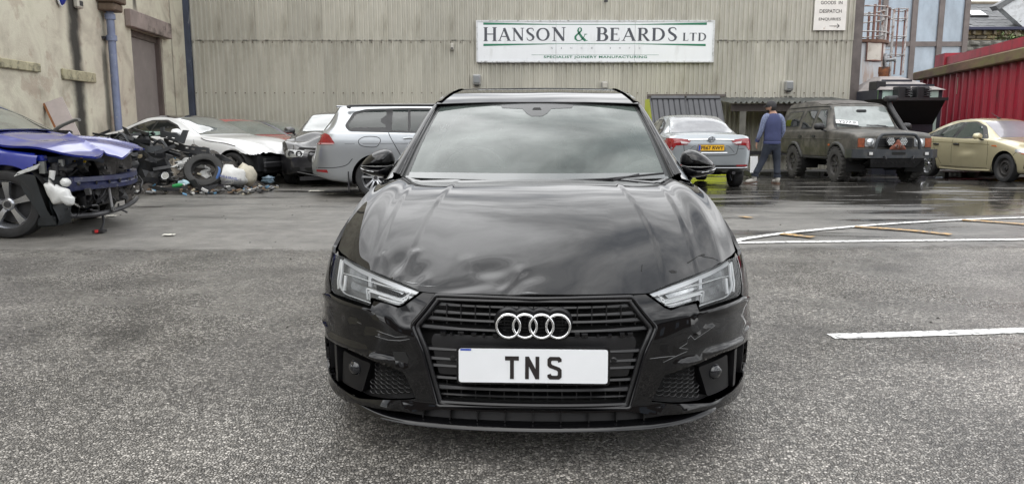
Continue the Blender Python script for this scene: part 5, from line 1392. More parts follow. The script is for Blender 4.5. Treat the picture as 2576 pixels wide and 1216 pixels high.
# front: facing the local +x
K_BUMP = mat('satin black steel', (.032, .036, .042), .42, var=.3, vs=5, dirt=(.07, .065, .055, .7), dscale=5, dlim=(.5, .7))
fm = lambda: Matrix.Translation((.02, 0, 0))
obj('grille', b.patch(round_poly([(-.40, .81), (.40, .81), (.40, 1.01), (-.40, 1.01)], .02), 'F', .01, .02), K_BLACK, off)
for k in range(4): obj('grille_bar', MB().box(.0, .05, -.39, .39, .835 + k * .047, .855 + k * .047, fm()), K_DARK, off)
for s in (1, -1):
    hl = obj('headlight', b.patch(round_poly([(s * .43, .815), (s * .67, .815), (s * .67, 1.0), (s * .43, 1.0)], .03), 'F', .02, .02, step=.06), K_LAMP, off, 40)
    obj('reflector', MB().inflate([(.09 * math.cos(k * .314), .088 * math.sin(k * .314)) for k in range(20)], .04, .01, M=Matrix.Translation((.035, s * .55, .905)) @ Matrix.Rotation(R(90), 4, 'Z') @ Matrix.Rotation(R(90), 4, 'X')), K_LAMP, hl, 60)
    obj('indicator', b.patch([(s * .68, .805), (s * .82, .805), (s * .82, 1.0), (s * .68, 1.0)], 'F', .02, .03, step=.06), mat('faded orange lens', (.22, .055, .02), .3, coat=.5, var=.4, vs=20), off, 40)
bb = MB().prism(round_poly([(.34, -.98), (.02, -1.0), (-.28, -.98), (-.28, -.8), (.12, -.76), (.12, .76), (-.28, .8), (-.28, .98), (.02, 1.0), (.34, .98), (.34, .95)][:0] or [(-.32, -.955), (.06, -.96), (.22, -.76), (.22, .76), (.06, .96), (-.32, .955), (-.32, .86), (.0, .84), (.0, -.84), (-.32, -.86)], .03), .57, .76)
bump = obj('bumper', bb, K_BUMP, off)
for s in (1, -1):
    obj('fog_lamp', MB().box(.215, .232, s * .62 - .07, s * .62 + .07, .62, .71, bev=.01), K_BLACK, bump)
    obj('fog_lens', MB().box(.232, .24, s * .62 - .04, s * .62 + .04, .635, .695, bev=.01), mat('bright lens', (.75, .76, .75), .1, metal=.3, coat=1), bump)
    obj('shackle', MB().tube([(.22, s * .33, .6), (.27, s * .32, .62), (.28, s * .3, .56), (.24, s * .28, .53)], .015, 6), K_DARK, bump)
obj('fairlead_slot', MB().box(.221, .226, -.15, .15, .64, .70), K_MATTE, bump)
obj('bash_plate', MB().add([(.18, -.6, .56), (.18, .6, .56), (.0, .5, .36), (.0, -.5, .36)], [(0, 1, 2, 3)]).add([(.175, -.6, .56), (.175, .6, .56), (-.6, .5, .33), (-.6, -.5, .33)], [(0, 1, 2, 3)]), K_DARK, off)
mb = MB()
for k in range(10): mb.box(.12, .125, -.5 + k * .1, -.46 + k * .1, .45, .48)
obj('plate_hole', mb, K_MATTE, off, kind='stuff')
obj('bull_bar', MB().tube(curve_pts([(.16, -.50, .74), (.17, -.47, .92), (.17, -.40, 1.04), (.17, -.28, 1.085), (.17, .28, 1.085), (.17, .40, 1.04), (.17, .47, .92), (.16, .50, .74)], 5), .035, 10), K_BUMP, off, 40)
K_LED = mat('led pod', (.6, .62, .62), .15, metal=.5)
for s in (1, -1):
    sp_ = obj('spot_lamp', MB().lathe([(.0, .0), (.1, .0), (.1, .05), (.085, .055)], 20, Matrix.Translation((.12, s * .14 - .02, .93)) @ Matrix.Rotation(R(90), 4, 'Y')), K_BLACK, off, 40)
    mb = MB()
    for i in range(-2, 3):
        for j in range(-2, 3):
            q, w_ = i * .036 + (j % 2) * .018, j * .032
            if math.hypot(q, w_) < .082: mb.lathe([(0, .01), (.013, .008), (.0155, 0)], 8, Matrix.Translation((.172, s * .14 - .02 + q, .93 + w_)) @ Matrix.Rotation(R(90), 4, 'Y'))
    obj('led_lens', mb, K_LED, sp_, 60, kind='stuff')
# a small brown furry toy head on the bull bar with two ringed eyes
toy = empty('winch', 'reddish brown furry toy head between the spot lamps of the off-roader', 'winch', (0, 0, 0))
K_TOY = mat('reddish brown fur', (.16, .05, .03), .8, var=.4, vs=20)
obj('winch_cover', MB().inflate(round_poly([(-.2, -.06), (.2, -.06), (.15, .03), (.06, .08), (.03, .17), (-.03, .17), (-.06, .08), (-.15, .03)], .04), .06, .03, M=Matrix.Translation((.2, -.02, .80)) @ Matrix.Rotation(R(90), 4, 'Z') @ Matrix.Rotation(R(90), 4, 'X')), K_TOY, toy, 60)
for s in (1, -1): obj('ring', MB().tube([(.265, s * .05 - .02 + .028 * math.cos(k * .39), .825 + .028 * math.sin(k * .39)) for k in range(16)], .009, 6, closed=True), K_CHROME, toy, 60)
toy.location = off.location; toy.rotation_euler = off.rotation_euler; toy.scale = off.scale
# snorkel on the left-hand wing, wipers, mirrors, paper in the screen
obj('snorkel', MB().tube(curve_pts([(-1.05, .88, 1.12), (-1.25, .90, 1.18), (-1.42, .86, 1.36), (-1.72, .76, 1.74), (-1.76, .75, 1.88)], 5), .06, 10).box(-1.82, -1.60, .62, .88, 1.88, 2.02, bev=.03), K_BLACK, off, 50)
for y0, y1 in ((-.2, -.62), (.45, .05)):
    obj('wiper', MB().tube([(-1.27, y0 + .05, 1.265), (-1.30, (y0 + y1) / 2, 1.31), (-1.31, y1 + .02, 1.30)], .012, 6).tube([(-1.29, y0, 1.29), (-1.30, y1 - .06, 1.31)], .012, 5), K_BLACK, off)
mirror_pair(off, b, 1.52, 1.28, 1.06, K_BLACK, 1.25)
pm = Matrix.Translation((-1.375, -.46, 1.375)) @ Matrix.Rotation(R(90), 4, 'Z') @ Matrix.Rotation(R(-38), 4, 'X') @ Matrix.Rotation(R(7), 4, 'Y')
pp = plate(off, pm, 'Y277 P', mat('white plate', (.72, .73, .73), .4), blue=False, bold=.01, lx0=-.2, lx1=.22)
obj('interior_mirror', MB().box(-1.66, -1.60, -.12, .12, 1.62, 1.69, bev=.02), K_BLACK, off)
seats(off, 2.2, .38, .95, .6)
obj('chassis', MB().box(-4.3, -.3, -.35, .35, .32, .5).tube([(-.82, -.75, .4), (-.82, .75, .4)], .07, 8).tube([(-3.36, -.75, .4), (-3.36, .75, .4)], .08, 8), K_MATTE, off)
obj('roof_camouflage', b.patch(round_poly([(2.0, -.66), (2.35, -.62), (2.3, -.3), (2.0, -.25)], .08), 'T', .016), K_OLIVE, off)

# ---- gold hatchback
SP = dict(L=4.78, wf=.95, wr=3.80, r=.325, gap=.065,
    W=[(0, .55), (.1, .74), (.35, .87), (.8, .915), (3.8, .93), (4.4, .89), (4.7, .80), (4.78, .72)],
    zb=[(0, .25), (.4, .2), (3.8, .22), (4.4, .28), (4.78, .4)],
    zs=[(0, .5), (.15, .64), (.9, .86), (1.4, .95), (3.6, 1.03), (4.3, 1.04), (4.6, .98), (4.78, .75)],
    zt=[(0, .55), (.15, .72), (.9, .94), (1.35, 1.0), (1.8, 1.24), (2.25, 1.43), (2.75, 1.49), (3.3, 1.46), (3.8, 1.33), (4.25, 1.14), (4.5, 1.07), (4.66, 1.04), (4.78, .8)],
    wt=[(0, .5), (1.3, .76), (2.2, .60), (2.75, .575), (3.4, .575), (4.3, .70), (4.78, .6)])
K_GOLD = paint('pale gold metallic paint', (.50, .45, .29), metal=.3, rough=.34)
sc = .93; th = R(-86)
hd = Vector((math.cos(th), math.sin(th), 0)); rt = Vector((hd.y, -hd.x, 0))
F = Vector((10.42, 16.25, 0)) + hd * SP['wf'] * sc - rt * .82 * sc
gol = put_car('gold_hatchback', 'pale gold hatchback with dented front door at the right edge of the yard', F, th, sc, pitch=R(-1.2))
mb, b = shell(SP)
for i, v in enumerate(mb.v):          # dent in the front door on the right-hand side
    if v[1] < -.6:
        g = math.exp(-(((v[0] + 2.2) / .26) ** 2 + ((v[2] - .60 - .12 * (v[0] + 2.2)) / .06) ** 2)); g2 = math.exp(-(((v[0] + 2.2) / .3) ** 2 + ((v[2] - .72) / .1) ** 2))
        mb.v[i] = (v[0], v[1] - .02 * g + .035 * g2, v[2])
obj('body', mb, K_GOLD, gol, 35); add_arches(gol, SP, b)
for s in (1, -1):
    add_wheel(gol, -SP['wf'], s * .80, .325, .205, 'steel', K_STEELW); add_wheel(gol, -SP['wr'], s * .82, .325, .205, 'ten', K_ALLOY)
for ax in 'LR':
    fr_ = obj('window_frame', b.patch(round_poly([(1.60, .985), (2.0, 1.28), (2.4, 1.40), (3.0, 1.39), (3.5, 1.28), (3.95, 1.10), (3.86, 1.045), (2.4, .985)], .05), ax, .003, .01), K_BLACK, gol, 40)
    for pl in ([(1.78, 1.005), (2.1, 1.27), (2.42, 1.37), (2.68, 1.37), (2.74, 1.005)], [(2.86, 1.01), (2.84, 1.365), (3.0, 1.36), (3.42, 1.27), (3.46, 1.04)], [(3.52, 1.05), (3.50, 1.245), (3.84, 1.09), (3.78, 1.06)]):
        obj('pane', b.patch(pl, ax, .006, .008, step=.12), glass('green tinted window', tint=(.035, .055, .05), clear=.3), fr_, 40)
    for sm_ in ([(2.80, 1.0), (2.80, .7), (2.80, .38)], [(1.55, .96), (1.48, .7), (1.5, .38)], [(3.62, 1.02), (3.5, .75), (3.32, .50), (3.22, .36)], [(1.5, .30), (2.4, .30), (3.2, .31)], [(.5, .72), (.62, .66), (.70, .55)]): obj('door_gap', b.seam(sm_, ax, .01), K_GAP, gol)
    obj('crease', b.seam([(1.45, .845), (2.6, .885), (4.0, .915)], ax, .014, .003), mat('gold shade line', (.16, .14, .07), .4), gol)
    for d_ in (2.62, 3.42): obj('door_handle', b.bar([(d_ - .1, .845), (d_, .855), (d_ + .1, .85)], ax, .02, .018), K_BLACK, gol, 40)
    obj('sill', b.bar([(1.42, .25), (2.4, .235), (3.3, .25)], ax, .028, -.006), K_GOLD, gol, 40)
    obj('side_repeater', b.patch([(1.2, .80), (1.38, .815), (1.36, .835), (1.22, .83)], ax, .008), K_AMBER, gol)
    s = 1 if ax == 'L' else -1
    hl = obj('headlight', b.patch(round_poly([(.12, .58), (.28, .60), (.62, .70), (.64, .75), (.45, .76), (.14, .68)], .03), ax, .008, .02, step=.05), K_LAMP, gol, 40)
    obj('indicator', b.patch([(.30, .64), (.56, .70), (.46, .66), (.34, .62)], ax, .012, .01, step=.05), K_AMBER, hl, 40)
obj('windscreen', b.patch(round_poly([(1.40, -.68), (2.16, -.555), (2.16, .555), (1.40, .68)], .05), 'T', .005, .01, step=.12), mat('misted lilac windscreen', (.28, .27, .30), .2, coat=1, var=.12, vs=2), gol, 40)
obj('rear_window', b.patch(round_poly([(3.55, -.54), (3.55, .54), (4.2, .62), (4.2, -.62)], .05), 'T', .005, .01, step=.12), K_GLASSD, gol, 40)
obj('lower_grille', b.patch([(-.6, .28), (.6, .28), (.5, .45), (-.5, .45)], 'F', .006), K_BLACK, gol, 40)
obj('fog_recess', b.patch([(.18, .36), (.38, .33), (.34, .45), (.22, .43)], 'R', .005), K_BLACK, gol)
obj('fog_recess', b.patch([(.18, .36), (.38, .33), (.34, .45), (.22, .43)], 'L', .005), K_BLACK, gol)
mirror_pair(gol, b, 1.74, 1.04, 1.02, K_GOLD, 1.1)
obj('aerial', MB().tube([(-2.45, 0, 1.48), (-2.75, 0, 1.62)], [.012, .005], 6).box(-2.5, -2.42, -.03, .03, 1.47, 1.5, bev=.01), K_BLACK, gol)

# ---- white coupe with a black roof, wrecked front
SP = dict(L=4.64, wf=.63, wr=3.50, r=.33,
    W=[(0, .62), (.1, .74), (.4, .87), (.8, .905), (3.6, .915), (4.3, .87), (4.64, .72)],
    zb=[(0, .4), (.25, .3), (.5, .2), (3.8, .2), (4.64, .4)],
    zs=[(0, .56), (.15, .66), (.8, .84), (1.55, .91), (3.6, .96), (4.3, .98), (4.64, .85)],
    zt=[(0, .60), (.15, .75), (.8, .92), (1.6, .985), (2.05, 1.19), (2.5, 1.345), (2.95, 1.385), (3.3, 1.36), (3.75, 1.22), (4.18, 1.06), (4.5, 1.03), (4.64, .88)],
    wt=[(0, .5), (1.55, .74), (2.45, .59), (2.95, .56), (3.4, .56), (4.2, .7), (4.64, .6)])
K_WHT = paint('white pearl paint', (.80, .81, .82), metal=.0, rough=.3, flake=.04)
th = R(-26)
hd = Vector((math.cos(th), math.sin(th), 0)); rt = Vector((hd.y, -hd.x, 0))
F = Vector((-5.36, 14.95, 0)) + hd * SP['wf'] - rt * .80
cou = put_car('white_coupe', 'white coupe with black roof and torn off front bumper behind the scrap pile', F, th, 1.0)
mb, b = shell(SP)
# the nose below the bonnet is gone
kf = [f for f in mb.f if not (sum(mb.v[i][0] for i in f) / len(f) > -.50 and sum(mb.v[i][2] for i in f) / len(f) < .66)]
mb.f = kf; mb.mi = [0] * len(kf)
for i, v in enumerate(mb.v):          # buckled bonnet edge
    if v[0] > -.6 and v[2] > .6:
        mb.v[i] = (v[0], v[1], v[2] + .03 * math.sin(v[1] * 9) * smooth(-.6, -.1, v[0]) - .03 * smooth(-.35, -.1, v[0]))
obj('body', mb, K_WHT, cou, 35); add_arches(cou, SP, b)
for c in (SP['wf'], SP['wr']):
    for s in (1, -1): add_wheel(cou, -c, s * .79, .33, .225, 'ten', K_ALLOY)
obj('roof', b.patch(round_poly([(2.47, -.53), (2.47, .53), (3.45, .53), (3.9, .6), (3.9, -.6), (3.45, -.53)], .05), 'T', .006, .01, step=.12), mat('black roof', (.02, .02, .02), .25, coat=1), cou, 40)
obj('windscreen', b.patch(round_poly([(1.66, -.66), (2.43, -.545), (2.43, .545), (1.66, .66)], .04), 'T', .006, .01, step=.12), glass('coupe windscreen', tint=(.06, .07, .068), clear=.15, haze=.4, hazecol=(.35, .38, .37)), cou, 40)
for ax in 'LR':
    fr_ = obj('window_frame', b.patch(round_poly([(1.9, .945), (2.3, 1.18), (2.65, 1.285), (3.1, 1.28), (3.55, 1.17), (3.86, 1.01), (3.74, .965)], .05), ax, .003, .01), K_BLACK, cou, 40)
    for pl in ([(2.01, .96), (2.35, 1.17), (2.67, 1.255), (2.88, 1.26), (2.92, .97)], [(2.97, .97), (2.94, 1.26), (3.1, 1.255), (3.50, 1.15), (3.52, .98)], [(3.56, .985), (3.55, 1.13), (3.78, 1.01)]):
        obj('pane', b.patch(pl, ax, .006, .008, step=.12), K_GLASSD, fr_, 40)
    for sm_ in ([(1.62, .9), (1.55, .65), (1.60, .32)], [(3.0, .94), (3.0, .7), (3.08, .4)], [(1.6, .30), (3.1, .30)]): obj('door_gap', b.seam(sm_, ax, .011), K_GAP, cou)
    obj('bonnet_gap', b.seam([(1.50, .93), (1.25, .875), (.8, .83), (.55, .78)], ax, .014), K_GAP, cou)
    obj('sill', b.bar([(1.3, .25), (2.2, .24), (3.2, .25)], ax, .025, -.004), K_WHT, cou, 40)
    s = 1 if ax == 'L' else -1
    obj('arch_liner', MB().grid([[(-.45 + .05 * q, s * y, z) for z, q in ((.2, 0), (.42, 1), (.62, 2))] for y in (.55, .86)]), K_DARK, cou)
    for k in range(4): obj('bracket', MB().box(-.42 + k * .05, -.39 + k * .05, s * (.55 + .07 * k), s * (.58 + .07 * k), .35, .66, Matrix.Rotation(.1 * k, 4, 'X')), K_DARK, cou)
obj('front_structure', MB().box(-.5, -.12, -.55, .55, .25, .58, bev=.05).box(-.1, -.04, -.62, .62, .36, .48, bev=.02).box(-.5, -.15, -.7, -.55, .3, .6), K_BLACK, cou)
mirror_pair(cou, b, 1.98, 1.03, .98, K_WHT, 1.15, sides=(-1,))

# ---- red coupe and dark saloon behind it: only roofs and screens show
def hidden_car(name, label, F, th, sc, m, hscale=1.0, mir=False):
    SPh = dict(SP); SPh['wf'] = .8; SPh['capf'] = .05
    SPh['zb'] = [(0, .3), (.4, .2), (3.8, .2), (4.64, .4)]
    o = put_car(name, label, F, th, sc)
    mb, b = shell(SPh); obj('body', mb, m, o, 35); add_arches(o, SPh, b)
    for c in (SPh['wf'], SPh['wr']):
        for s in (1, -1): add_wheel(o, -c, s * .79, .33, .225, 'ten', K_ALLOY)
    obj('windscreen', b.patch(round_poly([(1.66, -.66), (2.43, -.545), (2.43, .545), (1.66, .66)], .04), 'T', .006, .01, step=.12), glass('green windscreen', tint=(.05, .06, .055), clear=.15, haze=.35, hazecol=(.3, .35, .32)), o, 40)
    for ax in 'LR':
        obj('side_window', b.patch(round_poly([(1.93, .955), (2.3, 1.17), (2.65, 1.265), (3.1, 1.26), (3.55, 1.14), (3.78, 1.0), (3.65, .98)], .05), ax, .005, .01, step=.12), K_GLASSD, o, 40)
        s = 1 if ax == 'L' else -1
        obj('headlight', b.patch([(s * .45, .58), (s * .72, .62), (s * .68, .70), (s * .45, .66)], 'F', .01), K_LAMP, o)
    mirror_pair(o, b, 1.98, 1.03, .98, K_BLACK if mir else m, 1.15, sides=(1, -1) if mir else (-1,))
    return o
thr = R(-30)
def place_top(px, py, Y, th, sc, d, z):
    """front point of a car whose roof point (d behind the front, z high) shows at (px, py)"""
    p = at(px, py, Y); return Vector((p.x + math.cos(th) * d * sc, p.y + math.sin(th) * d * sc, p.z - z * sc))
Fr = place_top(612, 304, 18.4, thr, .95, 2.4, 1.36); Fr.z = max(Fr.z, .0)
hidden_car('red_coupe', 'red car of which only the roof and windscreen show behind the white coupe', Fr, thr, .95, paint('bright red paint', (.42, .02, .025), rough=.3))
thd = R(-12)
Fd = place_top(690, 312, 20.2, thd, .95, 2.5, 1.37); Fd.z = max(Fd.z, -.02)
hidden_car('dark_saloon', 'dark blue black saloon with black door mirror standing behind the red car', Fd, thd, .95, paint('blue black paint', (.02, .022, .032), rough=.3), mir=True)

# ---- black hatchback with crumpled bonnet
SP = dict(L=4.33, wf=.76, wr=3.45, r=.32,
    W=[(0, .66), (.08, .76), (.3, .86), (.8, .885), (3.5, .89), (4.0, .85), (4.33, .72)],
    zb=[(0, .26), (.3, .2), (3.6, .2), (4.33, .4)],
    zs=[(0, .58), (.1, .68), (.8, .84), (1.4, .92), (3.5, .98), (4.1, .96), (4.33, .7)],
    zt=[(0, .64), (.1, .76), (.8, .93), (1.42, 1.0), (1.85, 1.2), (2.3, 1.39), (2.8, 1.43), (3.6, 1.38), (4.0, 1.22), (4.25, .98), (4.33, .75)],
    wt=[(0, .55), (1.4, .74), (2.3, .60), (2.8, .57), (3.7, .57), (4.33, .6)])
K_BLK2 = paint('dusty black paint', (.016, .016, .018), rough=.3, flake=.3)
sc = 1.03; th = R(-85)
hd = Vector((math.cos(th), math.sin(th), 0)); rt = Vector((hd.y, -hd.x, 0))
F = at(818, 440, 14.95); F.z = 0
hat = put_car('black_hatchback', 'black hatchback with crumpled bonnet and bare headlight tucked beside the silver estate', F, th, sc)
mb, b = shell(SP)
for i, v in enumerate(mb.v):          # crumpled bonnet
    if v[0] > -1.3 and v[2] > .7 and abs(v[1]) < .85:
        k = smooth(-1.3, -.7, v[0])
        mb.v[i] = (v[0] - .05 * k * max(0, math.sin(v[1] * 4 + 1)), v[1], v[2] + k * (.05 * math.sin(v[0] * 11 + v[1] * 3) + .05 * math.sin(v[1] * 7 - v[0] * 4) + .06 * smooth(-.3, .0, v[0])))
obj('body', mb, K_BLK2, hat, 30); add_arches(hat, SP, b)
for c in (SP['wf'], SP['wr']):
    for s in (1, -1): add_wheel(hat, -c, s * .77, .32, .215, 'ten', K_ALLOY)
obj('windscreen', b.patch(round_poly([(1.50, -.66), (2.2, -.55), (2.2, .55), (1.50, .66)], .04), 'T', .006, .01, step=.12), glass('hatch windscreen', tint=(.07, .08, .078), clear=.15, haze=.3, hazecol=(.32, .36, .35)), hat, 40)
for ax in 'LR':
    obj('side_window', b.patch(round_poly([(1.75, .96), (2.1, 1.2), (2.5, 1.30), (3.4, 1.27), (3.7, 1.1), (3.6, 1.0)], .05), ax, .005, .01, step=.12), K_GLASSD, hat, 40)
    s = 1 if ax == 'L' else -1
    hl = obj('headlight', b.patch(round_poly([(s * .40, .56), (s * .70, .545), (s * .72, .66), (s * .66, .69), (s * .36, .665)], .03), 'F', .012, .02, step=.05), mat('dull lamp glass', (.26, .27, .27), .15, metal=.4, coat=1), hat, 40)
    for q in (.46, .61): obj('lamp_ring', MB().lathe([(.03, .0), (.05, .02), (.062, .0)], 18, Matrix.Translation((b.hit((s * q, .615), 'F')[0].x + .014, s * q, .615)) @ Matrix.Rotation(R(90), 4, 'Y')), K_DARK, hl, 40)
    obj('grille_kidney', b.patch(round_poly([(s * .03, .45), (s * .27, .46), (s * .31, .56), (s * .28, .66), (s * .03, .67)], .03), 'F', .008, .02), K_MATTE, hat)
    obj('corner_intake', b.patch(round_poly([(s * .42, .24), (s * .68, .24), (s * .70, .34), (s * .46, .38)], .03), 'F', .006), K_MATTE, hat)
    obj('bonnet_gap', b.seam([(s * .05, .70), (s * .4, .71), (s * .66, .72)], 'F', .04, .006), K_MATTE, hat)
obj('lower_grille', b.patch(round_poly([(-.40, .24), (.40, .24), (.36, .36), (-.36, .36)], .02), 'F', .006), K_MATTE, hat)
obj('hanging_trim', MB().tube(curve_pts([(.06, -.5, .28), (.1, -.1, .2), (.12, .2, .13), (.1, .5, .06), (.14, .62, .08)], 5), .014, 6), K_BLACK, hat)
obj('loose_lip', MB().box(.03, .09, -.45, .55, .14, .21, Matrix.Rotation(.04, 4, 'X')), K_BLACK, hat)
mirror_pair(hat, b, 1.75, 1.03, .96, K_BLK2, 1.1)
# ------------------------------------------------------------------ the wrecked blue car on the left
K_BLUE = paint('deep blue metallic paint', (.005, .016, .22), metal=.0, rough=.3, flake=.1)
K_NAVYP = mat('scuffed navy paint', (.012, .017, .065), .45, coat=.3, var=.4, vs=9, dirt=(.2, .2, .2, .7), dscale=11, dlim=(.58, .7))
SP = dict(L=4.9, wf=.95, wr=3.75, r=.365, gap=.06, capf=None,
    W=[(0, .86), (.4, .90), (.9, .93), (3.8, .93), (4.5, .88), (4.9, .75)],
    zb=[(0, .3), (.6, .25), (3.8, .25), (4.9, .42)],
    zs=[(0, .82), (.5, .87), (.95, .925), (1.18, 1.01), (1.6, 1.07), (3.6, 1.12), (4.5, 1.1), (4.9, .9)],
    zt=[(0, .84), (.5, .93), (.90, 1.02), (1.20, 1.13), (1.80, 1.47), (2.25, 1.66), (2.7, 1.71), (3.6, 1.68), (4.3, 1.46), (4.75, 1.12), (4.9, .95)],
    wt=[(0, .7), (1.15, .80), (2.15, .63), (2.7, .60), (4.0, .60), (4.9, .6)])
th = R(3)
hd = Vector((math.cos(th), math.sin(th), 0)); lf = Vector((-hd.y, hd.x, 0))
F = Vector((-5.40, 8.25, 0)) + hd * .95 + lf * .84
wk = put_car('wrecked_car', 'wrecked blue car with buckled bonnet and exposed engine bay at the left edge', F, th)
mb, b = shell(SP, .4)
keep = []
for f in mb.f:
    c = [sum(mb.v[i][k] for i in f) / len(f) for k in range(3)]; d = -c[0]
    if d < .60: continue
    if c[2] < .80 and d < .60 + (.80 - c[2]) * 1.85 and d < .9: continue
    if d < 1.23 and abs(c[1]) < .855 and c[2] > .5: continue
    if d < 1.15 and abs(c[1]) < .8: continue
    keep.append(f)
mb.f = keep; mb.mi = [0] * len(keep)
obj('body', mb, K_BLUE, wk, 35)
SPa = dict(SP); add_arches(wk, SPa, b)
K_SPK = mat('bright five spoke alloy', (.42, .43, .46), .25, metal=.85)
for c in (SP['wf'], SP['wr']):
    for s in (1, -1): add_wheel(wk, -c, s * .82, .365, .245, 'five', K_SPK, cap=None, rim=.70)
obj('windscreen', b.patch(round_poly([(1.25, -.74), (2.11, -.60), (2.11, .60), (1.25, .74)], .04), 'T', .006, .01, step=.12), glass('wreck windscreen', tint=(.04, .055, .05), clear=.3, haze=.25, hazecol=(.35, .4, .38)), wk, 40)
for ax in 'LR':
    obj('side_window', b.patch(round_poly([(1.6, 1.07), (2.1, 1.38), (2.6, 1.50), (3.7, 1.46), (4.1, 1.2), (3.9, 1.12)], .05), ax, .005, .01, step=.12), K_GLASSD, wk, 40)
    obj('door_gap', b.seam([(1.62, 1.0), (1.58, .7), (1.62, .4)], ax, .012), K_GAP, wk)
mirror_pair(wk, b, 1.65, 1.15, 1.05, K_BLUE, 1.1)
seats(wk, 2.6, .4, .72)
obj('wing_edge_strip', MB().add([(-.565, -.915, .80), (-.60, -.925, .745), (-.83, -.945, .665), (-.79, -.93, .715)], [(0, 1, 2, 3)]).add([(-.565, -.905, .80), (-.60, -.895, .745), (-.83, -.915, .665), (-.79, -.90, .715)], [(0, 1, 2, 3)]), mat('torn pale edge', (.42, .43, .42), .5, var=.3, vs=30), wk)
# bonnet: a buckled sheet
def bz(d, y):
    c = interp([(-.05, .875), (.1, .925), (.45, 1.045), (.9, 1.095), (1.24, 1.135)], d)
    e = interp([(-.05, .85), (.1, .875), (.45, .945), (.9, .995), (1.24, 1.065)], d)
    a = min(1, abs(y) / .87)
    z = lerp(c, e, a ** 2.2)
    z += seg_r(d, y, (.62, -.15), (.02, -.62), .05, .05) + seg_r(d, y, (.62, -.15), (.25, .75), .06, .035) - seg_r(d, y, (.35, -.25), (.0, -.25), .14, .05)
    z += .012 * math.sin(d * 9 + y * 5) * (1 - smooth(.7, 1.3, d)) + .02 * math.exp(-((abs(y) - .62) / .05) ** 2) * smooth(.6, 1.0, d)
    return z
def seg_r(l, s, a, b_, wd, h):
    dx, dy = b_[0] - a[0], b_[1] - a[1]; t = max(0, min(1, ((l - a[0]) * dx + (s - a[1]) * dy) / (dx * dx + dy * dy)))
    return h * math.exp(-math.hypot(l - a[0] - dx * t, s - a[1] - dy * t) / wd)
rows = []
for i in range(61):
    y = lerp(-.87, .87, i / 60); row = []
    for j in range(51):
        f0 = .02 + .16 * (y > 0) * smooth(0, .87, y) + .05 * math.sin(y * 9) * .4
        d = lerp(f0, 1.24, j / 50)
        row.append(Vector((-d, y, bz(d, y))))
    rows.append(row)
mb = MB(); mb.grid(rows); mb.grid([[p + Vector((0, 0, -.022)) for p in r] for r in rows])
mb.grid([[r[0] for r in rows], [r[0] + Vector((-.004, 0, -.022)) for r in rows]]); mb.grid([rows[0], [p + Vector((0, .006, -.022)) for p in rows[0]]])
obj('bonnet', mb, K_BLUE, wk, 28)
# engine bay
obj('engine', MB().box(-1.15, -.62, -.42, .42, .42, .86, bev=.06).box(-1.0, -.7, -.3, .2, .86, .93, bev=.03).tube([(-.6, -.3, .8), (-.75, -.1, .9), (-.9, .2, .9)], .05, 8), K_BLACK, wk, 50)
obj('bulkhead', MB().box(-1.3, -1.24, -.80, .80, .4, 1.05), K_MATTE, wk)
for s in (-1, 1):
    obj('chassis_rail', MB().box(-1.45, -.46, s * .56 - .06, s * .56 + .06, .46, .60, bev=.01), K_NAVYP, wk)
    obj('inner_wing', MB().add([(-1.4, s * .80, .95), (-.66, s * .80, .86), (-.62, s * .62, .80), (-.62, s * .60, .62), (-1.4, s * .62, .62), (-1.4, s * .66, .95)], [(0, 1, 2, 5), (5, 2, 3, 4)]), K_BLUE, wk)
    obj('upper_rail', MB().box(-1.35, -.56, s * .80 - .05, s * .80 + .04, .82, .885, bev=.01), K_BLUE, wk)
obj('slam_panel', MB().tube(curve_pts([(-.58, -.74, .83), (-.44, -.5, .845), (-.36, -.25, .83), (-.34, .0, .79)], 5), .022, 6, flat=1.6).box(-.52, -.40, -.66, -.58, .77, .84).box(-.44, -.36, -.42, -.36, .76, .83), mat('faded blue black plastic', (.05, .06, .085), .5), wk, 40)
# bumper beam
pts = curve_pts([(-.46, -.66, .56), (-.36, -.45, .555), (-.22, -.15, .555), (-.16, .15, .56), (-.22, .5, .57), (-.34, .78, .58)], 6)
rw = []
for p in pts: rw.append([p + Vector((0, 0, -.075)), p + Vector((.05, 0, -.07)), p + Vector((.055, 0, -.02)), p + Vector((.035, 0, 0)), p + Vector((.055, 0, .02)), p + Vector((.05, 0, .07)), p + Vector((0, 0, .075)), p + Vector((-.05, 0, .0))])
beam = obj('bumper_beam', MB().grid(rw, cv=True), K_NAVYP, wk, 25)
for k in (8, 11, 14, 18, 22): 
    p = pts[k]; obj('beam_hole', MB().lathe([(0, 0), (.024, 0)], 12, Matrix.Translation(p + Vector((.0565, 0, -.0))) @ Matrix.Rotation(R(90), 4, 'Y') ), K_MATTE, beam)
obj('crash_box', MB().box(-.66, -.38, -.70, -.48, .475, .635, bev=.012), K_NAVYP, wk)
obj('crash_box', MB().box(-.66, -.28, .58, .78, .49, .65, bev=.012), K_NAVYP, wk)
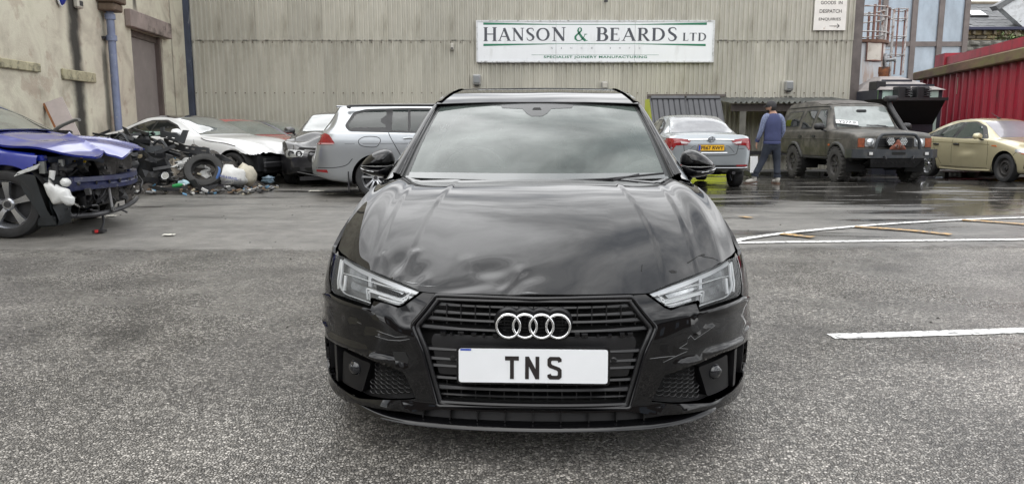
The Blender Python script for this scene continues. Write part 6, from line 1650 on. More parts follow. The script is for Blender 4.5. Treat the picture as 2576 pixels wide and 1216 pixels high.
# radiator pack, crushed
K_FIN = mat('dirty radiator core', (.085, .08, .075), .6, metal=.4, var=.5, vs=14, stretch=(1, 1, 12), bump=.6, bs=40)
rw = []
for i in range(25):
    y = lerp(-.12, .70, i / 24); rw.append([Vector((-.36 - .05 * math.sin(i * .5) - .03 * math.sin(z * 17 + i), y, z)) for z in [.30 + .55 * k / 16 for k in range(17)]])
mb = MB(); mb.grid(rw); mb.grid([[p + Vector((-.05, 0, 0)) for p in r] for r in rw]); obj('radiator', mb, K_FIN, wk, 20)
for z in (.855, .29): obj('radiator_tank', MB().tube([(-.38, -.14, z), (-.36, .3, z + .015), (-.38, .72, z)], .028, 8), K_BLACK, wk, 40)
obj('radiator_tank', MB().box(-.42, -.35, .70, .76, .3, .86, bev=.015), mat('pale end tank', (.4, .4, .38), .5, var=.3), wk)
obj('torn_shroud', MB().grid([[(-.32 + .04 * math.sin(i * 1.7 + j), lerp(-.3, .55, i / 9), lerp(.30, .52, j / 5) + .03 * math.sin(i * 2.1 + j * 1.3)) for j in range(6)] for i in range(10)]), K_BLACK, wk)
obj('lower_crossmember', MB().tube(curve_pts([(-.5, -.62, .20), (-.30, -.35, .19), (-.22, .1, .21), (-.25, .5, .24), (-.3, .75, .27)], 5), .03, 8).tube([(-.45, -.6, .2), (-.55, -.6, .42)], .02, 6), K_DARK, wk, 40)
obj('tie_bar', MB().tube([(-.24, -.12, .49), (-.22, -.12, .26), (-.21, -.13, .21)], .018, 8).lathe([(.012, -.01), (.03, -.01), (.03, .01), (.012, .01)], 12, Matrix.Translation((-.2, -.13, .225)) @ Matrix.Rotation(R(90), 4, 'Y')), mat('grey steel bar', (.22, .22, .22), .4, metal=.6), wk, 40)
obj('hose', MB().tube(curve_pts([(-.45, -.25, .6), (-.4, -.2, .4), (-.45, -.3, .3), (-.42, -.4, .42)], 6), .045, 10), K_BLACK, wk, 60)
wo_ = [((x - 480) * .00127, (830 - z) * .00127) for x, z in ((370, 740), (430, 722), (490, 765), (570, 790), (585, 850), (610, 862), (600, 925), (560, 935), (525, 905), (440, 925), (395, 830))]
obj('washer_bottle', MB().inflate(round_poly(wo_, .02, 3), .075, .05, 5, Matrix.Translation((-.42, -.88, .475)) @ Matrix.Rotation(R(90), 4, 'X'), power=.3).tube([(-.50, -.86, .58), (-.47, -.86, .72)], .03, 10).box(-.40, -.30, -.90, -.80, .55, .64, Matrix.Translation((0, 0, 0)), bev=.03), mat('white washer bottle', (.62, .63, .62), .45, var=.18, vs=9), wk, 40)
obj('headlamp_bracket', MB().box(-.56, -.36, -.80, -.62, .70, .76, bev=.02).tube([(-.6, -.78, .68), (-.45, -.74, .72), (-.34, -.62, .78)], .03, 6).box(-.5, -.44, -.84, -.76, .66, .80, bev=.02), K_BLACK, wk)
obj('bracket', MB().box(-.62, -.56, -.84, -.80, .69, .82), mat('grey bracket', (.3, .31, .3), .4, metal=.5), wk); obj('bracket', MB().box(-.47, -.42, -.74, -.68, .74, .84, bev=.01), mat('grey bracket', (.3, .31, .3), .4, metal=.5), wk)
obj('dipstick_cap', MB().box(-.44, -.37, -.42, -.38, .80, .86, bev=.01).tube([(-.46, -.4, .80), (-.34, -.4, .795)], .016, 6), mat('yellow plastic', (.62, .42, .01), .4), wk)
# arch liner hanging in front of the wheel
rw = []
for i in range(9):
    q = i / 8; rw.append([Vector((-.94 + (.46) * math.cos(R(lerp(30, -22, q))) + .02 * math.sin(q * 9 + j), -.93 + .11 * j, .365 + .46 * math.sin(R(lerp(38, -30, q))))) for j in range(4)])
mb = MB(); mb.grid(rw); mb.grid([[p + Vector((.05 + .02 * math.sin(i), 0, -.0)) for p in r] for i, r in enumerate(rw)]); mb.box(-.66, -.46, -.92, -.70, .12, .24, bev=.02)
mb.grid([[(-.80, -.94, .70), (-.74, -.95, .50), (-.62, -.95, .30), (-.56, -.94, .14)], [(-.62, -.93, .68), (-.58, -.94, .50), (-.52, -.94, .30), (-.44, -.93, .15)]])
obj('arch_liner', mb, mat('grey black liner', (.012, .015, .017), .55, var=.4, vs=6), wk, 30)
obj('hanging_wire', MB().tube(curve_pts([(-.3, -.2, .2), (-.22, -.35, .10), (-.18, -.52, .02)], 5), .014, 6).box(-.24, -.12, -.60, -.5, .012, .04, Matrix.Rotation(.0, 4, 'Z')), K_BLACK, wk)
obj('red_clip', MB().box(-.20, -.17, -.62, -.59, .014, .045), mat('red clip', (.5, .03, .03), .5), wk)
mb = MB(); rr2 = random.Random(3)
for _ in range(26):
    p = Vector((rr2.uniform(-.62, -.22), rr2.uniform(-.75, .8), rr2.uniform(.25, .85))); q = [p]
    for k in range(4): q.append(q[-1] + Vector((rr2.uniform(-.06, .06), rr2.uniform(-.09, .09), rr2.uniform(-.08, .06))))
    mb.tube(curve_pts(q, 3), rr2.uniform(.005, .013), 5)
obj('wiring_loom', mb, K_BLACK, wk, kind='stuff')
mb = MB()
for _ in range(40):
    p = Vector((rr2.uniform(-.66, -.26), rr2.uniform(-.72, .78), rr2.uniform(.28, .84))); a = rr2.uniform(.01, .045)
    mb.box(-a, a, -a * .8, a * .8, -a * .5, a * .6, Matrix.Translation(p) @ Matrix.Rotation(rr2.uniform(0, 3), 4, 'X') @ Matrix.Rotation(rr2.uniform(0, 3), 4, 'Z'))
obj('broken_fitting', mb, mat('broken fittings', (.07, .07, .07), .5, var=.9, vs=7), wk, kind='stuff')
obj('hanging_flap', MB().box(-.34, -.32, .52, .70, .15, .27, Matrix.Rotation(.1, 4, 'X')), mat('brown grey flap', (.09, .08, .07), .6), wk)
# ------------------------------------------------------------------ the black saloon in front: its surfaces
# local frame: x to the right of the picture, y backwards from the number plate, z up
_plan = [(0, 0), (.12, .003), (.25, .013), (.36, .03), (.45, .052), (.54, .088), (.622, .135), (.705, .20), (.772, .275), (.830, .365), (.873, .47), (.904, .60), (.921, .75), (.928, .95), (.929, 1.3), (.929, 2.2), (.922, 3.3), (.907, 3.9), (.87, 4.3), (.80, 4.52), (.66, 4.65), (.4, 4.71), (0, 4.73)]
_pl = curve_pts([(l, s, 0) for l, s in _plan], 12)
_T = [0.0]
for _i in range(1, len(_pl)): _T.append(_T[-1] + (_pl[_i] - _pl[_i - 1]).length)
TMAX = _T[-1]
import bisect
def plan(t):
    t = min(max(t, 0), TMAX - 1e-6); i = min(bisect.bisect_right(_T, t) - 1, len(_pl) - 2); k = (t - _T[i]) / (_T[i + 1] - _T[i])
    return _pl[i].lerp(_pl[i + 1], k)
def t_of(l, s):
    best = min(range(len(_pl)), key=lambda i: (_pl[i].x - l) ** 2 + (_pl[i].y - s) ** 2)
    lo, hi = _T[max(best - 1, 0)], _T[min(best + 1, len(_T) - 1)]
    return min((lo + (hi - lo) * k / 40 for k in range(41)), key=lambda t: (plan(t).x - l) ** 2 + (plan(t).y - s) ** 2)
_FI = [(.05, .06), (.11, .015), (.149, -.022), (.19, -.014), (.25, .0), (.35, .0), (.45, .002), (.52, .016), (.58, .036), (.64, .068), (.70, .115), (.80, .22), (1.0, .5)]
_SI = [(.05, .10), (.11, .05), (.16, .022), (.25, .004), (.35, .0), (.45, .0), (.55, .004), (.62, .014), (.70, .035), (.75, .055), (.80, .08), (.85, .105), (.90, .13), (.95, .165), (1.02, .19)]
def wrap(t, z, off=0.0):
    sg = -1 if t < 0 else 1; t = abs(t)
    p = plan(t); e = .02
    a, b = plan(max(0, t - e)), plan(min(TMAX, t + e))
    if t < e: a = Vector((-b.x, b.y, 0)) if t < 1e-4 else a
    d = (b - a).normalized(); n = Vector((d.y, -d.x, 0))
    ny = n.y * n.y
    side = interp(_SI, z) * (1 - .42 * smooth(1.15, 1.9, p.y) * smooth(.6, .9, z))
    fr = interp(_FI, z) if p.y < 2 else .3 * max(0, interp(_FI, z)) + .05 * max(0, (z - .6))
    ins = side * (1 - ny) + fr * ny - off
    q = p - n * ins
    if t < 1e-4: q.x = 0
    return Vector((sg * q.x, q.y, z))
def wrap_n(t, z):
    e = .004
    a = wrap(t + e, z) - wrap(t - e, z); b = wrap(t, z + e) - wrap(t, z - e)
    n = a.cross(b)
    return n.normalized()
_EL = [(0, .060), (.15, .072), (.30, .105), (.41, .15), (.52, .215), (.62, .305), (.72, .425), (.80, .55), (.846, .62)]
_ZE = [(0, .628), (.30, .622), (.41, .616), (.52, .620), (.62, .632), (.72, .652), (.80, .676), (.846, .69)]
_LM = [(0, .846), (.6, .846), (.8, .836), (1.0, .810), (1.15, .788), (1.3, .762)]
def eff(a): return a if a > .12 else a * a / .24 + .06
def cowl_s(l): return 1.20 + .17 * (abs(l) / .75) ** 2
def hood_z(l, s):
    """height of the bonnet skin without its damage"""
    a = abs(l); e = interp(_EL, min(eff(a), .846)); z0 = interp(_ZE, min(eff(a), .846))
    zc = .958 - .022 * (a / .76) ** 2
    q = max(0.0, min(1.15, (s - e) / (1.30 - e)))
    z = z0 + (zc - z0) * (1 - max(0, 1 - q) ** 1.9)
    # the two pressed lines on each side
    for c0, c1, h, wd in ((.39, .495, .0035, .022), (.60, .665, .0038, .022)):
        c = lerp(c1, c0, smooth(.3, 1.3, s)) if c0 < .5 else lerp(.64, .60, smooth(.4, 1.3, s))
        k = smooth(.15, .45, s) * (1 - .4 * smooth(.9, 1.3, s))
        z += h * k * smooth(c - wd, c + .006, a) * (1 - smooth(c + .006, c + .22, a))
    w_ = a / interp(_LM, s)
    z += .012 * smooth(.78, .89, w_) * (1 - smooth(.89, 1.0, w_)) * smooth(.3, .7, s)
    return z
AUD_PSI = R(2.1)
AUD_LOC = Vector((.0742, 2.61, 0))
K_PAINT = mat('black car paint', (.0035, .0035, .004), .25, coat=1.0, crough=.012, spec=.0)
K_GLOSSB = mat('gloss black trim', (.004, .004, .005), .15, spec=.5)
K_SATIN = mat('satin black plastic', (.009, .009, .010), .36)
K_GRAIN = mat('grained black plastic', (.006, .006, .007), .45, spec=.3)
black = empty('black_saloon', 'dented gloss black saloon facing the camera with TNS number plate', 'car', AUD_LOC, -AUD_PSI, group='cars parked in the yard')
def ts(s):
    lo, hi = 0.0, TMAX
    for _ in range(40):
        m = (lo + hi) / 2
        if plan(m).y < s: lo = m
        else: hi = m
    return (lo + hi) / 2
def set_normals(o, nor):
    me = o.data
    me.polygons.foreach_set('use_smooth', [True] * len(me.polygons))
    me.normals_split_custom_set_from_vertices([tuple(n) for n in nor])
def wpanel(name, poly, m, parent, off=0.0, deep=.02, holes=(), step=.04, label=None, dent=None, kind=None):
    """a body panel: an outline in (distance round the body, height) laid on the skin"""
    V, F, rings = tri_fill(poly, holes, step)
    mb = MB(); top, nor = [], []
    for p in V:
        n = wrap_n(p.x, p.y); q = wrap(p.x, p.y, 0) + n * off
        if dent: q = q + n * dent(p.x, p.y)
        top.append(q); nor.append(n)
    if dent:
        e = .006; nor = []
        f = lambda t, z: wrap(t, z) + wrap_n(t, z) * dent(t, z)
        for p in V: nor.append((f(p.x + e, p.y) - f(p.x - e, p.y)).cross(f(p.x, p.y + e) - f(p.x, p.y - e)).normalized())
    # orient
    a, b, c = F[0]
    flip = (top[b] - top[a]).cross(top[c] - top[a]).dot(nor[a]) < 0
    mb.add(top, [f[::-1] for f in F] if flip else F)
    for r in rings:
        k = len(r)
        c2 = [V[i] for i in r]
        mb.add([top[i] for i in r] + [top[i] - nor[i] * deep for i in r], [(i, (i + 1) % k, k + (i + 1) % k, k + i) for i in range(k)])
        for j, i in enumerate(r):
            d = top[r[(j + 1) % k]] - top[r[j - 1]]
            sn = nor[i].cross(d)
            nor_s = sn.normalized() if sn.length > 1e-9 else nor[i]
            c2[j] = nor_s
        nor += c2 + c2
    o = obj(name, mb, m, parent, fix=False, label=label, kind=kind)
    set_normals(o, nor)
    return o
def wline(pts, off, r, n=6, flat=1.0, cat=True, sm=5):
    P = curve_pts([(t, z, 0) for t, z in pts], sm) if cat else [Vector((t, z, 0)) for t, z in pts]
    return [wrap(p.x, p.y) + wrap_n(p.x, p.y) * off for p in P]
def mir(pl, sg): return [(t * sg, z) for t, z in pl] if sg > 0 else [(-t, z) for t, z in pl][::-1]

TBX = ts(.51)
print('tb', TBX)
# traced outlines (distance round the body in m, height in m)
HL_OUT = [(0.4302, 0.6293), (0.5152, 0.6505), (0.6162, 0.6697), (0.7549, 0.6896), (0.8961, 0.7064), (0.978, 0.7076), (0.9868, 0.6849), (0.9698, 0.6472), (0.9533, 0.6051), (0.9306, 0.5755), (0.8939, 0.5687), (0.786, 0.5699), (0.7028, 0.5656), (0.6386, 0.5599), (0.6526, 0.5848), (0.641, 0.59), (0.5957, 0.5843), (0.5441, 0.576), (0.5072, 0.5753), (0.4874, 0.5853)]
GR = [(-.35, .2222), (-.4046, .4214), (-.4259, .4705), (-.4478, .5118), (-.4046, .5642), (-.3676, .6179), (0, .6145), (.3676, .6179), (.4046, .5642), (.4478, .5118), (.4259, .4705), (.4046, .4214), (.35, .2222)]
FOG = [(0.4251, 0.2386), (0.4764, 0.3371), (0.58, 0.3596), (0.756, 0.3827), (0.9323, 0.3722), (TBX - .045, .358), (TBX - .03, 0.315), (TBX - .035, .25), (TBX - .065, .218), (.86, .202), (0.6853, 0.2004)]
tb = ts(.51)
def arc(c, a0, a1, rad, n=12): return [(ts(c + rad * math.cos(R(a0 + (a1 - a0) * k / n))), .325 + rad * math.sin(R(a0 + (a1 - a0) * k / n))) for k in range(n + 1)]
# ---- bonnet
def seg_ridge(l, s, a, b, wd, h):
    ax, ay = a; bx, by = b; dx, dy = bx - ax, by - ay
    t = max(0, min(1, ((l - ax) * dx + (s - ay) * dy) / (dx * dx + dy * dy)))
    d = math.hypot(l - ax - dx * t, s - ay - dy * t)
    return h * math.exp(-(d / wd) ** 2)
def gs(l, s, cl, cs, rl, rs, h, rot=0.0):
    c, sn = math.cos(rot), math.sin(rot); u, v = (l - cl), (s - cs)
    return h * math.exp(-((c * u + sn * v) / rl) ** 2 - ((-sn * u + c * v) / rs) ** 2)
def hood_dent(l, s):
    d = gs(l, s, -.535, .33, .07, .075, -.014) + gs(l, s, -.60, .30, .05, .06, .006) + gs(l, s, -.44, .25, .04, .05, -.012)
    d += seg_ridge(l, s, (-.606, .42), (-.526, .262), .022, .004) + seg_ridge(l, s, (-.472, .38), (-.532, .262), .022, .005) + seg_ridge(l, s, (-.472, .38), (-.41, .205), .024, .005)
    d += gs(l, s, -.165, .205, .075, .048, -.014) + gs(l, s, -.085, .115, .05, .05, -.010) + gs(l, s, -.045, .19, .034, .03, .005) + gs(l, s, -.02, .16, .05, .035, -.006)
    d += seg_ridge(l, s, (-.255, .275), (-.235, .20), .028, .004) + seg_ridge(l, s, (-.11, .09), (-.05, .17), .018, .004)
    d += gs(l, s, -.25, .13, .12, .03, -.008) + gs(l, s, .08, .14, .05, .06, -.003, .5) + gs(l, s, .06, .12, .2, .05, .002)
    # the sheet is slightly wavy all over
    d *= .72
    d += .0005 * math.sin(l * 7.1 + 1.2 * math.sin(s * 4.3)) + .0004 * math.sin(s * 10.3 + 2.0 * math.sin(l * 3.1 + .6)) + .0002 * math.sin(l * 17 + s * 9)
    d += .006 * smooth(.95, 1.2, s) * math.sin(l * 5.5 + .8) * .35
    return d
def hood_pt(u, v):
    a = abs(u)
    l0 = a * .846; e = interp(_EL, eff(l0))
    c = cowl_s(a * .765)
    s = e + (c - e) * v
    l = a * lerp(.846, interp(_LM, s), smooth(0, .3, v)) if v > 0 else l0
    l = math.copysign(l, u)
    return Vector((l, s, hood_z(l, s) + hood_dent(l, s)))
NU, NV = 220, 130
P, Nn = [], []
for i in range(NU + 1):
    u = -1 + 2 * i / NU; row, nrow_ = [], []
    for j in range(NV + 1):
        v = (j / NV) ** 1.25
        row.append(hood_pt(u, v)); e = .003
        a = hood_pt(min(1, u + e), v) - hood_pt(max(-1, u - e), v); b_ = hood_pt(u, min(1, v + e)) - hood_pt(u, max(0, v - e))
        nrow_.append(a.cross(b_).normalized())
    P.append(row); Nn.append(nrow_)
mb = MB(); mb.grid(P); nor = [n for r in Nn for n in r]
edge = [P[i][0] for i in range(NU + 1)]; side_r = P[NU]; side_l = P[0][::-1]
for lst, dv in ((edge, Vector((0, .012, -.022))), (side_r, Vector((-.01, 0, -.02))), (side_l, Vector((.01, 0, -.02))), ([P[i][NV] for i in range(NU + 1)][::-1], Vector((0, -.006, -.012)))):
    b0 = len(mb.v); k = len(lst)
    mb.grid([[p for p in lst], [p + dv * .35 for p in lst], [p + dv for p in lst]])
    nn = Vector((dv.x * -1, -1 if dv.y > 0 else (1 if dv.y < 0 else 0), -.2)).normalized()
    nor += [nn] * (3 * k)
hood = obj('bonnet', mb, K_PAINT, black, fix=False); set_normals(hood, nor)
# torn and flaked marks on the bonnet
def hood_patch(name, poly, m, off=.0012):
    V, F, rings = tri_fill(poly, (), .02)
    mb = MB(); mb.add([Vector((p.x, p.y, hood_z(p.x, p.y) + hood_dent(p.x, p.y) + off)) for p in V], F)
    obj(name, mb, m, hood)
K_SCR = mat('bare scratch', (.2, .205, .21), .5)
for pl in ([(-.45, .195), (-.39, .165), (-.36, .158), (-.40, .172)], [(-.50, .235), (-.455, .205), (-.43, .195), (-.46, .215)], [(-.055, .072), (.02, .068), (-.02, .074)]): hood_patch('scratch', pl, K_SCR)
for pl in ([(.515, .300), (.525, .294), (.545, .304), (.548, .312), (.53, .312)], [(.66, .452), (.672, .458), (.69, .474), (.684, .478), (.672, .468), (.655, .448), (.60, .386), (.604, .384)], [(.404, .262), (.408, .262), (.415, .30), (.412, .30)], [(.674, .456), (.72, .475), (.745, .48), (.745, .482), (.72, .478), (.674, .458)]): hood_patch('chip', pl, K_MATTE)

# ---- bumper cover
def bdent(t, z):
    return (gs(t, z, -.50, .40, .06, .04, -.012) + gs(t, z, -.62, .47, .10, .03, -.006) + gs(t, z, -.47, .55, .05, .035, -.006) + gs(t, z, .56, .45, .09, .05, -.004)
        + seg_ridge(t, z, (.71, .49), (.535, .43), .012, .002) + seg_ridge(t, z, (-.78, .496), (-.60, .455), .01, .004)
        # pressed ledge over the air intakes and the lower lip roll
        + .012 * math.exp(-((z - (.352 + .038 * smooth(.45, .75, abs(t)) + .03 * smooth(.85, 1.05, abs(t)))) / .012) ** 2) * smooth(.44, .52, abs(t))
        + .010 * math.exp(-((z - .196 + .03 * smooth(.6, 1.0, abs(t))) / .014) ** 2) * smooth(.4, .5, abs(t))
        + .014 * math.exp(-((z - .545) / .018) ** 2) * smooth(.60, .72, abs(t)))
top_r = [(.3714, .622), (.4167, .6234), (.462, .592), (.485, .5752), (.5112, .5651), (.5568, .5746), (.6273, .5787), (.634, .5488), (.7468, .5562), (.8915, .5603), (.935, .562)]
bot_r = [(0, .2151), (.3471, .214), (.4318, .197), (.5112, .1889), (.6302, .1797), (.8335, .156), (.96, .152), (tb - .03, .165)]
arc_r = arc(.88, 205, 150, .37, 8)
right_edge = [p for p in arc_r]
outer = [(-t, z) for t, z in top_r[::-1]] + top_r[:0]
outer = [(-t, z) for t, z in top_r[::-1]] + [(-.30, .632), (0, .636), (.30, .632)][:0]
# the strip over the grille is the grille frame itself: the cover runs down both sides and under it
poly = [(-t, z) for t, z in top_r][::-1]
full = ([(-t, z) for t, z in bot_r][::-1])[:-1] + bot_r + arc_r[::1] + top_r[::-1] + [(.3676, .6195), (.4066, .566), (.450, .5118), (.428, .4705), (.4066, .4214), (.352, .2202), (-.352, .2202), (-.4066, .4214), (-.428, .4705), (-.450, .5118), (-.4066, .566), (-.3676, .6195)] + [(-t, z) for t, z in top_r] + [(-t, z) for t, z in arc_r[::-1]]
bump = wpanel('bumper', full, K_PAINT, black, 0, .022, holes=[round_poly(FOG, .012, 3), round_poly([(-t, z) for t, z in FOG], .012, 3)], step=.026, dent=bdent)
for pl in ([(.71, .4912), (.668, .4776), (.603, .4536), (.5868, .4705), (.5741, .4606), (.57, .4445), (.5352, .4302), (.575, .4221)], [(.47, .385), (.5244, .4029), (.5711, .4142)], [(.4173, .4024), (.4588, .4043), (.5169, .4038)], [(-.70, .492), (-.64, .48), (-.56, .47), (-.51, .463), (-.46, .470)], [(-.60, .455), (-.54, .448), (-.49, .452), (-.45, .462)]):
    Q = [wrap(t, z) + wrap_n(t, z) * (bdent(t, z) + .0008) for t, z in pl]
    a, b_ = [], []
    for i, q in enumerate(Q):
        wd = .0008 * (.4 + math.sin(math.pi * (i + .5) / len(Q)))
        a.append(q + Vector((0, 0, wd))); b_.append(q - Vector((0, 0, wd)))
    obj('scratch', MB().grid([a, b_]), K_SCR, bump)
tr = [(-.5277, .406), (-.4715, .4117), (-.4551, .3841), (-.4588, .3683), (-.5139, .3737)]
obj('torn_hole', MB().add([wrap(t, z) + wrap_n(t, z) * (bdent(t, z) + .001) for t, z in tr], [tuple(range(5))]), K_MATTE, bump)
# ---- wings, doors and quarters
def side_top(s):
    if s <= 1.3: return hood_z(interp(_LM, s), s) - .010
    return interp([(1.3, side_top(1.3)), (1.5, .955), (2.2, .965), (3.2, .99), (3.9, 1.0), (4.3, .985), (4.55, .955), (4.8, .94)], s)
K_RIMB = mat('gunmetal wheel', (.18, .18, .19), .35, metal=.8)
for sg in (1, -1):
    rear = TMAX - .002
    pl = [(tb + .0, .51), (.935, .566), (.960, .60), (.978, .645), (.996, .69), (1.0, .705)]
    s_ = .66
    pl += [(ts(s_), side_top(s_)) for s_ in [.66 + .07 * k for k in range(10)]]
    wing = pl + [(ts(1.42), .95), (ts(1.42), .19), (ts(1.265), .19)] + arc(.88, -15, 150, .37, 14)
    wpanel('wing', mir(wing, sg), K_PAINT, black, 0, .015, step=.05)
    for a_, b_ in ((1.43, 2.52), (2.53, 3.34)):
        dp = [(ts(a_), .20), (ts(b_), .20)] + [(ts(lerp(b_, a_, k / 8)), side_top(lerp(b_, a_, k / 8))) for k in range(9)]
        if a_ > 2: dp = [(ts(a_), .20), (ts(3.30), .20), (ts(3.31), .42), (ts(3.40), .60), (ts(3.48), .72), (ts(3.5), .985)] + [(ts(lerp(3.4, a_, k / 8)), side_top(lerp(3.4, a_, k / 8))) for k in range(9)]
        d_ = wpanel('door', mir(dp, sg), K_PAINT, black, 0, .015, step=.08)
        hs_ = b_ - .2
        h_ = [wrap(sg * ts(hs_ + .1 * k), .80) + wrap_n(sg * ts(hs_ + .1 * k), .80) * (.03 if k == 0 else .004) for k in (-1, 0, 1)]
        obj('door_handle', MB().tube(curve_pts(h_, 4), .014, 8), K_PAINT, d_, 40)
    qp = [(ts(3.51), .985), (ts(3.49), .72), (ts(3.42), .62)] + arc(3.70, 118, 20, .37, 8)[:0]
    qp = [(ts(3.51), .985), (ts(3.49), .72), (ts(3.41), .61)] + [(ts(3.70 + .37 * math.cos(R(a_))), .325 + .37 * math.sin(R(a_))) for a_ in (138, 120, 100, 80, 60, 40, 20, 0, -15)] + [(ts(4.3), .24), (ts(4.66), .28), (rear, .28), (rear, .95), (ts(4.66), .955), (ts(4.3), .985), (ts(3.9), 1.0)]
    wpanel('rear_quarter', mir(qp, sg), K_PAINT, black, 0, .015, step=.08)
    wpanel('tail_lamp', mir([(ts(4.35), .70), (ts(4.66), .71), (ts(4.66) + .12, .75), (ts(4.66) + .12, .88), (ts(4.5), .90), (ts(4.33), .84)], sg), K_RED, black, .006, .01, step=.06)
    wpanel('sill', mir([(ts(1.26), .12), (ts(3.32), .12), (ts(3.32), .195), (ts(1.26), .195)], sg), K_SATIN, black, -.01, .02, step=.1)
    for c in (.88, 3.70):
        add_wheel(black, sg * .765, c, .322, .225, 'twin5', K_RIMB).rotation_euler = (0, math.pi / 2 * sg, 0)
        obj('wheel_arch', MB().grid([[(sg * x, c + .39 * math.cos(R(a_)), .325 + .39 * math.sin(R(a_))) for a_ in range(-20, 201, 10)] for x in (.45, .86)]).prism([(.39 * math.cos(R(k * 15)), .39 * math.sin(R(k * 15))) for k in range(24)], -.005, .005, Matrix.Translation((sg * .45, c, .325)) @ Matrix.Rotation(R(90), 4, 'Y')), K_MATTE, black)
# dark structure behind the panels
mb = MB()
tt = [ts(.9) * k / 24 for k in range(-24, 25)]
mb.grid([[wrap(t, z, -.085) for z in (.17, .25, .35, .45, .55, .59)] for t in tt])
mb.box(-.62, .62, .35, 4.4, .155, .2)
obj('inner_structure', mb, K_MATTE, black)

# ---- headlights
K_HOUS = mat('headlight housing', (.42, .425, .43), .2, metal=.6)
K_DRL = mat('frosted light guide', (.93, .94, .95), .25, coat=1.0)
K_BEZ = mat('silver headlight bezel', (.72, .73, .75), .3, metal=.35, coat=.5)
K_LENS = glass('headlight lens', tint=(.5, .52, .53), clear=1.0, through=(.97, .98, .98))
K_PROJ = mat('projector glass', (.48, .49, .50), .06, metal=.5, coat=1.0, var=.5, vs=16)
HL_R = round_poly(HL_OUT, .008, 3)
for sg in (1, -1):
    hl = empty('headlight', None, None); hl.parent = black
    hous = wpanel('housing', mir(HL_R, sg), K_HOUS, hl, -.040, -.036, step=.03)
    wpanel('lens', mir(HL_R, sg), K_LENS, hl, -.001, .003, step=.03)
    # upper reflector band along the top edge, outer blade
    wpanel('reflector_band', mir([(.437, .6276), (.5533, .6520), (.6964, .6740), (.8359, .6912), (.945, .7030), (.955, .690), (.8400, .6790), (.6964, .6600), (.5633, .6380), (.452, .620)], sg), K_BEZ, hl, -.022, .01, step=.03)
    def guide(pts, r, off=-.016, flat=.6):
        obj('light_guide', MB().tube(wline(mir(pts, 1), off, r), r, 6, flat=flat) if sg > 0 else MB().tube([Vector((-p.x, p.y, p.z)) for p in wline(pts, off, r)], r, 6, flat=flat), K_DRL, hl, 60)
    guide([(.4467, .6178), (.5722, .6349), (.7063, .6466), (.8032, .6529), (.8974, .6508)], .0035)
    guide([(.4718, .6224), (.49, .612), (.5104, .6013), (.55, .605), (.5897, .6094), (.66, .616), (.6923, .6178), (.690, .607), (.6839, .5965), (.675, .5792)], .0060)
    guide([(.4839, .6123), (.5012, .5941), (.5879, .6037), (.674, .6107), (.6704, .5979), (.6626, .5786)], .0055)
    guide([(.495, .603), (.508, .586), (.56, .589), (.62, .597)], .0045)
    guide([(.861, .6456), (.8475, .6175), (.8402, .5896)], .007)
    guide([(.9379, .6916), (.9039, .6482), (.8893, .6112), (.858, .590)], .006)
    guide([(.958, .695), (.935, .655), (.918, .615), (.895, .588)], .005)
    guide([(.6451, .5684), (.7287, .5757), (.8243, .5802), (.864, .5912)], .0035)
    wpanel('module_divider', mir([(.696, .664), (.714, .665), (.694, .628), (.676, .627)], sg), K_BEZ, hl, -.018, .01, step=.03)
    wpanel('upper_projector', mir(round_poly([(.728, .666), (.872, .681), (.861, .6584), (.8073, .637), (.712, .632)], .006), sg), K_PROJ, hl, -.028, .01, step=.03)
    wpanel('lower_projector', mir(round_poly([(.7042, .6226), (.8151, .6326), (.8173, .6132), (.8003, .605), (.7004, .5987)], .006), sg), K_PROJ, hl, -.026, .01, step=.03)
    wpanel('inner_module', mir(round_poly([(.512, .627), (.69, .655), (.676, .631), (.524, .612)], .005), sg), K_PROJ if sg > 0 else K_HOUS, hl, -.028, .01, step=.03)
    if sg < 0: wpanel('broken_window', [(-.6378, .6345), (-.5919, .6300), (-.5209, .6180), (-.5034, .611), (-.5198, .6029), (-.5825, .6125), (-.6297, .617)], K_MATTE, hl, -.004, .004, step=.03)

# ---- grille
gr = empty('grille', None, None); gr.parent = black
wpanel('grille_back', [(t * 1.04, z) for t, z in GR[::-1]], K_MATTE, gr, -.075, .01, step=.06)
GRr = round_poly(GR, .012, 3)
obj('grille_frame', MB().tube(wline(GRr, -.007, .011, cat=False), .0085, 8, closed=True), K_GLOSSB, gr, 60)
GRi = [(lerp(0, t, .965), .42 + (z - .42) * .965) for t, z in GR]
obj('grille_liner', MB().tube(wline(round_poly(GRi, .012, 3), -.016, .01, cat=False), .010, 8, closed=True), K_SATIN, gr, 60)
def hexhalf(z):
    pts = [(.2222, .35), (.4214, .4046), (.4705, .4259), (.5118, .4478), (.5642, .4046), (.6179, .3676)]
    for i in range(len(pts) - 1):
        if pts[i][0] <= z <= pts[i + 1][0]: return lerp(pts[i][1], pts[i + 1][1], (z - pts[i][0]) / (pts[i + 1][0] - pts[i][0]))
    return .35
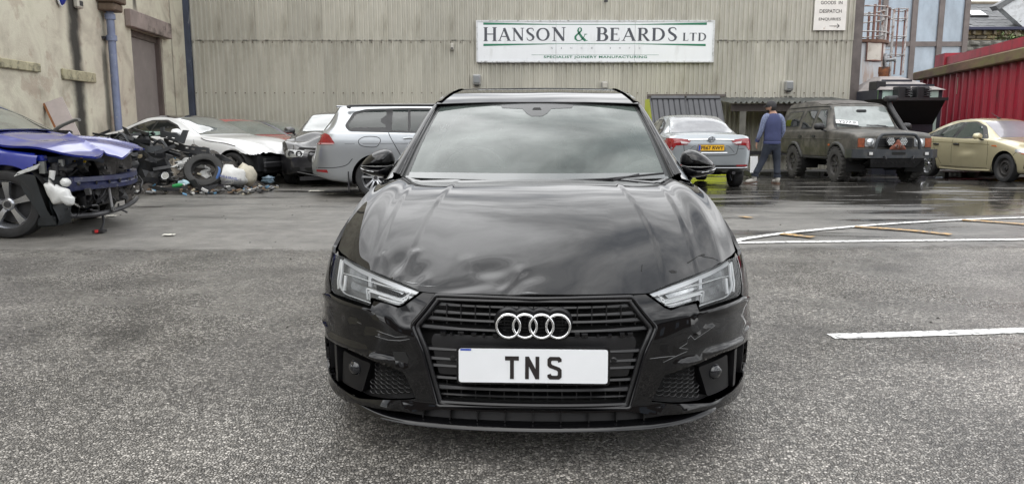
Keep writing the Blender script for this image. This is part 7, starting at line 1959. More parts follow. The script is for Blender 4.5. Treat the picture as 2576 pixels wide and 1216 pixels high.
def slat(z0, h, tip=.0, x0=0.0, off=-.016, dep=.035, rise=.0, x1=None):
    for sg in ((1, -1) if x0 > 0 else (0,)):
        xe = (hexhalf(z0) - .012) if x1 is None else x1
        rng = [lerp(x0, xe, k / 14) for k in range(15)] if sg else [lerp(-xe, xe, k / 28) for k in range(29)]
        rows = []
        for t in rng:
            tt = t * (sg or 1); z = z0 + rise * (abs(t) / .4) ** 2
            hh = h * (1.0 + tip * smooth(.24, .36, abs(t)))
            n = wrap_n(tt, z); o = wrap(tt, z)
            rows.append([o + n * (off - dep) + Vector((0, 0, -hh * .1)), o + n * (off - .002) + Vector((0, 0, -hh * .5)), o + n * off + Vector((0, 0, -hh * .25)), o + n * (off - .004) + Vector((0, 0, hh * .35)), o + n * (off - .016) + Vector((0, 0, hh * .5)), o + n * (off - dep) + Vector((0, 0, hh * .4))])
        obj('grille_slat', MB().grid(rows), K_SATIN, gr, 30)
for z0, x0 in ((.589, .0), (.562, .10), (.537, .115), (.505, .10)): slat(z0, .0125, .5, x0, rise=.006, off=-.024)
slat(.607, .012, 0, 0, off=-.004)
for z0 in (.428, .393, .367): slat(z0, .009, .5, .275, off=-.02)
slat(.322, .010, .3, off=-.022); slat(.288, .013, .6, off=-.018); slat(.258, .008, 0, off=-.03); slat(.238, .012, 0, off=-.006)
mb = MB()
for k in range(-7, 8):
    for z0, z1 in ((.515, .585), (.245, .315)):
        x = k * .052
        if abs(x) < hexhalf((z0 + z1) / 2) - .03: mb.box(x - .0018, x + .0018, wrap(x, z0).y + .035, wrap(x, z0).y + .06, z0, z1)
obj('grille_strut', mb, K_SATIN, gr, kind='stuff')
wpanel('plate_holder', round_poly([(-.345, .335), (.345, .335), (.375, .46), (.365, .487), (-.365, .487), (-.375, .46)], .01), K_SATIN, gr, -.024, .02, step=.06)
mb = MB()
for k in range(18):
    x = -.34 + .68 * k / 17 + rnd.uniform(-.01, .01); w2 = rnd.uniform(.006, .022)
    mb.box(x, x + w2, -.006 + wrap(x, .49).y + .012, wrap(x, .49).y + .03, .482 + rnd.uniform(-.004, .006), .490 + rnd.uniform(0, .006))
obj('broken_clip', mb, K_GLOSSB, gr, kind='stuff')
for x in (-.286, .286):
    sm_ = Matrix.Translation((x, wrap(x, .394).y + .022, .394)) @ Matrix.Rotation(R(90), 4, 'X')
    obj('parking_sensor', MB().lathe([(.0, .004), (.008, .004), (.0095, .0), (.0125, -.002), (.0125, -.01)], 18, sm_), K_MATTE if x < 0 else K_SATIN, gr, 40)
# the four rings
zr, dr, rr_ = .531, .0577, .041
bd = empty('badge', None, None); bd.parent = black
mb = MB()
for k in range(4):
    x = (k - 1.5) * dr
    M_ = Matrix.Translation((x, .030, zr + .008)) @ Matrix.Rotation(R(90), 4, 'X')
    mb.lathe([(.052, .0), (.051, .018), (.0475, .028), (.041, .0285), (.040, .0)], 40, M_)
obj('badge_backing', mb, K_GRAIN, bd, 35)
for k in range(4):
    x = (k - 1.5) * dr
    obj('ring', MB().tube([(x + rr_ * math.cos(a_ * math.pi / 24), -.012 + .0012 * (k % 2) - .02 * (zr + rr_ * math.sin(a_ * math.pi / 24) - zr) * -1, zr + rr_ * math.sin(a_ * math.pi / 24)) for a_ in range(48)], .0072, 10, closed=True, flat=.75), K_CHROME, bd, 60)
mb = MB()
for k in range(6): mb.box(-.12, .12, .028, .032, zr - .03 + k * .012, zr - .0275 + k * .012)
obj('badge_grid', mb, K_SATIN, bd, kind='stuff')
# number plate
PMx = Matrix.Translation((0, -.020, .3915)) @ Matrix.Rotation(R(-3), 4, 'X')
npl = obj('number_plate', MB().prism(round_poly([(-.268, -.067), (.268, -.067), (.268, .067), (-.268, .067)], .014, 4), 0, .014, PMx @ Matrix.Translation((0, .012, 0)) @ Matrix.Rotation(R(90), 4, 'X')), K_GLOSSB, black)
obj('plate_face', MB().prism(round_poly([(-.26, -.060), (.26, -.060), (.26, .060), (-.26, .060)], .010, 4), 0, .004, PMx @ Matrix.Translation((0, -.001, 0)) @ Matrix.Rotation(R(90), 4, 'X')), mat('white number plate', (.78, .80, .82), .3, var=.03, vs=6), npl)
obj('blue_corner', MB().box(-.254, -.216, -.0062, -.0055, .0535, .0595, PMx), mat('plate blue', (.01, .06, .4), .4), npl)
K_LET = mat('plate letters', (.02, .016, .016), .4)
ux = lambda u: (u - 674) / 1192 * .52; vz = lambda v: (614 - v) / 268 * .121
def pbox(mb, u0, u1, v0, v1, q=0): mb.box(ux(u0), ux(u1), -.0068 - q * .0003, -.0058, vz(v1), vz(v0), PMx)
mb = MB(); mb.add([tuple(PMx @ Vector((ux(u), -.0066, vz(v)))) for u, v in ((450, 537), (561, 537), (561, 570), (521, 570), (521, 716), (490, 716), (490, 570), (450, 570))], [(0, 1, 2, 3, 4, 5, 6, 7)]); obj('lettering', mb, K_LET, npl)
mb = MB(); mb.add([tuple(PMx @ Vector((ux(u), -.0066, vz(v)))) for u, v in ((611, 538), (641, 538), (694, 636), (694, 538), (724, 538), (724, 716), (694, 716), (641, 616), (641, 716), (611, 716))], [tuple(range(10))]); obj('lettering', mb, K_LET, npl)
So = [(902, 576), (902, 555), (884, 538), (808, 538), (789, 556), (789, 608), (806, 625), (862, 645), (872, 655), (872, 680), (866, 686), (828, 686), (818, 680), (818, 669), (789, 680), (789, 698), (808, 716), (884, 716), (903, 698), (903, 640), (886, 622), (828, 601), (819, 592), (819, 574), (826, 568), (866, 568), (873, 574), (873, 584)]
mb = MB(); mb.add([tuple(PMx @ Vector((ux(u), -.0066, vz(v)))) for u, v in So], [tuple(range(len(So)))]); obj('lettering', mb, K_LET, npl)

# ---- air intakes, fog lamps
for sg in (1, -1):
    it = empty('air_intake', None, None); it.parent = black
    wpanel('intake_liner', mir(round_poly(FOG, .012, 3), sg), K_SATIN, it, -.055, -.05, step=.04)
    wpanel('fog_lamp_surround', mir(round_poly([(.645, .338), (.83, .352), (.862, .215), (.70, .218)], .012), sg), K_GRAIN, it, -.020, .03, step=.03)
    c = wrap(sg * .7401, .302); n = wrap_n(sg * .7401, .302)
    q_ = n.to_track_quat('Z', 'Y').to_matrix().to_4x4()
    fl_ = obj('fog_lamp', MB().lathe([(.0, .012), (.014, .010), (.024, .004), (.029, -.006), (.031, -.006), (.033, -.018), (.033, -.03)], 28, Matrix.Translation(c - n * .012) @ q_), mat('dark lamp glass', (.012, .013, .016), .12, coat=.5), it, 50)
    obj('lens_spot', MB().inflate([(.013 * math.cos(k * .4), .013 * math.sin(k * .4)) for k in range(16)], .006, .0, M=Matrix.Translation(c - n * .004 + Vector((sg * .004, 0, .006))) @ q_), mat('dark lamp glass', (.012, .013, .016), .05, coat=1), fl_, 60)
    wpanel('fin', mir([(.872, .362), (.896, .364), (.900, .215), (.878, .212)], sg), K_SATIN, it, -.008, .05, step=.05)
    wpanel('fin', mir([(TBX - .085, .356), (TBX - .07, .352), (TBX - .075, .235), (TBX - .09, .225)], sg), K_SATIN, it, -.012, .05, step=.05)
    # honeycomb insert
    HX = [(.452, .250), (.492, .322), (.620, .342), (.662, .222)]
    wpanel('honeycomb_back', mir(HX, sg), K_MATTE, it, -.045, .01, step=.05)
    mb = MB(); r0 = .0135
    for i in range(-1, 14):
        for j in range(-1, 12):
            cx, cz = .445 + i * r0 * 2.1, .215 + j * r0 * 1.22 + (r0 * .61 if i % 2 else 0) + (i * .0035)
            if not in_poly((cx, cz), HX): continue
            ring_ = []
            for k, (ax_, az) in enumerate(((-1.25, 0), (-.55, .55), (.55, .55), (1.25, 0), (.55, -.55), (-.55, -.55))):
                t, z = cx + ax_ * r0 * .93, cz + az * r0 * 1.0
                ring_.append(wrap(sg * t, z) + wrap_n(sg * t, z) * -.026)
            mb.tube(ring_, .0016, 4, closed=True)
    obj('honeycomb_grille', mb, K_SATIN, it, kind='stuff')
# ---- splitter and the dark gap over it
prof = []
tt = [lerp(-.86, .86, k / 80) for k in range(81)]
rows = []
for t in tt:
    a = abs(t); lift = .018 * smooth(.5, .80, a); z0 = .149 + lift
    n = wrap_n(t, .16); n = Vector((n.x, n.y, 0)).normalized(); o = wrap(t, .15); back = .07 * smooth(.66, .86, a) ** 1.5
    pr = [(-.10, .0), (.004, -.002), (.012, .004), (.010, .011), (-.004, .018), (-.05, .020)]
    rows.append([Vector((o.x, o.y, 0)) + n * (q - back) + Vector((0, 0, z0 + h)) for q, h in pr])
obj('splitter', MB().grid(rows), K_PAINT, black, 50)
mb = MB(); mb.grid([[wrap(t, z) - wrap_n(t, z) * .05 for z in (.15, .18, .222)] for t in tt])
for k in range(-4, 5): mb.box(k * .1 - .002, k * .1 + .002, wrap(k * .1, .19).y + .018, wrap(k * .1, .19).y + .06, .172, .214)
obj('lower_intake', mb, K_SATIN, black)
obj('undertray', MB().box(-.6, .6, .45, 4.3, .14, .154), K_MATTE, black)

# ---- glasshouse
def ws(a, b):
    l = lerp(.690, .590, b) * a
    s = lerp(1.17 + .17 * a * a, 2.065 + .05 * a * a, b)
    z = lerp(.950, 1.345 - .010 * a * a, b) + .028 * math.sin(math.pi * b) * (1 - .25 * a * a)
    return Vector((l, s, z))
def ws_n(a, b):
    e = .01
    return ((ws(a + e, b) - ws(a - e, b)).cross(ws(a, b + e) - ws(a, b - e))).normalized()
K_WS = glass('front windscreen', tint=(.03, .036, .034), clear=.55, haze=.36, hazecol=(.235, .29, .262), coat=.2, rough=.015)
A_ = [-1 + 2 * i / 40 for i in range(41)]; B_ = [j / 24 for j in range(25)]
mb = MB(); mb.grid([[ws(a, b) for b in B_] for a in A_])
wsc = obj('windscreen', mb, K_WS, black, fix=False); set_normals(wsc, [ws_n(a, b) for a in A_ for b in B_])
K_FRIT = mat('windscreen border', (.03, .032, .032), .2, spec=.25)
def ws_patch(name, poly, m, off=.0015, step=.06):
    V, F, rings = tri_fill(poly, (), step)
    o = obj(name, MB().add([ws(p.x, p.y) + ws_n(p.x, p.y) * off for p in V], F), m, wsc, fix=False); set_normals(o, [ws_n(p.x, p.y) for p in V])
for sg in (1, -1):
    ws_patch('side_border', [(sg * .955, .02), (sg * 1, .0), (sg * 1, 1), (sg * .975, .97), (sg * .965, .5)], K_FRIT)
ws_patch('top_border', [(-.98, .965), (-.36, .955), (-.34, .90), (-.14, .885), (-.10, .80), (-.05, .745), (.05, .745), (.10, .80), (.14, .885), (.34, .90), (.36, .955), (.98, .965), (1, 1), (-1, 1)], K_FRIT)
ws_patch('bottom_border', [(-.98, .0), (.98, .0), (.955, .055), (.6, .06), (-.6, .06), (-.955, .055)], mat('lower screen border', (.10, .11, .11), .15, coat=1.0))
ws_patch('camera_cover', [(-.045, .86), (.045, .86), (.03, .90), (-.03, .90)], K_MATTE, .003)
LR_ = [(1.28, .748), (1.7, .685), (2.1, .622), (2.4, .578), (2.8, .560), (3.2, .562), (3.6, .585), (3.9, .62), (4.25, .665)]
ZR_ = [(1.28, .945), (1.7, 1.155), (2.1, 1.335), (2.4, 1.402), (2.8, 1.432), (3.2, 1.418), (3.6, 1.345), (3.9, 1.20), (4.25, 1.015)]
ZC_ = [(2.06, 1.350), (2.2, 1.388), (2.4, 1.425), (2.6, 1.448), (2.85, 1.458), (3.1, 1.448), (3.35, 1.42), (3.60, 1.375)]
# A pillars and cant rails
for sg in (1, -1):
    rows = []
    for k in range(41):
        b = k / 40
        inn = ws(sg * 1.0, b)
        s = inn.y
        o = Vector((sg * interp(LR_, s), s, interp(ZR_, s)))
        up = ws_n(sg, b)
        mid = inn.lerp(o, .55) + up * .012
        rows.append([inn - up * .01, inn + up * .006, inn.lerp(o, .2) + up * .011, mid, inn.lerp(o, .85) + up * .006, o, o + Vector((-sg * .004, 0, -.02))])
    obj('windscreen_pillar', MB().grid(rows), K_GLOSSB if False else K_PAINT, black, 60)
    obj('pillar_trim', MB().tube([r[2] + Vector((0, 0, .002)) for r in rows], .005, 6), K_SATIN, black, 60)
    rows = []
    for k in range(31):
        s = lerp(2.1, 4.22, k / 30); l, z = interp(LR_, s), interp(ZR_, s)
        rows.append([(sg * (l - .045), s, z + .028), (sg * (l - .012), s, z + .016), (sg * l, s, z), (sg * (l + .004), s, z - .03)])
    obj('cant_rail', MB().grid(rows), K_PAINT, black, 60)
    # side glass
    rows = []
    for k in range(31):
        s = lerp(1.33, 4.05, k / 30); l, z = interp(LR_, s), interp(ZR_, s) - .02
        p0 = wrap(sg * ts(s), min(side_top(s) - .005, .98)); rows.append([(lerp(p0.x, sg * l, q) + sg * .012 * math.sin(math.pi * q), s, lerp(p0.z, z, q)) for q in (0, .25, .5, .75, 1)])
    obj('side_window', MB().grid(rows), K_GLASSD, black, 60)
    mb = MB()
    for s in (2.5, 3.45):
        l, z = interp(LR_, s), interp(ZR_, s) - .02; p0 = wrap(sg * ts(s), .97)
        mb.tube([(p0.x + sg * .004, s, p0.z), ((p0.x + sg * l) / 2 + sg * .016, s, (p0.z + z) / 2), (sg * l + sg * .004, s, z)], .035, 6, flat=.25)
    obj('door_pillar', mb, K_SATIN, black, 60)
# roof
rows, nor = [], []
def roof_pt(a, s):
    l = interp(LR_, s) - .012; zc = interp(ZC_, s); ze = interp(ZR_, s) + .017
    front = smooth(2.06, 2.2, s)
    return Vector((a * l * lerp(.985, 1, front), s, lerp(zc, ze, abs(a) ** 2.6) + .0006 * math.sin(a * 7 + s * 5)))
S_ = [2.066 + (3.56 - 2.066) * k / 44 for k in range(45)]; A2 = [-1 + 2 * i / 48 for i in range(49)]
mb = MB(); mb.grid([[roof_pt(a, s) for s in S_] for a in A2])
e = .004
nor = [((roof_pt(a + e, s) - roof_pt(a - e, s)).cross(roof_pt(a, s + e) - roof_pt(a, s - e))).normalized() for a in A2 for s in S_]
rf = obj('roof', mb, K_PAINT, black, fix=False); set_normals(rf, nor)
obj('roof_front_seal', MB().tube([roof_pt(a, 2.066) + Vector((0, -.002, -.002)) for a in A2], .003, 6), K_SATIN, black, 60)
obj('roof_rear_trim', MB().tube([roof_pt(a, 2.85) + Vector((0, 0, .004)) for a in A2], .006, 6), K_SATIN, rf, 60)  # dark line along the roof crest
mb = MB(); mb.grid([[Vector((a * lerp(.56, .62, b), lerp(3.56, 4.22, b), lerp(1.378, 1.02, b) + .03 * math.sin(math.pi * b))) for b in [k / 10 for k in range(11)]] for a in [-1 + .2 * i for i in range(11)]])
obj('rear_window', mb, K_GLASSD, black, 60)
mb = MB(); mb.grid([[Vector((a * lerp(.70, .66, b), lerp(4.18, 4.66, b) - .05 * a * a * b, lerp(1.02, .965, b) + .01 * (1 - a * a))) for b in [k / 8 for k in range(9)]] for a in [-1 + .2 * i for i in range(11)]])
obj('boot_lid', mb, K_PAINT, black, 60)
# ---- scuttle, wiper and cabin
mb = MB(); mb.grid([[Vector((a * .745, cowl_s(a * .745) - .02, .925)), Vector((a * .745, cowl_s(a * .745) + .10, .925 - .01))] for a in A_]); obj('scuttle_panel', mb, K_SATIN, black)
obj('wiper', MB().tube([ws(.0, -.01) + Vector((0, -.02, .0)), ws(.5, .0) + Vector((0, -.02, .005)), ws(.94, .018) + Vector((0, -.015, .018))], .006, 6).tube([ws(.55, .0) + Vector((0, -.03, .0)), ws(.75, .03) + Vector((0, -.02, .01))], .005, 6), K_BLACK, black, 60)
mb = MB(); mb.grid([[Vector((a * .72, 1.32 + .12 * a * a, .93)), Vector((a * .72, 1.75, .975)), Vector((a * .72, 1.98, .95)), Vector((a * .72, 2.05, .70))] for a in A_]); obj('dashboard', mb, mat('dark dashboard', (.035, .036, .038), .7), black, 40)
sw = Vector((-.37, 1.98, .905)); wm = Matrix.Translation(sw) @ Matrix.Rotation(R(65), 4, 'X')
obj('steering_wheel', MB().tube([(.185 * math.cos(k * .2618), .185 * math.sin(k * .2618), 0) for k in range(24)], .016, 8, closed=True, M=wm).box(-.17, .17, -.03, .03, -.012, .012, wm).box(-.06, .06, -.07, .06, -.02, .03, wm, bev=.02), mat('steering wheel grey', (.28, .29, .28), .6), black, 40)
K_SEAT = mat('seat leather', (.06, .06, .062), .6)
for x in (-.37, .37):
    st_ = obj('seat', MB().box(x - .24, x + .24, 2.55, 2.75, .45, 1.12, bev=.06).box(x - .25, x + .25, 2.1, 2.7, .40, .55, bev=.05), K_SEAT, black)
    obj('headrest', MB().box(x - .13, x + .13, 2.62, 2.74, 1.14, 1.32, bev=.05), K_SEAT, st_)
obj('rear_seat', MB().box(-.62, .62, 3.3, 3.5, .5, 1.12, bev=.06), K_SEAT, black)
obj('cabin_floor', MB().box(-.72, .72, 1.4, 4.1, .3, .36).box(-.72, -.70, 1.5, 4.0, .36, .93).box(.70, .72, 1.5, 4.0, .36, .93).box(-.7, .7, 3.52, 4.2, .85, .93), K_MATTE, black)
obj('interior_mirror', MB().box(-.12, .12, 2.02, 2.05, 1.24, 1.30, bev=.02), K_MATTE, black)
# ---- door mirrors
for sg in (1, -1):
    mo = empty('door_mirror', None, None); mo.parent = black
    # outline seen from the front; u outwards from the inner edge, v up  (m)
    up = [(0.0, .028), (.0, .06), (.012, .098), (.045, .112), (.085, .108), (.13, .088), (.165, .060), (.186, .036), (.192, .020), (.18, .019), (.10, .017), (.03, .018)]
    dn = [(0.0, .026), (.03, .016), (.10, .015), (.18, .017), (.192, .018), (.196, .004), (.190, -.018), (.16, -.030), (.11, -.042), (.06, -.048), (.02, -.040), (.004, -.02)]
    MM = Matrix.Translation((sg * .812, 1.79, .968)) @ (Matrix.Scale(-1, 4, (1, 0, 0)) if sg < 0 else Matrix.Identity(4)) @ Matrix.Rotation(R(90), 4, 'X')
    obj('mirror_cap', MB().inflate(round_poly(up, .02, 3), .085, .10, 8, MM, c=(.085, .045), power=.55), K_PAINT, mo, 60)
    obj('mirror_base', MB().inflate(round_poly(dn, .02, 3), .088, .08, 8, MM, c=(.09, -.012), power=.5), K_GLOSSB, mo, 60)
    obj('indicator_strip', MB().tube([MM @ Vector(p) for p in ((.105, -.012, .086), (.14, -.007, .075), (.175, .0, .05), (.192, .004, .02))], .0042, 6, flat=.6), K_BEZ, mo, 60)
    obj('seam_line', MB().tube([MM @ Vector(p) for p in ((.006, .024, .03), (.03, .0175, .07), (.10, .0165, .088), (.17, .0185, .05), (.192, .019, .02))], .0022, 5), mat('grey seam', (.2, .2, .2), .3), mo, 60)
    obj('mirror_stalk', MB().tube([MM @ Vector(p) for p in ((.055, -.035, -.02), (.035, -.07, -.01), (.0, -.11, .0), (-.03, -.14, .0))], [.038, .034, .036, .045], 10, flat=.5), K_GRAIN, mo, 60)
# ------------------------------------------------------------------ scrap pile between the blue car and the white coupe
PY = 13.9
def P3(px, py, Y=PY): return at(px, py, Y)
def thing(name, label, cat, loc, group=None, rz=0.0): return empty(name, label, cat, loc, rz, group)
# loose tyre
t = thing('loose_tyre', 'worn tyre without a wheel lying tilted on the scrap pile', 'tyre', P3(507, 472, 13.55))
tm = Matrix.Translation((0, .16, .27)) @ Matrix.Rotation(R(14), 4, 'Z') @ Matrix.Rotation(R(58), 4, 'X')
tyb = MB(); r_, w_ = .335, .22
tyb.lathe([(.205, -.07), (.21, -.095), (.26, -.115), (.315, -.10), (.332, -.07), (.335, 0), (.332, .07), (.315, .10), (.26, .115), (.21, .095), (.205, .07), (.235, .04), (.30, .03), (.30, -.03), (.235, -.04), (.205, -.07)], 40, tm)
obj('casing', tyb, mat('old tyre rubber', (.035, .035, .034), .75, var=.3, vs=6), t, 40)
mb = MB()
for k in range(44):
    a = 2 * math.pi * k / 44
    mb.box(.332, .341, -.012, .012, -.085, .085, tm @ Matrix.Rotation(a, 4, 'Z') @ Matrix.Rotation(.3, 4, 'X'))
obj('tread_block', mb, mat('old tyre rubber', (.035, .035, .034), .75), t, kind='stuff')
# bags: lumpy shells
def lumpy(c, r3, seed, n=1.0, rough_=.22, sub=3):
    """a creased sack"""
    bm = bmesh.new(); bmesh.ops.create_icosphere(bm, subdivisions=sub, radius=1.0)
    from mathutils import noise
    for v in bm.verts:
        p = v.co.copy(); o = Vector((seed * 3.1, seed * 1.7, seed))
        k = 1 + rough_ * noise.noise(p * 1.6 + o) + rough_ * .55 * abs(noise.noise(p * 4.2 + o)) * 2 - rough_ * .4
        q = Vector((p.x * r3[0], p.y * r3[1], p.z * r3[2])) * k
        if q.z < 0: q.z *= .55
        v.co = q
    mb = MB(); mb.add([tuple(v.co + Vector(c)) for v in bm.verts], [tuple(v.index for v in f.verts) for f in bm.faces]); bm.free()
    return mb
K_BAG = mat('white woven sack', (.62, .62, .60), .6, var=.15, vs=7, dirt=(.25, .23, .2, .6), dscale=6, dlim=(.55, .72), bump=.4, bs=35)
K_CREAM = mat('cream plastic sack', (.50, .46, .37), .5, var=.2, vs=6, dirt=(.2, .17, .12, .6), dscale=5, dlim=(.55, .72), bump=.4, bs=25)
g0_ = Vector((0, 0, 0))
t = thing('sack', 'white woven sack with blue print and strap beside the loose tyre', 'sack', P3(577, 470, 13.75), 'sacks in the scrap pile')
obj('bag', lumpy((0, .1, .13), (.30, .24, .25), 2), K_BAG, t, 60)
K_BPR = mat('blue print', (.05, .09, .35), .5)
K_GPR = mat('grey print', (.09, .09, .12), .5)
for s_, z0, z1, x0, x1, m, rt_ in (('OPEN 7 DAYS', .075, .115, -.03, .25, K_GPR, 8), ('TEL', .005, .055, -.14, -.02, K_GPR, 6), ('SAND & GRAVEL', .20, .24, -.12, .20, K_BPR, -12)):
    mb, tw, th_ = text_mb(s_, 1.0, .02)
    v2 = []
    for v in mb.v:
        x = x0 + v[0] / tw * (x1 - x0); z = z0 + v[2] / th_ * (z1 - z0) + (x - x0) * math.tan(R(rt_))
        q = max(0, 1 - (x / .32) ** 2 - ((z - .13) / .27) ** 2)
        v2.append((x, .1 - .245 * q ** .5 - .028, z))
    mb.v = v2; obj('print', mb, m, t)
obj('strap', MB().tube(curve_pts([(-.20, -.08, .02), (-.16, -.17, .14), (-.12, -.10, .30), (-.18, .0, .40)], 5), .02, 6, flat=.3), mat('blue strap', (.03, .10, .28), .5), t)
t = thing('sack', 'slumped cream sack at the right end of the scrap pile', 'sack', P3(612, 466, 13.95), 'sacks in the scrap pile')
obj('bag', lumpy((0, .12, .12), (.20, .22, .27), 5), K_CREAM, t, 60)
t = thing('sack', 'white plastic sheet bag sagging above the loose tyre', 'sack', P3(468, 428, 13.9), 'sacks in the scrap pile')
obj('bag', lumpy((.04, .14, .06), (.33, .2, .15), 9, rough_=.35), K_BAG, t, 60)
t = thing('sack', 'torn white sheeting spread above the dirty beige sack', 'sack', P3(432, 424, 13.85), 'sacks in the scrap pile')
obj('bag', lumpy((0, .1, .03), (.22, .16, .10), 23, rough_=.5), K_BAG, t, 60)
t = thing('sack', 'white rag bundle seen through the loose tyre', 'sack', P3(515, 462, 13.9), 'sacks in the scrap pile')
obj('bag', lumpy((0, .02, .10), (.16, .12, .16), 12, rough_=.4), K_BAG, t, 60)
t = thing('sack', 'dirty beige sack standing left of the loose tyre', 'sack', P3(434, 466, 13.8), 'sacks in the scrap pile')
obj('bag', lumpy((0, .1, .15), (.14, .14, .30), 15, rough_=.3), mat('dirty beige sack', (.30, .26, .21), .7, var=.4, vs=6, dirt=(.07, .06, .05, .8), dscale=6, dlim=(.5, .66)), t, 60)
t = thing('sack', 'brown stained bundle under the nose of the blue car', 'sack', P3(400, 440, 14.0), 'sacks in the scrap pile')
obj('bag', lumpy((0, .1, .06), (.20, .14, .22), 18, rough_=.4), mat('brown stained cloth', (.24, .20, .16), .8, var=.5, vs=7), t, 60)
# plastic car parts
K_PL = mat('charcoal car plastic', (.026, .03, .034), .45, var=.35, vs=5)
K_PL2 = mat('black car plastic', (.014, .015, .017), .4, var=.35, vs=5)
def board(name, label, cat, pts, thick, m, Y=PY, holes=None, group='car parts on the scrap pile', bulge=.06):
    """a moulded plastic panel: outline in picture units, given depth, curve and thickness"""
    base = P3(sum(p[0] for p in pts) / len(pts), max(p[1] for p in pts), Y)
    t = thing(name, label, cat, base, group)
    W2 = [at(p[0], p[1], Y) - base for p in pts]
    V, F, rings = tri_fill([(w.x, w.z) for w in W2], [[((at(q[0], q[1], Y) - base).x, (at(q[0], q[1], Y) - base).z) for q in h] for h in (holes or [])], .06)
    x0, x1 = min(w.x for w in W2), max(w.x for w in W2)
    cv = lambda p: bulge * (1 - ((p.x - x0) / max(.01, x1 - x0) * 2 - 1) ** 2) * -1 + .25 * p.y * .4
    mb = MB(); f3 = [Vector((p.x, cv(p), p.y)) for p in V]; b3 = [v + Vector((0, thick, 0)) for v in f3]
    mb.add(f3, F); mb.add(b3, F)
    for r in rings:
        k = len(r); mb.add([f3[i] for i in r] + [b3[i] for i in r], [(i, (i + 1) % k, k + (i + 1) % k, k + i) for i in range(k)])
    obj('moulding', mb, m, t, 30); return t
zz = lambda x, y: ((500 + x / 3.577) / 1.59006, (440 + y / 3.577) / 1.59006)
board('bumper_cover', 'long slotted black bumper piece lying across the top of the scrap pile', 'bumper', [zz(*p) for p in ((540, 400), (700, 420), (860, 500), (1190, 540), (1215, 630), (1040, 630), (800, 580), (620, 520), (560, 470))], .05, K_PL2, 14.0, [[zz(*p) for p in q] for q in (((610, 425), (690, 445), (690, 465), (610, 445)), ((700, 450), (780, 475), (780, 500), (700, 475)), ((870, 525), (930, 532), (930, 555), (870, 548)), ((950, 538), (1010, 545), (1010, 570), (950, 562)), ((1090, 560), (1165, 570), (1165, 592), (1090, 582)))])
t = board('horned_bracket', 'charcoal plastic carrier with two upright horns on the scrap pile', 'car part', [zz(*p) for p in ((490, 250), (540, 240), (545, 300), (640, 320), (720, 320), (790, 370), (825, 285), (885, 290), (860, 380), (835, 480), (760, 450), (600, 400), (500, 390))], .07, K_PL, 13.85, [[zz(*p) for p in ((570, 370), (610, 378), (605, 395), (568, 388))], [zz(*p) for p in ((650, 385), (720, 395), (715, 412), (655, 402))]], bulge=.03)
board('arch_liner', 'curved dark wheel arch liner on the left of the scrap pile', 'car part', [zz(*p) for p in ((160, 460), (250, 480), (380, 520), (520, 500), (530, 560), (430, 600), (330, 600), (240, 560))], .03, K_PL, 13.7, bulge=.12)
board('undertray', 'black curved plastic tray under the loose tyre', 'car part', [zz(*p) for p in ((920, 1000), (1010, 990), (1080, 1080), (1200, 1085), (1330, 1050), (1330, 1080), (1240, 1140), (1100, 1150), (990, 1100))], .04, K_PL2, 13.4, bulge=.08)
board('grey_cover', 'grey moulded cover leaning behind the loose tyre', 'car part', [zz(*p) for p in ((1130, 650), (1250, 630), (1320, 660), (1390, 760), (1300, 770), (1160, 700))], .05, mat('grey moulded cover', (.085, .085, .09), .6, var=.2), 14.2)
board('wing_liner', 'black plastic liner spread before the white coupe wheel', 'car part', [zz(*p) for p in ((1280, 620), (1400, 640), (1540, 720), (1500, 740), (1380, 720), (1300, 690))], .04, K_PL2, 14.15)
board('flat_panel', 'black panel on the crest of the pile below the horned carrier', 'car part', [zz(*p) for p in ((640, 560), (800, 600), (1050, 620), (1130, 660), (900, 690), (720, 700), (650, 640))], .05, K_PL2, 14.15)
board('trim_strip', 'long dark trim strip lying along the front foot of the pile', 'car part', [zz(*p) for p in ((340, 1080), (480, 1090), (700, 1110), (880, 1090), (900, 1115), (700, 1150), (480, 1140), (350, 1110))], .04, K_PL2, 13.3, bulge=.1)
board('door_card', 'grey black door card standing left of the dirty beige sack', 'car part', [zz(*p) for p in ((330, 880), (380, 800), (500, 780), (560, 860), (540, 1000), (420, 1020), (340, 970))], .05, K_PL, 13.75)
board('corner_trim', 'pointed black trim hanging under the nose of the blue car', 'car part', [zz(*p) for p in ((255, 620), (300, 600), (430, 700), (450, 760), (380, 720))], .03, K_PL2, 13.5)
board('beige_board', 'beige brown stained board at the left of the scrap pile', 'board', [zz(*p) for p in ((150, 640), (330, 620), (350, 700), (290, 760), (200, 760))], .05, mat('beige stained board', (.42, .36, .24), .7, var=.3, vs=6), 13.75, group=None)
board('foam_strip', 'pale mint green foam strip on top of the scrap pile', 'foam', [zz(*p) for p in ((110, 320), (180, 300), (300, 305), (480, 310), (495, 350), (440, 365), (250, 358), (130, 345))], .10, mat('mint foam', (.36, .52, .44), .7, var=.15), 13.9, group=None, bulge=.02)
t = thing('reflector_dish', 'small white rimmed lamp bowl at the foot of the pile', 'lamp', P3(419, 455, 13.4))
obj('bowl', MB().lathe([(.02, .0), (.055, .02), (.065, .05), (.06, .05), (.045, .02)], 18, Matrix.Translation((0, 0, .08)) @ Matrix.Rotation(R(70), 4, 'X')), K_WHITE, t, 50)
obj('lens', MB().lathe([(0, .045), (.06, .04)], 18, Matrix.Translation((0, 0, .08)) @ Matrix.Rotation(R(70), 4, 'X')), K_LAMP, t, 50)
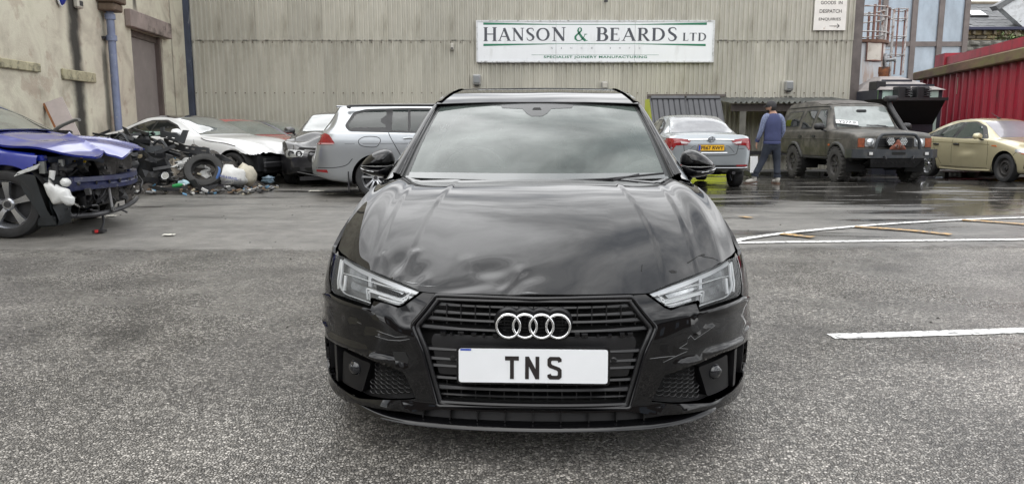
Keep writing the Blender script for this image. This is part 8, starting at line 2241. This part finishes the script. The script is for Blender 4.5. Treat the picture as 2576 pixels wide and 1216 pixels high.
# dark crate frame
t = thing('plastic_crate', 'broken dark plastic crate half buried in the pile left of the tyre', 'crate', P3(440, 474, 13.6))
mb = MB()
for k in range(5): mb.box(-.3 + k * .15, -.27 + k * .15, 0, .3, .0, .16)
for z in (.0, .13): mb.box(-.3, .33, 0, .02, z, z + .03); mb.box(-.3, .33, .28, .3, z, z + .03)
obj('frame', mb, K_PL2, t, rot=(.3, .25, .2))
t = thing('bottle', 'green plastic bottle lying at the foot of the scrap pile', 'bottle', P3(437, 474, 13.3))
obj('bottle_body', MB().lathe([(0, 0), (.035, .0), (.037, .12), (.03, .15), (.014, .19), (.014, .21), (0, .21)], 14, Matrix.Translation((0, 0, .04)) @ Matrix.Rotation(R(80), 4, 'Y') @ Matrix.Rotation(R(15), 4, 'X')), mat('green plastic', (.04, .32, .10), .3), t, 40)
obj('bottle_cap', MB().lathe([(.016, .205), (.016, .225), (0, .225)], 10, Matrix.Translation((0, 0, .04)) @ Matrix.Rotation(R(80), 4, 'Y') @ Matrix.Rotation(R(15), 4, 'X')), K_WHITE, t)
t = thing('bottle', 'crumpled pale blue bottle beside the green one', 'bottle', P3(462, 470, 13.35))
obj('bottle_body', lumpy((0, 0, .06), (.10, .05, .07), 31, rough_=.4, sub=2), mat('pale blue plastic', (.35, .50, .56), .35, var=.4, vs=12), t, 50)
t = thing('plastic_tub', 'crushed blue grey plastic tub in front of the white coupe', 'tub', P3(676, 464, 14.6))
obj('tub', lumpy((0, 0, .07), (.12, .1, .10), 41, rough_=.3), mat('blue grey tub', (.13, .19, .24), .4, var=.3, vs=6), t, 40)
obj('tub_rim', MB().tube([(.11 * math.cos(k * .45), .09 * math.sin(k * .45), .13) for k in range(14)], .012, 5, closed=True), mat('blue grey tub', (.13, .19, .24), .4), t)
# black car parts heaped by the wall, behind the blue bonnet
for i, (px, py, Y, lab) in enumerate(((275, 336, 13.6, 'tangled black radiator frame heaped by the wall behind the blue bonnet'), (330, 338, 13.9, 'black plastic ducting heaped beside the drainpipe foot'), (372, 352, 13.8, 'torn black bumper corner standing at the left end of the pile'))):
    base = P3(px, py, Y); base.z = 0
    h = P3(px, py, Y).z
    t = thing(('radiator_frame', 'ducting', 'bumper_corner')[i], lab, 'car part', base, 'car parts on the scrap pile')
    mb = MB(); q = random.Random(20 + i)
    for _ in range(16):
        p = Vector((q.uniform(-.38, .38), q.uniform(-.15, .15), q.uniform(h * .45, h * 1.05)))
        mb.box(-q.uniform(.03, .22), q.uniform(.03, .22), -.02, q.uniform(.0, .05), -.012, q.uniform(.01, .06), Matrix.Translation(p) @ Matrix.Rotation(q.uniform(-.5, .5), 4, 'Y') @ Matrix.Rotation(q.uniform(-.6, .6), 4, 'Z') @ Matrix.Rotation(q.uniform(-.6, .6), 4, 'X'))
    obj('broken_strut', mb, K_PL2, t, kind='stuff')
    mb = MB(); mb.tube(curve_pts([(-.35, 0, h * .75), (-.2, -.05, h * .95), (.0, 0, h * .85), (.2, .04, h * 1.0), (.36, 0, h * .8)], 4), .035, 6, flat=.6)
    obj('crossbar', mb, K_PL, t, 40)
    obj('heap', lumpy((0, .05, h * .3), (.42, .28, h * .62), 50 + i, rough_=.45), K_PL2, t)
t = thing('bumper_corner', 'thin dark fin of torn bumper standing at the drainpipe foot', 'car part', P3(318, 340, 14.2), 'car parts on the scrap pile')
obj('fin', MB().prism([(-.12, -.45), (.16, -.45), (.12, -.1), (.02, .12), (-.06, .16), (-.02, .05), (-.1, -.1)], -.02, .02, Matrix.Rotation(R(90), 4, 'X')), K_PL2, t)
t = thing('silver_trim', 'silver grey trim lying on the crest behind the blue bonnet', 'car part', P3(170, 318, 12.6))
obj('moulding', MB().tube(curve_pts([(-.28, 0, -.12), (-.1, -.04, .0), (.12, 0, .1), (.2, 0, .11)], 5), [.05] * 16, 8, flat=.5), mat('silver grey trim', (.25, .25, .24), .4, metal=.3, var=.3), t, 40)
obj('dark_underside', MB().box(-.30, .05, -.02, .06, -.30, -.06, bev=.02), K_PL2, t)
# heap body under everything and scattered bits
from mathutils import noise as mnoise
rows = []
xa_, xb_ = -7.3, -4.75
for i in range(56):
    x = lerp(xa_, xb_, i / 55); row = []
    for j in range(30):
        y = lerp(13.35, 15.2, j / 29)
        u = (x - xa_) / (xb_ - xa_); v = j / 29
        h = .62 * smooth(0, .12, u) * (1 - smooth(.55, 1.0, u)) * smooth(0.02, .5, v) + .06 * smooth(0, .1, v) * (1 - smooth(.9, 1.0, u))
        h *= (1 + .5 * mnoise.noise(Vector((x * 3, y * 3, 0)))); h += .06 * abs(mnoise.noise(Vector((x * 9, y * 9, 4)))) * smooth(0, .08, v)
        row.append((x, y, max(.002, h * (1 - smooth(.9, 1, v)) )))
    rows.append(row)
obj('rubble', MB().grid(rows), mat('dark rubbish', (.05, .045, .04), .8, var=.8, vs=14, dirt=(.3, .28, .25, .7), dscale=16, dlim=(.6, .66)), label='dark mound of rubbish under the scrap car parts', kind='stuff')
bits = {}
cols_ = [('litter white', (.55, .55, .53)), ('litter grey', (.16, .16, .16)), ('litter black', (.02, .02, .02)), ('litter brown', (.2, .13, .08)), ('litter blue', (.08, .2, .32)), ('litter cream', (.42, .38, .28))]
q = random.Random(5)
for nm_, c_ in cols_: bits[nm_] = (MB(), mat(nm_, c_, .6))
for _ in range(300):
    nm_ = q.choice([c[0] for c in cols_] + ['litter black', 'litter grey', 'litter black', 'litter black', 'litter brown', 'litter white'])
    x = q.uniform(-7.0, -4.3); y = q.triangular(13.0, 14.9, 13.5)
    u = (x - xa_) / (xb_ - xa_); h = max(0, .55 * smooth(0, .12, u) * (1 - smooth(.55, 1.0, u)) * smooth(13.4, 14.1, y))
    a, b_ = q.uniform(.012, .07), q.uniform(.008, .04)
    bits[nm_][0].box(-a, a, -b_, b_, -.004, q.uniform(.004, .03), Matrix.Translation((x, y, h + q.uniform(.012, .09))) @ Matrix.Rotation(q.uniform(0, 3.1), 4, 'Z') @ Matrix.Rotation(q.uniform(-.7, .7), 4, 'X') @ Matrix.Rotation(q.uniform(-.5, .5), 4, 'Y'))
for nm_ in bits: obj('litter', bits[nm_][0], bits[nm_][1], kind='stuff', label='scattered scraps of broken plastic and paper around the pile')
# grit and leaves on the open ground
mb = MB()
for _ in range(420):
    x = q.uniform(-8, 9); y = q.uniform(4.2, 16)
    if abs(x - .2) < 1.2 and y < 8: continue
    s_ = q.uniform(.004, .016); zg = gz(x, y) + (.004 if y < 7.6 else 0)
    mb.add([(x - s_, y, zg), (x, y - s_ * .8, zg), (x + s_, y + .2 * s_, zg), (x, y + s_, zg), (x, y, zg + s_ * .7)], [(0, 1, 4), (1, 2, 4), (2, 3, 4), (3, 0, 4)])
obj('grit', mb, mat('loose grit', (.045, .042, .038), .8, var=.6, vs=3), kind='stuff', label='loose grit scattered on the tarmac')
for px, py, lab, s_ in ((797, 482, 'flat pale paper scrap on the ground before the silver estate', .13), (835, 489, 'second smaller paper scrap nearer the estate rear wheel', .08), (425, 593, 'white paper fleck on the tarmac in front of the blue car', .06), (280, 545, 'pale scrap lying between the wheels of the blue car', .06), (905, 473, 'crumpled tissue behind the estate mud flap', .05)):
    p = gnd(px, py); t = thing('paper_scrap', lab, 'litter', (p.x, p.y, .006), 'paper scraps on the tarmac')
    mb = MB(); rows = [[(s_ * (i - 2) * .5, s_ * (j - 1.5) * .5, .004 + .012 * abs(math.sin(i * 1.9 + j * 2.3))) for j in range(4)] for i in range(5)]
    mb.grid(rows); obj('paper', mb, mat('wet paper', (.58, .57, .5), .6), t)
# plank against the stained wall
wY = wallY(165); pb = Vector((wx(wY) + .34, wY, .0))
t = thing('leaning_board', 'pale board with brown edge leaning on the stained wall', 'board', pb)
a_, c_ = at(124, 250, wY - .1), at(190, 330, wY - .1)
bm_ = Matrix.Translation(at(150, 285, wY - .55) - pb) @ Matrix.Rotation(R(-26), 4, 'Y') @ Matrix.Rotation(R(-8), 4, 'X') @ Matrix.Rotation(R(18), 4, 'Z')
obj('face', MB().box(-.15, .17, -.05, .0, -1.0, .27, bm_), mat('pale chipboard face', (.46, .40, .38), .6, var=.12, vs=5), t)
obj('edge', MB().box(-.19, -.1505, -.052, .06, -1.0, .272, bm_), mat('orange brown edge', (.26, .10, .03), .6, var=.3), t)
# ------------------------------------------------------------------ right side odds and ends
t = thing('plastic_sheet', 'white plastic panel leaning behind the silver saloon', 'panel', (at(1897, 423, 20.0).x, 20.0, gz(6, 20)))
zt_ = at(1897, 393, 20.0).z - gz(6, 20); wq = at(1907, 400, 20).x - at(1888, 400, 20).x
obj('sheet', MB().box(-wq / 2, wq / 2, -.02, .0, .12, zt_, Matrix.Rotation(R(-6), 4, 'X'), bev=.006), K_WHITE, t); obj('foot', MB().box(-wq / 2, wq / 2, -.1, .1, .0, .12, bev=.01), K_DARK, t)
K_PAL = mat('wet dark pallet', (.035, .035, .033), .6, var=.4, vs=5)
def pallet(X, Y, w_, lab, m=K_PAL):
    t = thing('pallet', lab, 'pallet', (X, Y, gz(X, Y)), 'pallets along the wall')
    bme = mesh_of('deck_board', MB().box(0, w_, -.05, .05, 0, .022, bev=.004), m)
    for k in range(5): inst('deck_board', bme, t, (0, k * .2, .135))
    for x in (.0, w_ / 2 - .05, w_ - .1): obj('bearer', MB().box(x, x + .1, -.05, .85, .022, .134), m, t)
    for k in (0, 2, 4): inst('base_board', bme, t, (0, k * .2, 0.0))
pallet(at(1888, 430, 20.2).x, 20.2, 1.15, 'dark pallet under the white panel by the lean-to')
pallet(at(2010, 430, 20.4).x, 20.3, 1.1, 'dark pallet lying between the person and the off-roader')
pallet(at(2060, 430, 19.9).x + .2, 20.6, 1.2, 'dark pallet seen under the off-roader')
K_PAL2 = mat('grey pallet edge', (.085, .085, .08), .6, var=.3)
pallet(at(2385, 440, 19.6).x, 19.8, 1.0, 'pale pallet behind the rear wheel of the gold hatchback', K_PAL2)
pallet(at(2455, 440, 19.4).x, 19.5, 1.0, 'pale pallet behind the middle of the gold hatchback', K_PAL2)
t = thing('yellow_ramp', 'flat yellow ramp on the ground behind the gold hatchback front wheel', 'ramp', (at(2560, 455, 17.4).x, 17.4, gz(11, 17.4)))
obj('ramp_plate', MB().prism([(-.5, 0), (.7, 0), (.7, .06), (-.1, .06)], -.3, .3, Matrix.Rotation(R(90), 4, 'X')), mat('worn yellow', (.5, .27, .02), .5, var=.3), t); obj('ramp_edge', MB().box(-.1, .7, -.31, -.3005, .0, .02), K_DARK, t)

# ------------------------------------------------------------------ the person walking away
def skin_mesh(name, nodes, edges, sub=2):
    """nodes: (x, y, z, rx, ry); grown with a skin and baked"""
    me = bpy.data.meshes.new(name); me.from_pydata([n[:3] for n in nodes], edges, [])
    o = bpy.data.objects.new(name, me); COL.objects.link(o)
    sk = o.modifiers.new('skin', 'SKIN'); sk.use_smooth_shade = True
    sl_ = me.skin_vertices[0].data
    for i, n in enumerate(nodes): sl_[i].radius = (n[3], n[4]); sl_[i].use_root = (i == 0)
    sb = o.modifiers.new('sub', 'SUBSURF'); sb.levels = sub; sb.render_levels = sub
    dg = bpy.context.evaluated_depsgraph_get(); ev = o.evaluated_get(dg); m2 = ev.to_mesh()
    mb = MB(); mb.add([tuple(v.co) for v in m2.vertices], [tuple(p.vertices) for p in m2.polygons])
    ev.to_mesh_clear(); bpy.data.objects.remove(o, do_unlink=True); bpy.data.meshes.remove(me)
    return mb
K_SKIN = mat('skin', (.42, .24, .17), .5, var=.08)
PX, PYY = at(1940, 400, 15.7).x, 15.7
man = empty('person', 'person in a blue sweatshirt, dark cap and pale boots walking away', 'person', (PX, PYY, 0))
bn_ = [(.0, .0, .84, .08, .07), (.0, .0, 1.05, .08, .07), (.0, -.01, 1.25, .08, .07), (-.01, .0, 1.38, .06, .055), (-.03, .01, 1.46, .055, .055), (-.05, .0, 1.53, .06, .07),
    (-.15, .0, 1.32, .04, .04), (-.215, .03, 1.07, .042, .042), (-.27, .08, .87, .03, .03), (-.285, .085, .82, .032, .022),
    (.14, .0, 1.31, .04, .04), (.215, .03, 1.08, .042, .042), (.185, .14, .90, .03, .03), (.16, .17, .85, .03, .024),
    (-.08, .0, .78, .05, .05), (-.15, .06, .48, .055, .06), (-.30, .05, .17, .04, .045), (.08, .0, .78, .05, .05), (.125, .04, .49, .055, .06), (.14, .0, .15, .04, .045)]
be_ = [(0, 1), (1, 2), (2, 3), (3, 4), (4, 5), (3, 6), (6, 7), (7, 8), (8, 9), (3, 10), (10, 11), (11, 12), (12, 13), (0, 14), (14, 15), (15, 16), (0, 17), (17, 18), (18, 19)]
bmb = skin_mesh('body', bn_, be_)
# head: skull with face turned to the left of the picture and slightly away
hm = Matrix.Translation((-.052, .005, 1.535)) @ Matrix.Rotation(R(62), 4, 'Z')
rings = []
for i in range(15):
    ph = math.pi * i / 14; row = []
    for k in range(20):
        a = 2 * math.pi * k / 20; z = .118 * math.cos(ph); r_ = math.sin(ph)
        x, y = .074 * r_ * math.cos(a), .094 * r_ * math.sin(a)
        if z < -.02: x *= 1 - .25 * (-z / .118); y = y * (1 - .12 * (-z / .118)) + .012 * (-z / .118)
        if y > .03: 
            y += .020 * math.exp(-((x / .016) ** 2 + ((z + .018) / .026) ** 2)) + .006 * math.exp(-((x / .03) ** 2 + ((z + .062) / .012) ** 2)) - .008 * math.exp(-(((abs(x) - .03) / .014) ** 2 + ((z - .012) / .012) ** 2)) + .006 * math.exp(-((x / .03) ** 2 + ((z + .095) / .015) ** 2))
        row.append((x, y, z))
    rings.append(row)
bmb.grid(rings, cv=True, M=hm)
for s in (1, -1): bmb.inflate([(.012 * math.cos(k * .63), .028 * math.sin(k * .63)) for k in range(10)], .01, .01, 3, hm @ Matrix.Translation((s * .076, -.008, -.012)) @ Matrix.Rotation(R(90), 4, 'Y') @ Matrix.Rotation(R(90), 4, 'Z'))
def hand(mb, o, dirv, side, curl=.5):
    """palm, four fingers and a thumb, relaxed"""
    d = Vector(dirv).normalized(); s_ = Vector((side * .25, 1, 0)); s_ = (s_ - d * s_.dot(d)).normalized(); n_ = d.cross(s_)
    o = Vector(o)
    mb.tube([o - d * .02, o + d * .02, o + d * .06, o + d * .085], [.020, .028, .03, .024], 10, flat=.55)
    for k, ln in enumerate((.062, .072, .068, .052)):
        b0 = o + d * .08 + s_ * (.027 - k * .018)
        p1 = b0 + d * ln * .45 + n_ * side * .004; p2 = p1 + (d * .7 + n_ * side * curl).normalized() * ln * .32; p3 = p2 + (d * .4 + n_ * side * (curl + .4)).normalized() * ln * .26
        mb.tube([b0 - d * .015, p1, p2, p3], [.0095, .009, .008, .006], 7)
    t0 = o + d * .02 + s_ * .026; t1 = t0 + (d * .7 + s_ * .6).normalized() * .035; t2 = t1 + (d * .95 + s_ * .1).normalized() * .028
    mb.tube([t0 - s_ * .012, t0, t1, t2], [.012, .012, .0105, .008], 7)
hand(bmb, (-.282, .085, .835), (-.10, .02, -1), 1); hand(bmb, (.165, .17, .86), (-.25, .15, -1), -1)
obj('body', bmb, K_SKIN, man, 60)
K_NAVYS = mat('navy blue jersey', (.045, .055, .13), .85, var=.12, vs=14, bump=.25, bs=60)
K_HEATH = mat('heather blue sleeve', (.17, .20, .31), .85, var=.5, vs=38, bump=.3, bs=60)
K_JEAN = mat('dark denim', (.022, .028, .042), .8, var=.35, vs=9, bump=.25, bs=50)
sn = [(0, .0, .80, .19, .135), (.0, .0, .92, .185, .135), (.0, .0, 1.08, .178, .13), (-.005, -.01, 1.22, .195, .135), (-.01, .0, 1.34, .165, .12), (-.015, .0, 1.43, .09, .085)]
obj('sweatshirt', skin_mesh('sweatshirt', sn, [(i, i + 1) for i in range(5)]), K_NAVYS, man, 60)
obj('hem_band', MB().lathe([(1.0, -.03), (1.03, -.02), (1.03, .02), (1.0, .03)], 28, Matrix.Translation((0, 0, .83)) @ Matrix.Diagonal((.172, .128, 1, 1))), K_NAVYS, man, 60)
for nm_, pts in (('left', [(-.065, .0, 1.385, .085, .08), (-.165, .0, 1.335, .085, .08), (-.195, .01, 1.2, .066, .064), (-.222, .03, 1.06, .058, .056), (-.25, .06, .95, .052, .05), (-.268, .078, .885, .044, .042)]), ('right', [(.05, .0, 1.375, .085, .08), (.155, .0, 1.325, .085, .08), (.20, .01, 1.2, .066, .064), (.222, .035, 1.07, .058, .056), (.205, .09, .97, .052, .05), (.185, .14, .91, .044, .042)])):
    sv = obj('sleeve', skin_mesh('sleeve', pts, [(i, i + 1) for i in range(5)]), K_HEATH, man, 60)
    a_, b_ = Vector(pts[4][:3]), Vector(pts[5][:3]); d_ = (b_ - a_).normalized()
    obj('cuff', MB().tube([b_ - d_ * .01, b_ + d_ * .045], [.047, .042], 12), K_NAVYS, sv, 60)
tn = [(0, .0, .93, .17, .125), (.0, .0, .82, .18, .13), (-.085, .01, .73, .10, .105), (-.12, .045, .58, .086, .09), (-.15, .062, .47, .073, .078), (-.225, .06, .31, .066, .07), (-.30, .05, .185, .064, .068), (.09, .0, .73, .10, .105), (.11, .025, .58, .086, .092), (.128, .04, .48, .074, .08), (.135, .02, .32, .068, .072), (.14, .0, .17, .068, .072)]
obj('trousers', skin_mesh('trousers', tn, [(0, 1), (1, 2), (2, 3), (3, 4), (4, 5), (5, 6), (1, 7), (7, 8), (8, 9), (9, 10), (10, 11)]), K_JEAN, man, 60)
for x_, z_ in ((-.305, .175), (.141, .155)):
    obj('turn_up', MB().tube([(x_, .05 if x_ < 0 else 0, z_ - .03), (x_ + (.012 if x_ < 0 else 0), .05 if x_ < 0 else 0, z_ + .03)], .078, 14, flat=.95), K_JEAN, man, 60)
K_BOOT = mat('pale suede boot', (.50, .48, .44), .75, var=.15, vs=12); K_SOLE = mat('brown sole', (.12, .07, .045), .7)
def boot(o, yaw, tilt):
    M_ = Matrix.Translation(o) @ Matrix.Rotation(yaw, 4, 'Z') @ Matrix.Rotation(tilt, 4, 'X')
    n_ = [(0, -.02, .17, .056, .06), (0, -.02, .09, .054, .062), (0, -.01, .05, .05, .052), (0, .09, .045, .05, .04), (0, .17, .035, .042, .03)]
    b_ = obj('boot', skin_mesh('boot', [(*(M_ @ Vector(n[:3])), n[3], n[4]) for n in n_], [(i, i + 1) for i in range(4)]), K_BOOT, man, 60)
    obj('sole', MB().prism(round_poly([(-.045, -.075), (.045, -.075), (.05, .08), (.04, .19), (.0, .215), (-.04, .19), (-.05, .08)], .03, 3), .0, .022, M_), K_SOLE, b_)
boot((-.318, .05, .012), R(78), R(-7)); boot((.142, .0, .0), R(8), 0)
# cap and hair
K_CAP = mat('black cap', (.018, .018, .02), .7)
cp_ = []
for i in range(9):
    ph = math.pi / 2 * i / 8 * 1.12
    cp_.append([(.083 * math.sin(ph) * math.cos(2 * math.pi * k / 24), .103 * math.sin(ph) * math.sin(2 * math.pi * k / 24), .02 + .112 * math.cos(ph)) for k in range(24)])
cap_ = obj('cap', MB().grid(cp_, cv=True, M=hm), K_CAP, man, 60)
pk = [[(x, .085 + y * (1 - (x / .085) ** 2), .035 - y * .22 - .35 * x * x) for y in (0, .03, .06, .075)] for x in [-.078 + .0156 * k for k in range(11)]]
mb = MB(); mb.grid(pk, M=hm); mb.grid([[(p[0], p[1], p[2] - .006) for p in r] for r in pk], M=hm); obj('peak', mb, K_CAP, cap_, 60)
hr = [[(.079 * math.sin(ph) * math.cos(a), .099 * math.sin(ph) * math.sin(a), .118 * math.cos(ph)) for a in [R(190 + 160 * k / 14) for k in range(15)]] for ph in [R(80 + 9 * i) for i in range(6)]]
obj('hair', MB().grid(hr, M=hm), mat('black hair', (.012, .01, .009), .7), man, 60)
bd_ = [[(.068 * math.cos(a) * q_, .088 * math.sin(a) * q_ + .008, z) for z, q_ in ((-.055, 1.0), (-.08, .93), (-.105, .75))] for a in [R(10 + 160 * k / 14) for k in range(15)]]
obj('beard', MB().grid(bd_, M=hm), mat('black hair', (.012, .01, .009), .7), man, 60)

# ------------------------------------------------------------------ unseen building added behind the camera to darken the reflections
wk2 = empty('brick_works', 'long dark brick building added unseen behind the viewer to darken reflections', 'building', (0, -17, 0))
obj('wall', MB().box(-40, 40, -6, 0, -.3, 5.2), mat('dark soot brick', (.10, .075, .06), .85, var=.3, vs=1.5), wk2)
obj('roof', MB().prism([(-6.3, 5.2), (.4, 5.2), (-2.9, 7.6)], -40.3, 40.3, Matrix(((0, 0, 1, 0), (1, 0, 0, 0), (0, 1, 0, 0), (0, 0, 0, 1)))), K_SLATE, wk2)
wm_ = mesh_of('window', MB().box(-1, 1, 0, .02, 1.4, 3.6), K_PANE2)
for k in range(10): inst('window', wm_, wk2, (-36 + k * 8, .005, 0))
